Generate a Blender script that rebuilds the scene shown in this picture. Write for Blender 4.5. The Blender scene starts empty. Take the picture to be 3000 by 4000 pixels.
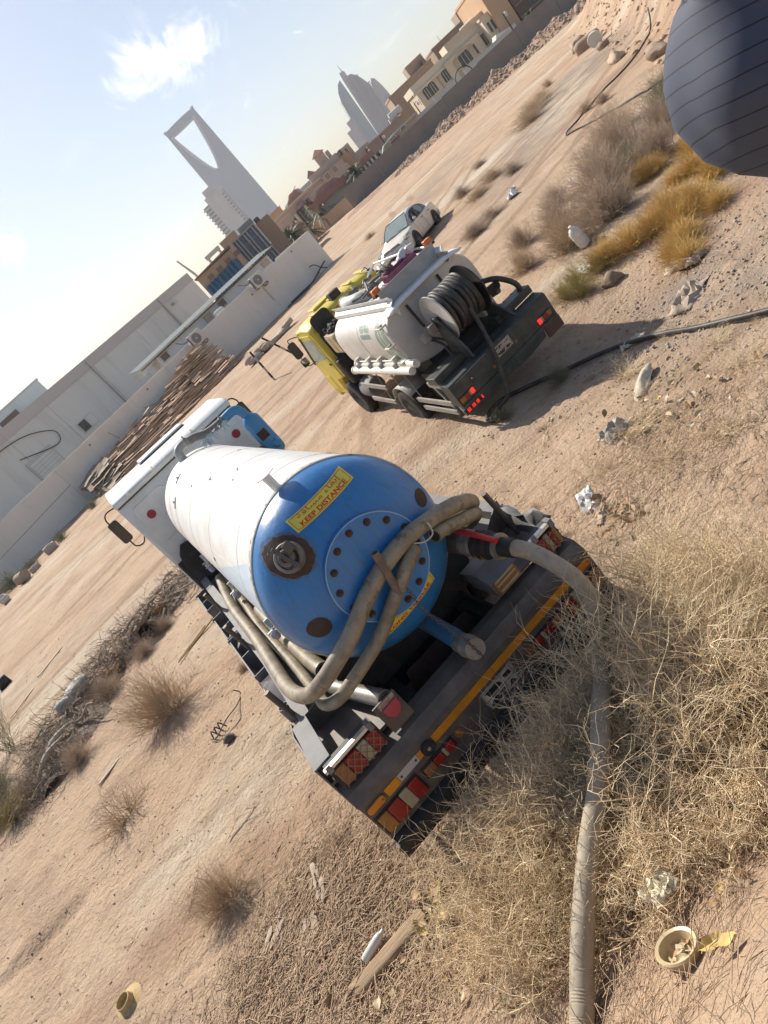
import bpy, bmesh, math, random
import numpy as np
from mathutils import Vector, Matrix, Euler
random.seed(7); rng = np.random.default_rng(7)
R = math.radians
scn = bpy.context.scene
COL = scn.collection
# ------------------------------------------------------------------ camera
F_PX, PITCH, ROLL, EYE = 2850.0, R(20.5), R(43.0), 4.0
cam_d = bpy.data.cameras.new('camera'); cam = bpy.data.objects.new('camera', cam_d); COL.objects.link(cam)
cam_d.sensor_fit = 'VERTICAL'; cam_d.sensor_height = 24.0; cam_d.lens = 24.0 * F_PX / 4000.0
cam_d.clip_start = 0.05; cam_d.clip_end = 6000
fwd = Vector((0, math.cos(PITCH), -math.sin(PITCH))); up = Vector((0, math.sin(PITCH), math.cos(PITCH))); rt = Vector((1, 0, 0))
ir = rt * math.cos(ROLL) - up * math.sin(ROLL); iu = rt * math.sin(ROLL) + up * math.cos(ROLL)
mw = Matrix((ir, iu, -fwd)).transposed().to_4x4(); mw.translation = (0, 0, EYE)
cam.matrix_world = mw; scn.camera = cam
# ------------------------------------------------------------------ world, sun, exposure
SUN_AZ, SUN_EL = R(-22.5), R(42)
w = bpy.data.worlds.new("World"); scn.world = w; w.use_nodes = True
nt = w.node_tree; N = nt.nodes; L = nt.links; N.clear()
out = N.new('ShaderNodeOutputWorld'); bg = N.new('ShaderNodeBackground'); bg.inputs[1].default_value = 0.066
sky = N.new('ShaderNodeTexSky'); sky.sky_type = 'NISHITA'; sky.sun_disc = False
sky.sun_elevation = SUN_EL; sky.sun_rotation = SUN_AZ
sky.air_density = 1.0; sky.dust_density = 1.3; sky.ozone_density = 1.6
tc = N.new('ShaderNodeTexCoord')
def wn(t, **k):
    n = N.new(t)
    for a, b in k.items(): setattr(n, a, b)
    return n
def wmath(op, a, b=None, c=None):
    n = wn('ShaderNodeMath', operation=op)
    for i, v in enumerate((a, b, c)):
        if v is None: continue
        if isinstance(v, (int, float)): n.inputs[i].default_value = v
        else: L.new(v, n.inputs[i])
    return n.outputs[0]
nrm = wn('ShaderNodeVectorMath', operation='NORMALIZE'); L.new(tc.outputs['Generated'], nrm.inputs[0])
sep = wn('ShaderNodeSeparateXYZ'); L.new(nrm.outputs[0], sep.inputs[0])
# cloud layer: noise on a plane high above, thin wisps plus a few brighter banks
den = wmath('ADD', wmath('MAXIMUM', sep.outputs[2], 0.0), 0.10)
px_ = wmath('DIVIDE', sep.outputs[0], den); py_ = wmath('DIVIDE', sep.outputs[1], den)
cmb = wn('ShaderNodeCombineXYZ'); L.new(px_, cmb.inputs[0]); L.new(py_, cmb.inputs[1])
nz = wn('ShaderNodeTexNoise'); nz.inputs['Scale'].default_value = 1.5; nz.inputs['Detail'].default_value = 9; nz.inputs['Roughness'].default_value = .62; nz.inputs['Distortion'].default_value = .5
L.new(cmb.outputs[0], nz.inputs['Vector'])
def bank(dx, dy, dz, ax, ay, az_, s):
    """a cloud bank centred on direction (dx,dy,dz), stretched along ax..; returns a 0..1 envelope"""
    d = Vector((dx, dy, dz)).normalized(); a = Vector((ax, ay, az_)); a = (a - d * a.dot(d)).normalized(); b = d.cross(a)
    la, lb = s
    va = wn('ShaderNodeVectorMath', operation='DOT_PRODUCT'); va.inputs[1].default_value = a / la; L.new(nrm.outputs[0], va.inputs[0])
    vb = wn('ShaderNodeVectorMath', operation='DOT_PRODUCT'); vb.inputs[1].default_value = b / lb; L.new(nrm.outputs[0], vb.inputs[0])
    vc = wn('ShaderNodeVectorMath', operation='DOT_PRODUCT'); vc.inputs[1].default_value = d; L.new(nrm.outputs[0], vc.inputs[0])
    r2 = wmath('ADD', wmath('MULTIPLY', va.outputs['Value'], va.outputs['Value']), wmath('MULTIPLY', vb.outputs['Value'], vb.outputs['Value']))
    e = wmath('POWER', 2.718, wmath('MULTIPLY', r2, -1.0))
    return wmath('MULTIPLY', e, wmath('GREATER_THAN', vc.outputs['Value'], 0.0))
env = None
BANKS = []   # filled in below, after the sky is tuned
BANKS = [(.145, .964, .222, 1, 0, -.19, (.085, .030), 1.0), (.20, .957, .212, 1, 0, -.19, (.03, .012), .8), (-.112, .975, .195, .8, 0, .4, (.03, .02), .8), (-.073, .99, .118, .9, 0, .4, (.03, .010), .5), (.216, .967, .133, .9, 0, .5, (.022, .009), .55), (.295, .945, .142, .9, 0, .3, (.016, .010), .6), (-.151, .981, .121, .9, 0, .2, (.02, .008), .5)]
for bk in BANKS:
    e = wmath('MULTIPLY', bank(*bk[:7]), bk[7])
    env = e if env is None else wmath('MAXIMUM', env, e)
nz2 = wn('ShaderNodeTexNoise'); nz2.inputs['Scale'].default_value = 11; nz2.inputs['Detail'].default_value = 8; nz2.inputs['Roughness'].default_value = .66; nz2.inputs['Distortion'].default_value = 1.2
L.new(nrm.outputs[0], nz2.inputs['Vector'])
wisps = wmath('MULTIPLY', wmath('SUBTRACT', nz.outputs['Fac'], 0.56), 1.4)
dense = wmath('MULTIPLY', wmath('SUBTRACT', wmath('ADD', env, wmath('MULTIPLY', wmath('SUBTRACT', nz2.outputs['Fac'], .5), 4.2)), .40), 1.1)
cl = wmath('MAXIMUM', wmath('MULTIPLY', wmath('MINIMUM', wmath('MAXIMUM', dense, 0.0), 1.0), wmath('MINIMUM', wmath('MULTIPLY', env, 3.0), 1.0)), wmath('MAXIMUM', wisps, 0.0))
cl = wmath('MINIMUM', cl, 0.9)
mixs = wn('ShaderNodeMix', data_type='RGBA'); L.new(cl, mixs.inputs[0]); L.new(sky.outputs[0], mixs.inputs[6]); mixs.inputs[7].default_value = (13.0, 12.5, 11.9, 1)
L.new(mixs.outputs[2], bg.inputs[0]); L.new(bg.outputs[0], out.inputs[0])
sun_d = bpy.data.lights.new('sun', 'SUN'); sun_d.energy = 3.6; sun_d.angle = R(0.6); sun_d.color = (1.0, .93, .82)
sun = bpy.data.objects.new('sun', sun_d); COL.objects.link(sun); sun.location = (-20, 30, 60)
sdir = Vector((math.sin(SUN_AZ) * math.cos(SUN_EL), math.cos(SUN_AZ) * math.cos(SUN_EL), math.sin(SUN_EL)))
sun.rotation_euler = sdir.to_track_quat('Z', 'Y').to_euler()
scn.view_settings.view_transform = 'Standard'; scn.view_settings.look = 'None'
scn.view_settings.exposure = 0.92; scn.view_settings.gamma = 1.0
try: scn.view_settings.use_curve_mapping = False
except Exception: pass
scn.render.engine = 'CYCLES'
try:
    scn.cycles.use_denoising = True; scn.cycles.max_bounces = 6; scn.cycles.volume_bounces = 1
except Exception: pass
# ------------------------------------------------------------------ materials
MATS = {}
def mat(name, c1, c2=None, sc=6.0, lo=.4, hi=.65, rough=.6, metal=0.0, bump=0.0, bsc=40.0, c3=None, sc3=2.0, lo3=.55, hi3=.7, emis=None, es=0, trans=0, stretch=None, spec=None, coat=0, island=0):
    if name in MATS: return MATS[name]
    m = bpy.data.materials.new(name); m.use_nodes = True; t = m.node_tree; n = t.nodes; l = t.links
    b = n['Principled BSDF']; b.inputs['Roughness'].default_value = rough; b.inputs['Metallic'].default_value = metal
    b.inputs['Base Color'].default_value = (*c1, 1)
    if trans: b.inputs['Transmission Weight'].default_value = trans
    if spec is not None: b.inputs['Specular IOR Level'].default_value = spec
    if coat: b.inputs['Coat Weight'].default_value = coat
    if emis: b.inputs['Emission Color'].default_value = (*emis, 1); b.inputs['Emission Strength'].default_value = es
    co = None
    if c2 is not None or bump:
        tcn = n.new('ShaderNodeTexCoord'); co = tcn.outputs['Object']
        if stretch:
            mp = n.new('ShaderNodeMapping'); mp.inputs['Scale'].default_value = stretch; l.new(co, mp.inputs[0]); co = mp.outputs[0]
    last = None
    if c2 is not None:
        def layer(base, cc, s, a, z, seed):
            q = n.new('ShaderNodeTexNoise'); q.inputs['Scale'].default_value = s; q.inputs['Detail'].default_value = 7; q.inputs['Roughness'].default_value = .65
            if seed:
                ad = n.new('ShaderNodeVectorMath'); ad.operation = 'ADD'; ad.inputs[1].default_value = (seed, seed * 2, 0); l.new(co, ad.inputs[0]); l.new(ad.outputs[0], q.inputs['Vector'])
            else: l.new(co, q.inputs['Vector'])
            mr = n.new('ShaderNodeMapRange'); mr.inputs[1].default_value = a; mr.inputs[2].default_value = z; l.new(q.outputs['Fac'], mr.inputs[0])
            mx = n.new('ShaderNodeMix'); mx.data_type = 'RGBA'; l.new(mr.outputs[0], mx.inputs[0]); mx.inputs[7].default_value = (*cc, 1)
            if base is None: mx.inputs[6].default_value = (*c1, 1)
            else: l.new(base, mx.inputs[6])
            return mx.outputs[2]
        last = layer(None, c2, sc, lo, hi, 0)
        if c3 is not None: last = layer(last, c3, sc3, lo3, hi3, 5.3)
    if island:
        ge = n.new('ShaderNodeNewGeometry'); oi = n.new('ShaderNodeObjectInfo'); ad = n.new('ShaderNodeMath'); ad.operation = 'ADD'
        l.new(ge.outputs['Random Per Island'], ad.inputs[0]); l.new(oi.outputs['Random'], ad.inputs[1])
        fr = n.new('ShaderNodeMath'); fr.operation = 'FRACT'; l.new(ad.outputs[0], fr.inputs[0])
        mr = n.new('ShaderNodeMapRange'); mr.inputs[3].default_value = 1 - island; mr.inputs[4].default_value = 1 + island; l.new(fr.outputs[0], mr.inputs[0])
        hs = n.new('ShaderNodeHueSaturation'); l.new(mr.outputs[0], hs.inputs['Value'])
        if last is not None: l.new(last, hs.inputs['Color'])
        else: hs.inputs['Color'].default_value = (*c1, 1)
        last = hs.outputs[0]
    if last is not None: l.new(last, b.inputs['Base Color'])
    if bump:
        q = n.new('ShaderNodeTexNoise'); q.inputs['Scale'].default_value = bsc; q.inputs['Detail'].default_value = 5; l.new(co, q.inputs['Vector'])
        bp = n.new('ShaderNodeBump'); bp.inputs['Strength'].default_value = 1; bp.inputs['Distance'].default_value = bump; l.new(q.outputs['Fac'], bp.inputs['Height']); l.new(bp.outputs[0], b.inputs['Normal'])
    MATS[name] = m; return m
white = mat('white_paint', (.74, .73, .70), (.60, .56, .48), sc=3, lo=.48, hi=.75, rough=.4, c3=(.34, .25, .17), sc3=22, lo3=.68, hi3=.76, bump=.002, bsc=3)
cabwhite = mat('cab_white', (.70, .71, .70), (.60, .60, .57), sc=2.5, rough=.35)
blue = mat('blue_paint', (.026, .175, .46), (.038, .19, .43), sc=3, rough=.36, c3=(.045, .135, .27), sc3=7, lo3=.52, hi3=.72, stretch=(5, 5, .9), coat=.1, bump=.003, bsc=3)
bluedk = mat('blue_paint_shaded', (.035, .13, .26), (.06, .10, .15), sc=9, rough=.5)  # darker copy of the blue, with the outlet neck's shadow put into the colour
blue2 = mat('blue_paint_worn', (.06, .26, .52), (.07, .24, .42), sc=5, rough=.45, c3=(.10, .05, .03), sc3=6, lo3=.66, hi3=.70)
rust = mat('rusty_steel', (.085, .045, .028), (.05, .03, .022), sc=14, rough=.8, bump=.003, bsc=60)
disc = mat('old_primer', (.045, .024, .018), (.06, .035, .025), sc=20, rough=.75)
steel = mat('dark_steel', (.095, .08, .072), (.17, .14, .115), sc=5, lo=.42, hi=.68, rough=.6, metal=.1, c3=(.15, .09, .06), sc3=9, lo3=.54, hi3=.70, bump=.0015, bsc=60)
greysteel = mat('grey_painted_steel', (.19, .185, .187), (.14, .135, .13), sc=6, rough=.68, metal=.0, c3=(.24, .15, .10), sc3=9, lo3=.66, hi3=.74)
black = mat('black_plastic', (.024, .022, .021), (.060, .050, .042), sc=6, lo=.48, hi=.72, rough=.65)
rubber = mat('tyre_rubber', (.025, .024, .023), (.09, .075, .06), sc=9, lo=.5, hi=.8, rough=.85)
hosem = mat('grey_hose', (.29, .245, .175), (.17, .135, .09), sc=5, lo=.42, hi=.62, rough=.55, c3=(.075, .06, .042), sc3=11, lo3=.55, hi3=.72, bump=.003, bsc=30)
hosed = mat('dark_hose', (.035, .035, .034), (.07, .062, .052), sc=9, rough=.55)
pipegrey = mat('galvanised_pipe', (.30, .29, .27), (.22, .18, .14), sc=8, rough=.45, metal=.4, c3=(.13, .08, .05), sc3=12, lo3=.62, hi3=.72)
brass = mat('aged_bronze', (.19, .14, .105), (.12, .09, .07), sc=14, rough=.5, metal=.5)
redpaint = mat('red_handle', (.60, .035, .04), (.35, .03, .03), sc=9, rough=.35)
redlens = mat('red_lens', (.33, .018, .014), (.22, .015, .012), sc=9, rough=.28)
amberlens = mat('amber_lens', (.62, .20, .012), (.45, .15, .012), sc=10, rough=.3)
amberdirty = mat('amber_lens_dusty', (.36, .15, .03), (.22, .10, .04), sc=10, rough=.4)
clearlens = mat('white_lens_dusty', (.42, .36, .24), (.33, .27, .18), sc=10, rough=.4)
yellowtape = mat('yellow_tape', (.70, .27, .012), (.52, .20, .012), sc=5, rough=.45)
stickery = mat('sticker_yellow', (.76, .66, .075), (.68, .58, .09), sc=8, rough=.45)
stickerr = mat('sticker_red', (.62, .035, .02), rough=.45)
platew = mat('plate_white', (.55, .50, .41), (.42, .37, .29), sc=12, rough=.5)
inkblack = mat('plate_ink', (.02, .018, .016), rough=.6)
chrome = mat('chrome', (.6, .6, .6), rough=.18, metal=1)
mirrorm = mat('mirror_glass', (.55, .55, .55), rough=.05, metal=1)
glassd = mat('tinted_glass', (.06, .075, .075), (.09, .11, .11), sc=3, rough=.08, spec=.7)
windscreen = mat('dusty_windscreen', (.22, .30, .29), (.30, .37, .35), sc=4, rough=.22, spec=.6)
yellowp = mat('yellow_paint', (.66, .52, .075), (.58, .45, .07), sc=4, rough=.42, c3=(.40, .31, .10), sc3=9, lo3=.62, hi3=.8)
cream = mat('cream_tank_paint', (.64, .60, .545), (.56, .51, .44), sc=3, rough=.45, c3=(.16, .09, .05), sc3=30, lo3=.69, hi3=.74)
greenpr = mat('green_print', (.22, .29, .23), (.30, .34, .27), sc=14, rough=.5)
greendk = mat('green_lettering', (.20, .33, .27), (.42, .45, .38), sc=30, rough=.5)
purple = mat('purple_crate', (.20, .055, .11), (.16, .045, .09), sc=8, rough=.5)
orange = mat('orange_beacon', (.66, .17, .03), (.55, .15, .03), sc=8, rough=.3)
bagw = mat('white_plastic_bag', (.68, .67, .63), (.58, .56, .52), sc=8, rough=.4, bump=.01, bsc=18)
ropem = mat('brown_rope', (.20, .14, .10), (.13, .09, .065), sc=30, rough=.9)
ledred = mat('lit_red_lamp', (.6, .02, .02), rough=.3, emis=(1, .03, .02), es=.7)
pvc = mat('white_pvc', (.72, .70, .64), (.62, .57, .48), sc=6, rough=.4)
greencan = mat('worn_dark_green', (.035, .045, .042), (.075, .085, .08), sc=5, rough=.5, metal=.1, c3=(.075, .04, .03), sc3=7, lo3=.55, hi3=.68)
carp = mat('beige_car_paint', (.72, .68, .60), (.62, .56, .46), sc=2, rough=.35, metal=.08, coat=.3)
# ------------------------------------------------------------------ mesh helpers
class MB:
    def __init__(s): s.v = []; s.f = []; s.m = []
    def add(s, vs, fs, m=0):
        o = len(s.v); s.v.extend([tuple(v) for v in vs]); s.f.extend([tuple(i + o for i in f) for f in fs]); s.m.extend([m] * len(fs)); return s
    def box(s, c, d, rot=None, m=0):
        x, y, z = d[0] / 2, d[1] / 2, d[2] / 2
        vs = [Vector((a * x, b * y, e * z)) for a in (-1, 1) for b in (-1, 1) for e in (-1, 1)]
        if rot is not None:
            M3 = rot if isinstance(rot, Matrix) else Euler(rot).to_matrix()
            vs = [M3 @ v for v in vs]
        c = Vector(c)
        return s.add([v + c for v in vs], [(0, 1, 3, 2), (4, 6, 7, 5), (0, 4, 5, 1), (2, 3, 7, 6), (0, 2, 6, 4), (1, 5, 7, 3)], m)
    def bb(s, a, b, m=0):
        return s.box([(a[i] + b[i]) / 2 for i in range(3)], [abs(b[i] - a[i]) for i in range(3)], m=m)
    def tube(s, pts, r, n=12, m=0, caps=True, ribs=0):
        pts = [Vector(p) for p in pts]; k = len(pts); rs = [r] * k if isinstance(r, (int, float)) else list(r)
        o = len(s.v); prev = None; vs = []; fs = []
        for i, p in enumerate(pts):
            t = (pts[min(i + 1, k - 1)] - pts[max(i - 1, 0)]).normalized()
            if prev is None:
                a = Vector((0, 0, 1)) if abs(t.z) < .9 else Vector((1, 0, 0)); u = (a - t * a.dot(t)).normalized()
            else: u = (prev - t * prev.dot(t)); u = u.normalized() if u.length > 1e-6 else prev
            prev = u; vv = t.cross(u)
            rr = rs[i] * (1 + (ribs if i % 2 else 0))
            for j in range(n):
                an = 2 * math.pi * j / n; vs.append(p + (u * math.cos(an) + vv * math.sin(an)) * rr)
        for i in range(k - 1):
            for j in range(n):
                a = i * n + j; b = i * n + (j + 1) % n; fs.append((a, b, b + n, a + n))
        if caps:
            fs.append(tuple(range(n))[::-1]); fs.append(tuple(range((k - 1) * n, k * n)))
        return s.add(vs, fs, m)
    def cyl(s, p0, p1, r0, r1=None, n=16, m=0, caps=True):
        return s.tube([p0, p1], [r0, r0 if r1 is None else r1], n, m, caps)
    def lathe(s, prof, org=(0, 0, 0), axis='y', n=32, m=0, sx=1.0):
        """prof: [(r, h)] along axis"""
        vs = []; fs = []; org = Vector(org)
        for r, h in prof:
            for j in range(n):
                a = 2 * math.pi * j / n; c, d = r * math.cos(a), r * math.sin(a)
                v = {'y': (c * sx, h, d), 'z': (c * sx, d, h), 'x': (h, c, d)}[axis]; vs.append(Vector(v) + org)
        for i in range(len(prof) - 1):
            for j in range(n):
                a = i * n + j; b = i * n + (j + 1) % n; fs.append((a, b, b + n, a + n))
        if prof[0][0] > 1e-5: fs.append(tuple(range(n))[::-1])
        if prof[-1][0] > 1e-5: fs.append(tuple(range((len(prof) - 1) * n, len(prof) * n)))
        return s.add(vs, fs, m)
    def prism(s, poly, org, ux, uy, ext, m=0):
        """poly in 2D (ux,uy) extruded along vector ext"""
        org, ux, uy, ext = Vector(org), Vector(ux), Vector(uy), Vector(ext); k = len(poly)
        a = [org + ux * p[0] + uy * p[1] for p in poly]; b = [v + ext for v in a]
        fs = [tuple(range(k))[::-1], tuple(range(k, 2 * k))] + [(i, (i + 1) % k, (i + 1) % k + k, i + k) for i in range(k)]
        return s.add(a + b, fs, m)
    def rock(s, c, d, seed=0, m=0, n=1):
        rr = random.Random(seed); c = Vector(c)
        bm = bmesh.new(); bmesh.ops.create_icosphere(bm, subdivisions=n, radius=1)
        ph = [rr.uniform(0, 6) for _ in range(6)]
        vs = []
        for v in bm.verts:
            q = v.co; f = 1 + .16 * math.sin(3 * q.x + ph[0]) + .14 * math.sin(4 * q.y + ph[1]) + .12 * math.sin(5 * q.z + ph[2]) + rr.uniform(-.09, .09)
            vs.append(c + Vector((q.x * d[0] * f, q.y * d[1] * f, q.z * d[2] * f)))
        fs = [tuple(v.index for v in f.verts) for f in bm.faces]; bm.free()
        return s.add(vs, fs, m)
    def loft(s, rings, m=0, closed=True, caps=True):
        n = len(rings[0]); vs = [v for r in rings for v in r]; fs = []
        for i in range(len(rings) - 1):
            for j in range(n if closed else n - 1):
                a = i * n + j; b = i * n + (j + 1) % n; fs.append((a, b, b + n, a + n))
        if caps and closed:
            fs.append(tuple(range(n))[::-1]); fs.append(tuple(range((len(rings) - 1) * n, len(rings) * n)))
        return s.add(vs, fs, m)
def mesh(name, mb, mats, smooth=35):
    me = bpy.data.meshes.new(name); me.from_pydata(mb.v, [], mb.f)
    for q in (mats if isinstance(mats, (list, tuple)) else [mats]): me.materials.append(q)
    if any(mb.m): me.polygons.foreach_set('material_index', mb.m)
    bm = bmesh.new(); bm.from_mesh(me); bmesh.ops.recalc_face_normals(bm, faces=bm.faces); bm.to_mesh(me); bm.free()
    if smooth:
        me.polygons.foreach_set('use_smooth', [True] * len(me.polygons))
        try: me.set_sharp_from_angle(angle=R(smooth))
        except Exception: pass
    me.update(); return me
def obj(name, mb, mats, parent=None, bevel=0.0, smooth=35, loc=None, label=None):
    o = bpy.data.objects.new(name, mesh(name, mb, mats, smooth) if isinstance(mb, MB) else mb); COL.objects.link(o)
    if parent is not None: o.parent = parent
    if loc is not None: o.location = loc
    if bevel:
        b = o.modifiers.new('bevel', 'BEVEL'); b.width = bevel; b.segments = 2; b.limit_method = 'ANGLE'; b.angle_limit = R(40)
    if label: o['label'] = label
    return o
def tag(o, label=None, cat=None, group=None, kind=None):
    if label: o['label'] = label
    if cat: o['category'] = cat
    if group: o['group'] = group
    if kind: o['kind'] = kind
    return o
def thing(name, label, cat, loc=(0, 0, 0), rot=(0, 0, 0), group=None):
    o = bpy.data.objects.new(name, None); COL.objects.link(o); o.location = loc
    if isinstance(rot, Matrix):
        m4 = rot.to_4x4(); m4.translation = loc; o.matrix_world = m4
    else: o.rotation_euler = rot
    o.empty_display_size = .2
    return tag(o, label, cat, group)
def solo(name, mb, mats, label, cat, group=None, loc=(0, 0, 0), rot=(0, 0, 0), bevel=0, smooth=35):
    o = obj(name, mb, mats, None, bevel, smooth, loc); o.rotation_euler = rot
    return tag(o, label, cat, group)
def copy_tree(o, parent=None):
    c = o.copy(); COL.objects.link(c)
    if parent is not None: c.parent = parent; c.matrix_parent_inverse = o.matrix_parent_inverse
    for ch in list(o.children): copy_tree(ch, c)
    return c
def spline(pts, n=8):
    """Catmull-Rom through pts"""
    P = [Vector(p) for p in pts]; P = [P[0] * 2 - P[1]] + P + [P[-1] * 2 - P[-2]]; o = []
    for i in range(1, len(P) - 2):
        for k in range(n):
            t = k / n; a, b, c, d = P[i - 1:i + 3]
            o.append(.5 * ((2 * b) + (c - a) * t + (2 * a - 5 * b + 4 * c - d) * t * t + (3 * b - a - 3 * c + d) * t ** 3))
    o.append(P[-2]); return o
def resample(pts, step):
    o = [pts[0]]; acc = 0
    for a, b in zip(pts, pts[1:]):
        d = (b - a).length; 
        while acc + d >= step:
            f = (step - acc) / d; a = a + (b - a) * f; o.append(a); d = (b - a).length; acc = 0
        acc += d
    return o
def rrect(w_, h_, r, n=5):
    o = []
    for cx, cy, a0 in ((w_ / 2 - r, h_ / 2 - r, 0), (-w_ / 2 + r, h_ / 2 - r, 90), (-w_ / 2 + r, -h_ / 2 + r, 180), (w_ / 2 - r, -h_ / 2 + r, 270)):
        for k in range(n + 1):
            a = R(a0 + 90 * k / n); o.append((cx + r * math.cos(a), cy + r * math.sin(a)))
    return o
def text_mb(body, size, fn, width=None, m=0, bold=0.0, height=None):
    """flat lettering; fn maps (u, v) centred on the text to 3D"""
    cu = bpy.data.curves.new('lettering', 'FONT'); cu.body = body; cu.size = size; cu.align_x = 'CENTER'; cu.align_y = 'CENTER'; cu.resolution_u = 3; cu.offset = bold
    o = bpy.data.objects.new('lettering', cu); COL.objects.link(o); dg = bpy.context.evaluated_depsgraph_get()
    me = bpy.data.meshes.new_from_object(o.evaluated_get(dg)); mb = MB()
    vs = [v.co.copy() for v in me.vertices]
    if vs:
        x0, x1 = min(v.x for v in vs), max(v.x for v in vs); y0, y1 = min(v.y for v in vs), max(v.y for v in vs)
        sx = width / max(x1 - x0, 1e-6) if width else 1; sy = height / max(y1 - y0, 1e-6) if height else 1
        mb.add([fn((v.x - (x0 + x1) / 2) * sx, (v.y - (y0 + y1) / 2) * sy) for v in vs], [tuple(p.vertices) for p in me.polygons], m)
    bpy.data.objects.remove(o); bpy.data.curves.remove(cu); bpy.data.meshes.remove(me)
    return mb
def merge(a, b, m=None):
    o = len(a.v); a.v.extend(b.v); a.f.extend([tuple(i + o for i in f) for f in b.f]); a.m.extend(b.m if m is None else [m] * len(b.f)); return a
def fast_mesh(name, V, F, mats, k=4):
    """numpy verts (n,3), faces (m,k)"""
    me = bpy.data.meshes.new(name); V = np.asarray(V, np.float32); F = np.asarray(F, np.int32)
    me.vertices.add(len(V)); me.vertices.foreach_set('co', V.ravel())
    me.loops.add(F.size); me.loops.foreach_set('vertex_index', F.ravel())
    me.polygons.add(len(F)); me.polygons.foreach_set('loop_start', np.arange(0, F.size, k, dtype=np.int32))
    try: me.polygons.foreach_set('loop_total', np.full(len(F), k, np.int32))
    except Exception: pass
    for q in (mats if isinstance(mats, (list, tuple)) else [mats]): me.materials.append(q)
    me.update(calc_edges=True); me.validate(); return me
def segs_mesh(name, segs, mats, smooth=False):
    """three-sided twigs from (p0, p1, r0, r1) rows: array (n, 8)"""
    S = np.asarray(segs, np.float64); A = S[:, :3]; B = S[:, 3:6]; T = B - A; T /= np.maximum(np.linalg.norm(T, axis=1, keepdims=True), 1e-9)
    ref = np.where(np.abs(T[:, 2:3]) < .9, np.array([[0, 0, 1.]]), np.array([[1., 0, 0]])); U = np.cross(T, ref); U /= np.linalg.norm(U, axis=1, keepdims=True); W = np.cross(T, U)
    vs = []
    for P, r in ((A, S[:, 6:7]), (B, S[:, 7:8])):
        for k in range(3):
            a = 2 * math.pi * k / 3; vs.append(P + (U * math.cos(a) + W * math.sin(a)) * r)
    V = np.stack(vs, 1).reshape(-1, 3); b = np.arange(len(S))[:, None] * 6
    F = np.concatenate([b + np.array([[i, (i + 1) % 3, (i + 1) % 3 + 3, i + 3]]) for i in range(3)], 1).reshape(-1, 4)
    return fast_mesh(name, V, F, mats)
# ------------------------------------------------------------------ numpy noise and terrain height
def _h(ix, iy, s):
    n = (ix * 374761393 + iy * 668265263 + s * 974634777) & 0xffffffff
    n = ((n ^ (n >> 13)) * 1274126177) & 0xffffffff
    return ((n ^ (n >> 16)) & 0xffff) / 65535.0
def vnoise(x, y, s=0):
    x = np.asarray(x, float); y = np.asarray(y, float); ix = np.floor(x).astype(np.int64); iy = np.floor(y).astype(np.int64); fx = x - ix; fy = y - iy
    fx = fx * fx * (3 - 2 * fx); fy = fy * fy * (3 - 2 * fy)
    a, b, c, d = _h(ix, iy, s), _h(ix + 1, iy, s), _h(ix, iy + 1, s), _h(ix + 1, iy + 1, s)
    return a + (b - a) * fx + (c - a) * fy + (a - b - c + d) * fx * fy
def fbm(x, y, s=0, o=4):
    t = 0; a = .5
    for k in range(o): t = t + a * vnoise(np.asarray(x) * 2 ** k, np.asarray(y) * 2 ** k, s + k); a *= .5
    return t / (1 - .5 ** o)
def base_h(x, y):
    r2 = (x - .3) ** 2 + (y + .3) ** 2
    z = 2.35 * np.exp(-r2 / 2.4 ** 2)
    z = z - .42 * np.exp(-((x - 4.2) ** 2 / 3.0 ** 2 + (y - 10.2) ** 2 / 2.6 ** 2)) + .10 * np.exp(-((x - 7) ** 2 / 9 + (y - 8.5) ** 2 / 1.44))
    z = z + .33 * np.exp(-((x - 1.15) ** 2 + (y - .45) ** 2) / .5 ** 2)
    s_ = np.clip(((x - 17.6) * .88 - (y - 24.8) * .475 - .4) / 4.5, 0, 1); e_ = np.clip((y - 19) / 5, 0, 1) * np.clip((75 - y) / 12, 0, 1) * np.clip((60 - x) / 10, 0, 1)
    z = z + 2.6 * s_ * s_ * (3 - 2 * s_) * e_ * (.75 + .5 * vnoise(np.asarray(x) * .35, np.asarray(y) * .35, 91))      # spoil bank far right
    return z
def rough_mask(x, y):
    return np.exp(-((x - 5.4) ** 2 / 2.2 ** 2 + (y - 9.2) ** 2 / 1.7 ** 2))
def ground_h(x, y):
    x = np.asarray(x, float); y = np.asarray(y, float); z = base_h(x, y)
    near = np.exp(-((x * .9) ** 2 + (y - 6) ** 2) / 14.0 ** 2)
    z = z + (fbm(x * .55, y * .55, 3) - .5) * .14 + (fbm(x * 2.3, y * 2.3, 11) - .5) * .075 + (fbm(x * 7, y * 7, 19, 3) - .5) * .040 * (near + .15)
    z = z + rough_mask(x, y) * (fbm(x * 5, y * 5, 31, 3) - .5) * .16 + np.clip(base_h(x, y) * (x > 14) * .8, 0, 1) * (fbm(x * 1.1, y * 1.1, 57, 3) - .5) * .9
    t = (y - (7.95 - (x + 6.5) * -.13)); z = z - .10 * np.exp(-(t / .12) ** 2) * np.exp(-((x + 6.6) / .75) ** 2)   # small trench bottom left
    return z
def gz(x, y): return float(ground_h(x, y))
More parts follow.
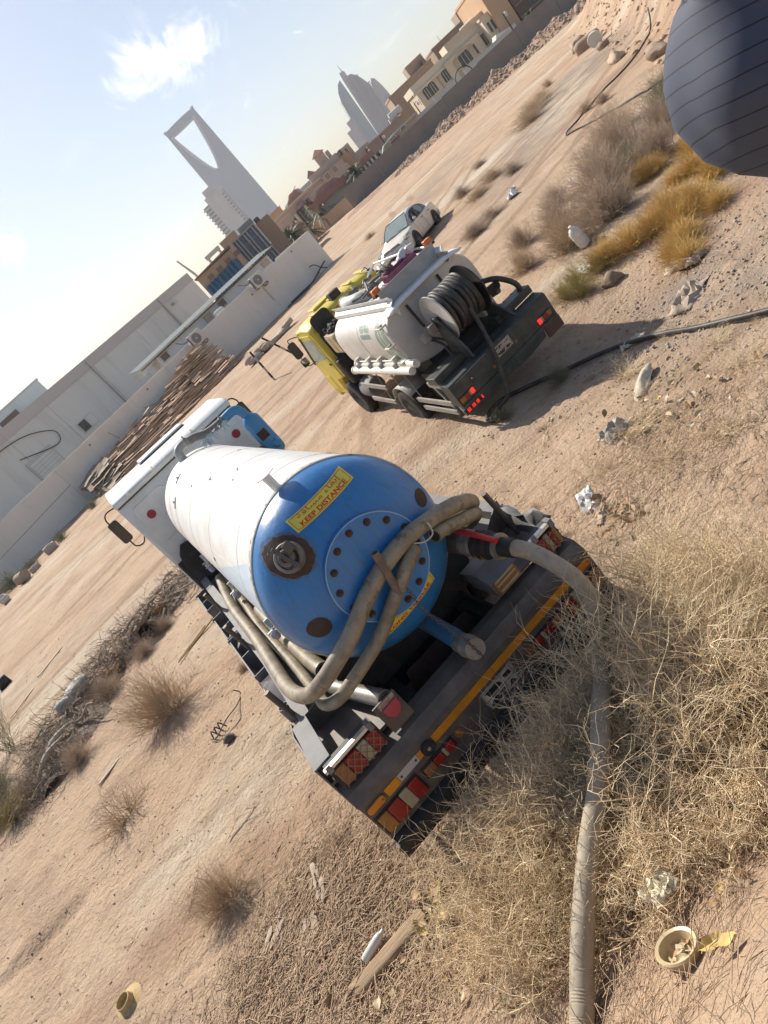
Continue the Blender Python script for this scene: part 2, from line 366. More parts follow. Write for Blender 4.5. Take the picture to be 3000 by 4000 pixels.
# ================================================================== GROUND
def graded(lo, hi, s, n, c=0.0):
    t = np.linspace(math.asinh((lo - c) / s), math.asinh((hi - c) / s), n); return c + s * np.sinh(t)
gx = graded(-650, 1500, 2.2, 430, 0.0); gy = graded(-120, 2300, 2.2, 430, 5.0)
GX, GY = np.meshgrid(gx, gy); GZ = ground_h(GX, GY)
V = np.stack([GX.ravel(), GY.ravel(), GZ.ravel()], 1); nx, ny = len(gx), len(gy)
idx = np.arange(nx * ny).reshape(ny, nx)
Fq = np.stack([idx[:-1, :-1].ravel(), idx[:-1, 1:].ravel(), idx[1:, 1:].ravel(), idx[1:, :-1].ravel()], 1)
gm = bpy.data.materials.new('sandy_ground'); gm.use_nodes = True
def build_ground_mat(m):
    t = m.node_tree; n = t.nodes; l = t.links; b = n['Principled BSDF']; b.inputs['Roughness'].default_value = .95; b.inputs['Specular IOR Level'].default_value = .15
    tcn = n.new('ShaderNodeTexCoord'); co = tcn.outputs['Object']
    at = n.new('ShaderNodeAttribute'); at.attribute_name = 'soil'; sp = n.new('ShaderNodeSeparateColor'); l.new(at.outputs['Color'], sp.inputs[0])
    def noise(sc, det=6, ro=.6, stretch=None, rot=0, off=0):
        mp = n.new('ShaderNodeMapping'); l.new(co, mp.inputs[0]); mp.inputs['Rotation'].default_value = (0, 0, rot); mp.inputs['Location'].default_value = (off, off, 0)
        if stretch: mp.inputs['Scale'].default_value = stretch
        q = n.new('ShaderNodeTexNoise'); q.inputs['Scale'].default_value = sc; q.inputs['Detail'].default_value = det; q.inputs['Roughness'].default_value = ro; l.new(mp.outputs[0], q.inputs['Vector']); return q.outputs['Fac']
    def mr(v, a, z, o0=0.0, o1=1.0):
        q = n.new('ShaderNodeMapRange'); q.inputs[1].default_value = a; q.inputs[2].default_value = z; q.inputs[3].default_value = o0; q.inputs[4].default_value = o1; l.new(v, q.inputs[0]); return q.outputs[0]
    def mix(f, a, c):
        q = n.new('ShaderNodeMix'); q.data_type = 'RGBA'; l.new(f, q.inputs[0])
        for s, v in ((6, a), (7, c)):
            if isinstance(v, tuple): q.inputs[s].default_value = (*v, 1)
            else: l.new(v, q.inputs[s])
        return q.outputs[2]
    def mul(a, c):
        q = n.new('ShaderNodeMath'); q.operation = 'MULTIPLY'; l.new(a, q.inputs[0])
        if isinstance(c, float): q.inputs[1].default_value = c
        else: l.new(c, q.inputs[1])
        return q.outputs[0]
    c = mix(mr(noise(.35, 5), .38, .64), (.54, .395, .275), (.465, .33, .225))
    c = mix(mr(noise(.16, 6, .62, (.30, 1.0, 1.0), R(22), 7), .52, .66), c, (.60, .51, .40))            # pale blown sand, drawn out in streaks
    c = mix(mul(mr(noise(.22, 6, .65, (.25, 1.2, 1.0), R(18), 31), .55, .70), .8), c, (.40, .25, .17))  # reddish earth
    c = mix(mul(sp.outputs[0], mr(noise(1.2, 6), .30, .60)), c, (.25, .22, .19))                        # grey gravel patches
    c = mix(mul(sp.outputs[1], mr(noise(.9, 6), .35, .60)), c, (.60, .52, .40))
    c = mix(mr(noise(.55, 7, .68, None, 0, 17), .50, .66, 0.0, .62), c, (.33, .225, .15))
    c = mix(mr(noise(.42, 6, .7, (.16, 1.6, 1.0), R(20), 53), .54, .64, 0.0, .6), c, (.30, .21, .145))
    c = mix(mr(noise(3.2, 6, .72), .54, .74, 0.0, .6), c, (.29, .195, .13))
    c = mix(mr(noise(38, 4, .7), .62, .72, 0.0, .55), c, (.20, .145, .10))                              # grit
    c = mix(mr(noise(55, 4, .7, None, 0, 3), .66, .74, 0.0, .5), c, (.62, .53, .42))
    def rut(nx_, ny_, c0, wd__, a0, a1, warp):
        q = n.new('ShaderNodeVectorMath'); q.operation = 'DOT_PRODUCT'; l.new(co, q.inputs[0]); q.inputs[1].default_value = (nx_, ny_, 0); al = n.new('ShaderNodeVectorMath'); al.operation = 'DOT_PRODUCT'; l.new(co, al.inputs[0]); al.inputs[1].default_value = (-ny_, nx_, 0)
        m1_ = n.new('ShaderNodeMath'); m1_.operation = 'MULTIPLY_ADD'; l.new(warp, m1_.inputs[0]); m1_.inputs[1].default_value = 2.4; l.new(q.outputs['Value'], m1_.inputs[2]); m2_ = n.new('ShaderNodeMath'); m2_.operation = 'SUBTRACT'; l.new(m1_.outputs[0], m2_.inputs[0]); m2_.inputs[1].default_value = c0 + 1.2; m3_ = n.new('ShaderNodeMath'); m3_.operation = 'ABSOLUTE'; l.new(m2_.outputs[0], m3_.inputs[0])
        return mul(mul(mr(m3_.outputs[0], wd__, wd__ * .55), mr(al.outputs['Value'], a0, a0 + 3)), mr(al.outputs['Value'], a1, a1 - 3))
    wp_ = noise(.11, 3, .5, None, 0, 9); tread = mr(noise(7, 3, .6), .35, .6, .35, .8)
    for nx_, ny_, c0, a0, a1 in ((-.36, .933, 18.6, -30, 9), (-.36, .933, 20.3, -30, 9), (-.36, .933, 24.5, -40, 3), (-.36, .933, 26.2, -40, 3), (.94, -.34, -4.2, 12, 60), (.94, -.34, -2.6, 12, 60), (.80, -.60, -12.5, 16, 46), (.80, -.60, -11.0, 16, 46), (.55, -.83, -13.2, 8, 60), (.55, -.83, -14.8, 8, 60)):
        c = mix(mul(rut(nx_, ny_, c0, .26, a0, a1, wp_), tread), c, (.30, .20, .135))
    l.new(c, b.inputs['Base Color'])
    hs = []
    prev = None
    for sc, d, s in ((3.5, .06, 1.0), (14, .030, 1.0), (60, .008, 1.0)):
        bp = n.new('ShaderNodeBump'); bp.inputs['Distance'].default_value = d; bp.inputs['Strength'].default_value = s; l.new(noise(sc, 6, .65), bp.inputs['Height'])
        if prev is not None: l.new(prev, bp.inputs['Normal'])
        prev = bp.outputs[0]
    l.new(prev, b.inputs['Normal'])
build_ground_mat(gm)
gme = fast_mesh('ground', V, Fq, gm); gme.polygons.foreach_set('use_smooth', [True] * len(gme.polygons))
at = gme.color_attributes.new('soil', 'FLOAT_COLOR', 'POINT')
x_, y_ = V[:, 0], V[:, 1]
def spot(cx, cy, ax, ay, rot=0.0):
    c, s = math.cos(rot), math.sin(rot); u = (x_ - cx) * c + (y_ - cy) * s; v = -(x_ - cx) * s + (y_ - cy) * c; return np.exp(-((u / ax) ** 2 + (v / ay) ** 2) ** 1.5)
grey = np.clip(rough_mask(x_, y_) * .9 + spot(22, 37.5, 5, 3.2, .9) + .8 * spot(15, 31, 7, 2.2, .9) + .7 * spot(14, 46, 10, 3, .8) + .5 * spot(-8.5, 12.8, 3, .7, .2), 0, 1)
pale = np.clip(spot(9.5, 17.5, 5, 1.3, .9) + .8 * spot(19, 34, 7, 1.0, .9) + .7 * spot(-3.2, 7.4, 2.2, .9, .3) + .8 * spot(-9, 17, 5, 1.0, .25) + .7 * spot(5.4, 13.6, 1.0, .6), 0, 1)
rgba = np.stack([grey, pale, np.zeros_like(grey), np.ones_like(grey)], 1).astype(np.float32); at.data.foreach_set('color', rgba.ravel())
g_o = bpy.data.objects.new('ground', gme); COL.objects.link(g_o); tag(g_o, 'bare sandy wasteland with wheel tracks and grey gravel patches', kind='structure')
# ------------------------------------------------------------------ haze
hz = MB().box(((1500 - 650) / 2, (2300 - 120) / 2, 165), (2190, 2460, 335))
hm = bpy.data.materials.new('desert_haze'); hm.use_nodes = True; hm.node_tree.nodes.remove(hm.node_tree.nodes['Principled BSDF'])
pv = hm.node_tree.nodes.new('ShaderNodeVolumePrincipled'); pv.inputs['Color'].default_value = (.86, .92, 1.0, 1); pv.inputs['Density'].default_value = .00023; pv.inputs['Anisotropy'].default_value = .0
hm.node_tree.links.new(pv.outputs[0], hm.node_tree.nodes['Material Output'].inputs['Volume'])
ho = obj('haze', hz, hm, smooth=0); tag(ho, 'thin dusty desert haze over the whole place', kind='stuff')
# ================================================================== FAR CITY
FACE_N = Vector((.342, -.94, 0))
def at(az, d, z=0.0): return Vector((math.sin(R(az)) * d, math.cos(R(az)) * d, z))
def elz(el, d): return EYE + d * math.tan(R(el))
def rotz(az): return (0, 0, -R(az))     # local +y looks away from the camera along azimuth az
twr = mat('far_tower_glass', (.05, .09, .155), (.065, .105, .165), sc=.02, rough=.35)
twl = mat('far_tower_stone', (.30, .30, .32), (.26, .26, .28), sc=.03, rough=.6)
hotel_w = mat('hotel_concrete', (.46, .46, .46), (.40, .40, .40), sc=.1, rough=.7)
hotel_d = mat('hotel_recess', (.20, .21, .23), rough=.6)
twin_g = mat('twin_glass', (.12, .19, .23), (.15, .22, .26), sc=.05, rough=.3)
twin_c = mat('twin_cladding', (.24, .23, .26), (.21, .21, .24), sc=.05, rough=.5)
# --- skyscraper with the great opening: local x across, y depth, z up; 302 m
D = 1750.0
kt = thing('skyscraper', 'tall tapering skyscraper with a large curved opening under its bridge top', 'skyscraper', at(7.97, D, 0), rotz(6.0))
def kt_w(z): return 44.5 - 4.6 * (z / 302) ** 1.3         # half width
z0, z1 = 184.0, 288.0
def open_w(z):
    t = max(0.0, (z - z0) / (z1 - z0)); return 29.5 * t ** .62
def lens(xa, xb, z, hd, wid):
    """ring of a lens-shaped plan cut between xa and xb"""
    pts = []; n = 8
    for k in range(n + 1):
        x = xa + (xb - xa) * k / n; d = hd * math.sqrt(max(0.02, 1 - (x / (wid * 1.04)) ** 2)); pts.append((x, -d, z))
    for k in range(n, -1, -1):
        x = xa + (xb - xa) * k / n; d = hd * math.sqrt(max(0.02, 1 - (x / (wid * 1.04)) ** 2)); pts.append((x, d, z))
    return [Vector(p) for p in pts]
hd = 17.0
body = MB(); body.loft([lens(-kt_w(z), kt_w(z), z, hd, kt_w(z)) for z in np.linspace(-10, z0, 12)]); obj('base_block', body, twr, kt, smooth=30)
for sg in (-1, 1):
    legm = MB(); zs = np.linspace(z0 - .5, z1, 26)
    legm.loft([[Vector(p) for p in lens(min(sg * max(open_w(z) - 3.2 * sg * (1 if z > z0 + 4 else 0), .05), sg * kt_w(z)), max(sg * max(open_w(z) - 3.2 * sg * (1 if z > z0 + 4 else 0), .05), sg * kt_w(z)), z, hd, kt_w(z))] for z in zs]); obj('tower_leg', legm, twr, kt, smooth=30)
br = MB(); br.loft([lens(-kt_w(z), kt_w(z), z, hd, kt_w(z)) for z in (z1 - .4, 296, 302)]); obj('sky_bridge', br, twr, kt, smooth=30)
rim = MB()
for sg in (-1, 1):
    pts = [Vector((sg * open_w(z) + 3.2 * -1 * 1, -hd * .86, z)) for z in np.linspace(z0 + 1, z1, 16)]
    rim.tube([p + Vector((sg * 1.0, 0, 0)) for p in pts], 2.6, 6)
obj('opening_rim', rim, twl, kt)
cap = MB()
for sx in (-1, 1): cap.box((sx * 38, 0, 303.2), (7, 20, 2.6))
obj('roof_plant', cap, twl, kt)
# --- hotel block in front of it
D = 900.0
ht = thing('hotel_tower', 'pale concrete hotel slab with balconies in front of the skyscraper', 'tower block', at(6.35, D, 0), rotz(6.3))
ht_z = elz(5.15, D)
hb = MB(); hb.bb((-9.5, 0, -8), (15.6, 20, ht_z)); hb.bb((-6.5, 2, ht_z), (6.0, 16, elz(5.6, D))); obj('wall', hb, hotel_w, ht, smooth=0)
lb = MB(); lb.bb((-17.0, 4, -8), (-9.5, 18, ht_z - 6)); obj('side_wing', lb, hotel_d, ht, smooth=0)
for k in range(19):
    z = 4 + k * 4.2
    if z > ht_z - 8: break
    obj('balcony', MB().bb((-18.6, 2.6, z), (-9.6, 6, z + 1.9)), hotel_w, ht, smooth=0)
    fr = obj('window', MB().bb((9.6, -.05, z), (12.6, .2, z + 2.2)), hotel_d, ht, smooth=0)
    obj('frame', MB().bb((9.2, -.4, z + 2.2), (13.0, -.06, z + 2.7)), hotel_w, fr, smooth=0)
obj('window_band', MB().bb((13.5, -.06, 4), (14.6, .2, ht_z - 4)), hotel_d, ht, smooth=0)
# --- twin glass towers
D = 1200.0
tt = thing('glass_tower', 'bluish glass tower with curved sail tops and a needle mast', 'skyscraper', at(18.1, D, 0), rotz(18.1))
def deg(a): return D * math.tan(R(a - 18.1))
def prof(pts): return [(deg(a), elz(e, D)) for a, e in pts]
obj('curved_sail', MB().prism(prof([(16.9, -.3), (17.9, -.3), (18.05, 4.65), (17.75, 4.5), (17.45, 4.1), (17.27, 3.6), (17.2, 3.0), (17.05, 2.0)]), (0, 0, 0), (1, 0, 0), (0, 0, 1), (0, 22, 0)), twin_g, tt, smooth=20)
obj('mast_slab', MB().prism(prof([(17.9, -.3), (18.35, -.3), (18.62, 4.85), (18.28, 4.95), (18.2, 4.5)]), (0, -4, 0), (1, 0, 0), (0, 0, 1), (0, 20, 0)), twin_c, tt, smooth=20)
obj('main_slab', MB().prism(prof([(18.3, -.3), (19.35, -.3), (19.45, 3.2), (19.3, 3.7), (19.1, 4.15), (18.85, 4.45), (18.6, 4.5)]), (0, -1, 0), (1, 0, 0), (0, 0, 1), (0, 22, 0)), twin_c, tt, smooth=20)
obj('right_sail', MB().prism(prof([(19.3, -.3), (20.2, -.3), (20.15, 1.6), (20.05, 2.6), (19.92, 3.2), (19.72, 3.38), (19.5, 3.0), (19.4, 2.7)]), (0, -6, 0), (1, 0, 0), (0, 0, 1), (0, 22, 0)), twin_c, tt, smooth=20)
obj('needle', MB().cyl((deg(18.5), 8, elz(4.9, D)), (deg(18.47), 8, elz(5.42, D)), .8, .25, 6), twin_c, tt)
obj('low_wing', MB().bb((deg(16.35), -10, -5), (deg(17.1), 12, elz(1.9, D))), twin_c, tt, smooth=0)
obj('low_wing', MB().bb((deg(16.7), -6, -5), (deg(17.3), 12, elz(2.4, D))), twin_c, tt, smooth=0)
bl = MB()
for k in range(30):
    z = elz(.2, D) + k * 2.9
    for a0, a1, top in ((18.42, 18.78, 4.1), (18.95, 19.25, 3.3), (19.5, 19.9, 1.9), (17.98, 18.3, 4.3)):
        e = math.degrees(math.atan2(z - EYE, D))
        if e < top: bl.bb((deg(a0) + e * 2.2, -7.2 if a0 > 19.4 else -5.2, z), (deg(a1) + e * 2.2, -6 if a0 > 19.4 else -4, z + 1.5))
o = obj('floor_bands', bl, mat('twin_dark_band', (.13, .14, .18), rough=.4), tt, smooth=0); o['kind'] = 'stuff'
fs = MB()
for k in range(16): fs.bb((deg(17.02) - 3 + k * .35, -3, elz(1.2, D) + k * 3.2), (deg(17.02) + 3 + k * .45, 2, elz(1.2, D) + k * 3.2 + .8))
o = obj('floor_edges', fs, twin_g, tt, smooth=0); o['kind'] = 'stuff'
# --- far cranes
crm = mat('crane_steel', (.30, .30, .30), rough=.6)
for nm, a, d, e0, e1, a2, e2, lab in (('tower_crane', 1.75, 600, 0, 2.0, 1.40, 3.5, 'thin far crane jib rising above the brown building roof'), ('tower_crane', 9.75, 1000, 0, 1.1, 11.3, 1.75, 'thin far crane jib beside the foot of the tall skyscraper')):
    c = thing(nm, lab, 'crane', at(a, d, 0))
    o_ = at(a, d, 0)
    obj('mast', MB().cyl((0, 0, 0), (0, 0, elz(e1, d)), .9, .9, 4), crm, c); p1 = at(a2, d, elz(e2, d)) - o_
    jb = MB(); jb.tube([(0, 0, elz(e1, d)), p1], [1.0, .6], 4); obj('jib', jb, crm, c)
# ================================================================== HOUSES BEHIND THE GREY WALL
vcream = mat('villa_cream', (.62, .52, .39), (.57, .475, .355), sc=.5, rough=.85)
vcream2 = mat('villa_trim', (.66, .57, .44), rough=.85)
vbrown = mat('villa_brown', (.37, .275, .205), (.33, .245, .18), sc=.4, rough=.85)
vbrown2 = mat('villa_dark_brown', (.20, .14, .11), rough=.85)
vpink = mat('villa_pinkish', (.55, .43, .34), (.50, .39, .31), sc=.5, rough=.85)
vtan = mat('villa_tan', (.50, .33, .20), rough=.85)
redroof = mat('terracotta_roof', (.36, .18, .14), (.31, .155, .12), sc=1.2, rough=.8)
pinkroof = mat('pink_tiles', (.42, .23, .19), (.36, .20, .16), sc=2, rough=.8)
vglass = mat('house_glass', (.05, .065, .065), (.10, .12, .12), sc=1.5, rough=.15)
vwhite = mat('white_render', (.60, .57, .52), rough=.8)
wallgrey = mat('grey_block_wall', (.25, .215, .19), (.215, .185, .165), sc=.6, rough=.9, c3=(.09, .075, .065), sc3=2.2, lo3=.66, hi3=.70)
walltan = mat('tan_wall', (.50, .37, .26), (.46, .335, .235), sc=.4, rough=.9)
A0, A1 = at(13.55, 112), at(33.5, 118)
wd = (A1 - A0).normalized(); wn_ = Vector((wd.y, -wd.x, 0))      # towards the camera
if wn_.y > 0: wn_ = -wn_
def onwall(az, back=0.0):
    """point on the line parallel to the grey wall, 'back' metres behind it, at azimuth az"""
    d = Vector((math.sin(R(az)), math.cos(R(az)), 0)); P = A0 - wn_ * back
    t = (P.x * wd.y - P.y * wd.x) / (d.x * wd.y - d.y * wd.x); return d * t
WROT = (0, 0, math.atan2(wd.y, wd.x))
def frame(name, label, cat, az, back, group=None):
    o = onwall(az, back); return thing(name, label, cat, o, WROT, group), o
def loc_x(az, back, o): return (onwall(az, back) - o).dot(wd)
def dist(az, back): return onwall(az, back).length
# grey wall
gw = thing('boundary_wall', 'long grey block wall running along the far side of the lot', 'wall', A0, WROT)
Lw = (A1 - A0).length; H_ = 3.15
seg = 6.0; k = 0; x = 0
while x < Lw:
    e = min(x + seg, Lw); h = H_ + .03 * math.sin(k * 2.1) - .55 * (1 - x / Lw) * 1
    obj('wall_panel', MB().bb((x + .012, 0, -.6), (e - .012, .22, h)), wallgrey, gw, smooth=0)
    obj('coping', MB().bb((x, -.03, h), (e, .25, h + .06)), wallgrey, gw, smooth=0); x = e; k += 1
# tan wall to the left of it
T0, T1 = at(8.2, 127), at(13.5, 113.5); td = (T1 - T0).normalized()
tw = thing('boundary_wall', 'short tan rendered wall left of the long grey wall', 'wall', T0, (0, 0, math.atan2(td.y, td.x)))
Lt = (T1 - T0).length
for k in range(3):
    a, b = Lt * k / 3, Lt * (k + 1) / 3
    obj('wall_panel', MB().bb((a + .02, 0, -.6), (b - .02, .25, 2.0 - k * .12)), walltan, tw, smooth=0)
    obj('coping', MB().bb((a, -.03, 2.0 - k * .12), (b, .28, 2.07 - k * .12)), walltan, tw, smooth=0)
def arch_window(parent, x, z, w_, h_, y=0.0, frame_m=None):
    n = 8; top = z + h_ - w_ / 2
    poly = [(x - w_ / 2, z), (x + w_ / 2, z)] + [(x + w_ / 2 * math.cos(R(180 * k / n)), top + w_ / 2 * math.sin(R(180 * k / n))) for k in range(n + 1)]
    f = .12; big = [(x - w_ / 2 - f, z - f), (x + w_ / 2 + f, z - f)] + [(x + (w_ / 2 + f) * math.cos(R(180 * k / n)), top + (w_ / 2 + f) * math.sin(R(180 * k / n))) for k in range(n + 1)]
    wo = obj('window', MB().prism(big, (0, y - .10, 0), (1, 0, 0), (0, 0, 1), (0, .09, 0)), frame_m or vcream2, parent, smooth=0)
    obj('pane', MB().prism(poly, (0, y - .125, 0), (1, 0, 0), (0, 0, 1), (0, .04, 0)), vglass, wo, smooth=0)
    bars = MB()
    for q in (-.17, .17): bars.bb((x + q * w_ - .03, y - .15, z), (x + q * w_ + .03, y - .127, top + w_ * .3))
    obj('frame', bars, vcream2, wo, smooth=0); return wo
def rect_window(parent, x, z, w_, h_, y=0.0, glass=None, fm=None):
    wo = obj('window', MB().bb((x - w_ / 2 - .1, y - .09, z - .1), (x + w_ / 2 + .1, y - .01, z + h_ + .1)), fm or vcream2, parent, smooth=0)
    obj('pane', MB().bb((x - w_ / 2, y - .12, z), (x + w_ / 2, y - .092, z + h_)), glass or vglass, wo, smooth=0); return wo
# villa 1: cream house with arched windows
bk = 13.0; v1, o1 = frame('villa', 'cream single storey villa with arched window pairs behind the grey wall', 'villa', 21.5, bk)
X = lambda az: loc_x(az, bk, o1)
zt = elz(1.2, dist(23, bk)); xr = X(27.95)
obj('wall', MB().bb((0, 0, -1), (xr, 14, zt - .9)), vcream, v1, smooth=0)
obj('parapet', MB().bb((-.25, -.25, zt - .9), (xr + .2, 14.2, zt + .1)), vcream2, v1, smooth=0)
obj('cornice', MB().bb((-.45, -.45, zt - 1.25), (xr + .35, .1, zt - .92)), vcream2, v1, smooth=0)
obj('raised_parapet', MB().bb((X(24.6), -.32, zt + .1), (xr + .1, 6, zt + 1.1)), vcream, v1, smooth=0)
zw = elz(-.05, dist(23, bk))
for a in (22.15, 22.62, 23.72, 24.22, 26.35, 26.85): arch_window(v1, X(a), zw - .15, 1.15 if a < 26 else 1.25, 1.75)
n = 10; ax = X(25.3); aw = 2.0; az0 = zw - 1.6; top = zw + 1.0
port = [(ax - aw - 1.1, az0), (ax + aw + 1.1, az0), (ax + aw + 1.1, zt - .6), (ax - aw - 1.1, zt - .6)]
pm = MB(); pm.bb((ax - aw - 1.1, -.9, az0), (ax - aw, -.01, zt - .7)); pm.bb((ax + aw, -.9, az0), (ax + aw + 1.1, -.01, zt - .7))
arc = [(ax - aw, top)] + [(ax - aw * math.cos(R(180 * k / n)), top + (zt - .75 - top) * .9 * math.sin(R(180 * k / n))) for k in range(1, n)] + [(ax + aw, top), (ax + aw, zt - .7), (ax - aw, zt - .7)]
pm.prism(arc, (0, -.9, 0), (1, 0, 0), (0, 0, 1), (0, .88, 0)); obj('portal', pm, vcream, v1, smooth=0)
arch_window(v1, ax, zw - .25, 1.9, 2.1)
obj('drain_pipe', MB().cyl((X(23.2), -.12, -1), (X(23.2), -.12, zt - .9), .06), vbrown, v1)
for a, z_, s_ in ((22.9, .6, .5), (27.4, 1.9, .6)): obj('vent_box', MB().bb((X(a) - s_ / 2, -.35, zw - 1.9 + z_), (X(a) + s_ / 2, -.02, zw - 1.4 + z_)), vbrown, v1, smooth=0)
for zz in (.2,): obj('side_window', MB().bb((-.03, 1.2, zw), (-.004, 1.8, zw + .9)), vglass, v1, smooth=0)
# projecting bay with small windows at its right end
b1, ob = frame('villa', 'narrow cream annex with small slit windows beside the tall plain house', 'villa', 27.3, bk - 3)
xb = loc_x(28.3, bk - 3, ob); zb = elz(1.25, dist(27.8, bk - 3))
obj('wall', MB().bb((0, 0, -1), (xb, 3, zb)), vcream2, b1, smooth=0); obj('parapet', MB().bb((-.15, -.15, zb), (xb + .15, 3, zb + .35)), vcream, b1, smooth=0)
for f in (.25, .52, .78): rect_window(b1, xb * f, zb - 2.2, .38, 1.4)
# row of low white garden walls / lean-to roofs between wall and villa
g1, og = frame('garden_wall', 'low pale garden wall just behind the grey wall in front of the cream villa', 'wall', 20.6, 5.0)
for a, b, h in ((20.6, 22.2, 3.25), (22.25, 24.4, 3.45), (24.8, 28.9, 3.5)):
    obj('wall_panel', MB().bb((loc_x(a, 5, og), 0, 0), (loc_x(b, 5, og), .2, h)), vwhite, g1, smooth=0)
gr, ogr = frame('arched_gate', 'dark arched iron gate above the grey wall by the cream villa', 'gate', 24.65, 3.5)
ga = MB(); ga.tube([(1.35 * math.cos(R(a)), 0, 2.7 + 1.35 * math.sin(R(a))) for a in range(0, 181, 15)], .07, 6); obj('arch_bar', ga, black, gr)
obj('gate_leaf', MB().bb((-1.3, -.03, 0), (1.3, .03, 2.75)), mat('gate_white', (.55, .55, .52), rough=.5), gr, smooth=0)
ln, ol = frame('lean_to', 'pale sloping lean-to roof at the right end of the cream villa', 'lean-to', 27.1, 6.0)
obj('roof', MB().prism([(0, 2.2), (loc_x(28.9, 6, ol), 2.6), (loc_x(28.9, 6, ol), 3.35), (loc_x(27.6, 6, ol), 4.0)], (0, 0, 0), (1, 0, 0), (0, 0, 1), (0, 3, 0)), vwhite, ln, smooth=0)
obj('wall', MB().bb((0.4, .3, -1), (loc_x(28.8, 6, ol), 2.7, 2.2)), vwhite, ln, smooth=0)
# plain houses
def plain(label, a0, a1, el, back, m, depth=14, extra=(), name='house'):
    h_, oo = frame(name, label, 'house', a0, back); xx = loc_x(a1, back, oo); z = elz(el, dist((a0 + a1) / 2, back))
    obj('wall', MB().bb((0, 0, -1), (xx, depth, z)), m, h_, smooth=0); obj('parapet', MB().bb((-.12, -.12, z), (xx + .12, depth, z + .3)), m, h_, smooth=0)
    for nm, b0, b1, e0, e1, dy, mm in extra:
        obj(nm, MB().bb((loc_x(b0, back, oo), dy, elz(e0, dist(b0, back))), (loc_x(b1, back, oo), dy + 6, elz(e1, dist(b0, back)))), mm, h_, smooth=0)
    return h_, oo, z
p1h, o_, z_ = plain('plain brown blank house left of the cream villa', 19.95, 23.5, 1.62, 32, vbrown, extra=(('stair_tower', 21.9, 23.25, 1.4, 2.4, 1, vbrown), ('roof_tank', 22.95, 23.2, 1.6, 2.0, -.1, vbrown2)))
p2h, o_, z_ = plain('long brown house with roof aerials behind the cream villa', 23.9, 27.6, 1.95, 38, vbrown, extra=(('stair_tower', 26.35, 27.35, 1.8, 2.65, 1, vbrown),))
for q in range(4): obj('aerial', MB().cyl((2 + q * 4.5, .3, z_), (2 + q * 4.5, .3, z_ + 1.3), .05, .03, 5), vbrown2, p2h)
tnk = thing('water_tank', 'pale cylindrical roof water tank on the house behind the cream villa', 'water tank', onwall(26.6, 20) + Vector((0, 0, elz(1.45, dist(26.6, 20)))), WROT)
obj('shell', MB().lathe([(.2, -1.6), (.75, -1.5), (.8, 0), (.75, 1.5), (.2, 1.6)], axis='x', n=16), vwhite, tnk); obj('stand', MB().bb((-1.2, -.5, -2.6), (1.2, .5, -.78)), vbrown, tnk, smooth=0)
tnk2 = thing('water_tank', 'round white dish shaped roof tank left of the long roof tank', 'water tank', onwall(26.05, 19) + Vector((0, 0, elz(1.25, dist(26.05, 19)))), WROT)
obj('shell', MB().lathe([(.1, -.8), (.7, -.75), (.75, 0), (.7, .7), (.15, .9)], axis='z', n=16), vwhite, tnk2); obj('stand', MB().bb((-.6, -.5, -2.2), (.6, .5, -.8)), vbrown, tnk2, smooth=0)
p3h, o_, z_ = plain('tall plain tan house at the right end of the villa row', 28.0, 29.25, 3.0, 9, vtan, depth=18)
p4h, o_, z_ = plain('dark brown slatted house at the far right above the grey wall', 29.35, 34.5, 2.6, 16, vbrown2)
for k in range(5):
    obj('window_band', MB().bb((2 + (k % 2) * 6, -.08, 3.6 + (k // 2) * 1.7), (6.5 + (k % 2) * 6, -.01, 4.9 + (k // 2) * 1.7)), vglass, p4h, smooth=0)
for k in range(4): obj('slat', MB().bb((0, -.22, 3.2 + 1.7 * k), (14, -.1, 3.45 + 1.7 * k)), vbrown, p4h, smooth=0)
obj('awning', MB().prism([(0, 2.7), (15, 2.7), (15, 3.1)], (0, -3, 0), (1, 0, 0), (0, 0, 1), (0, 2.9, 0)), vwhite, p4h, smooth=0)
p5h, o5, z5 = plain('low brown house with small arched windows below the glass towers', 16.9, 20.0, .30, 15, vbrown)
X5 = lambda az: loc_x(az, 15, o5)
for a in (18.35, 18.6, 19.55): arch_window(p5h, X5(a), z5 - 2.6, .8 if a < 19 else 1.1, 1.5)
arch_window(p5h, X5(17.75), z5 - 3.1, .8, 1.4)
for k in range(3): obj('roof_unit', MB().bb((X5(19.1 + k * .25), 1, z5), (X5(19.3 + k * .25), 2.2, z5 + 1.0)), vwhite, p5h, smooth=0)
obj('roof_tank', MB().lathe([(.1, -1.2), (.6, -1.1), (.6, 1.1), (.1, 1.2)], (X5(19.75), 1.5, z5 + 1.0), 'x', 14), vwhite, p5h)
# villa 2: beige complex with towers and red roofs
bk2 = 18.0; v2, o2 = frame('villa', 'large beige villa complex with two little red roofed towers', 'villa', 8.1, bk2)
X2 = lambda az: loc_x(az, bk2, o2); Z2 = lambda e, az=12: elz(e, dist(az, bk2))
obj('wall', MB().bb((X2(8.1), 0, -1), (X2(13.0), 14, Z2(.95))), vpink, v2, smooth=0)
obj('cornice', MB().bb((X2(8.0), -.3, Z2(.95)), (X2(13.05), 14, Z2(1.1))), vcream, v2, smooth=0)
obj('upper_wall', MB().bb((X2(12.3), 1, Z2(.8)), (X2(14.9), 14, Z2(1.55))), vpink, v2, smooth=0)
obj('upper_wall', MB().bb((X2(13.05), -.6, -1), (X2(15.0), .9, Z2(1.0))), vpink, v2, smooth=0)
obj('tan_wall', MB().bb((X2(15.0), .4, -1), (X2(15.65), 12, Z2(1.05))), vtan, v2, smooth=0)
obj('tall_block', MB().bb((X2(14.7), 3, -1), (X2(16.0), 12, Z2(1.5))), vpink, v2, smooth=0)
obj('right_wing', MB().bb((X2(15.65), 1, -1), (X2(17.1), 12, Z2(.65))), vpink, v2, smooth=0)
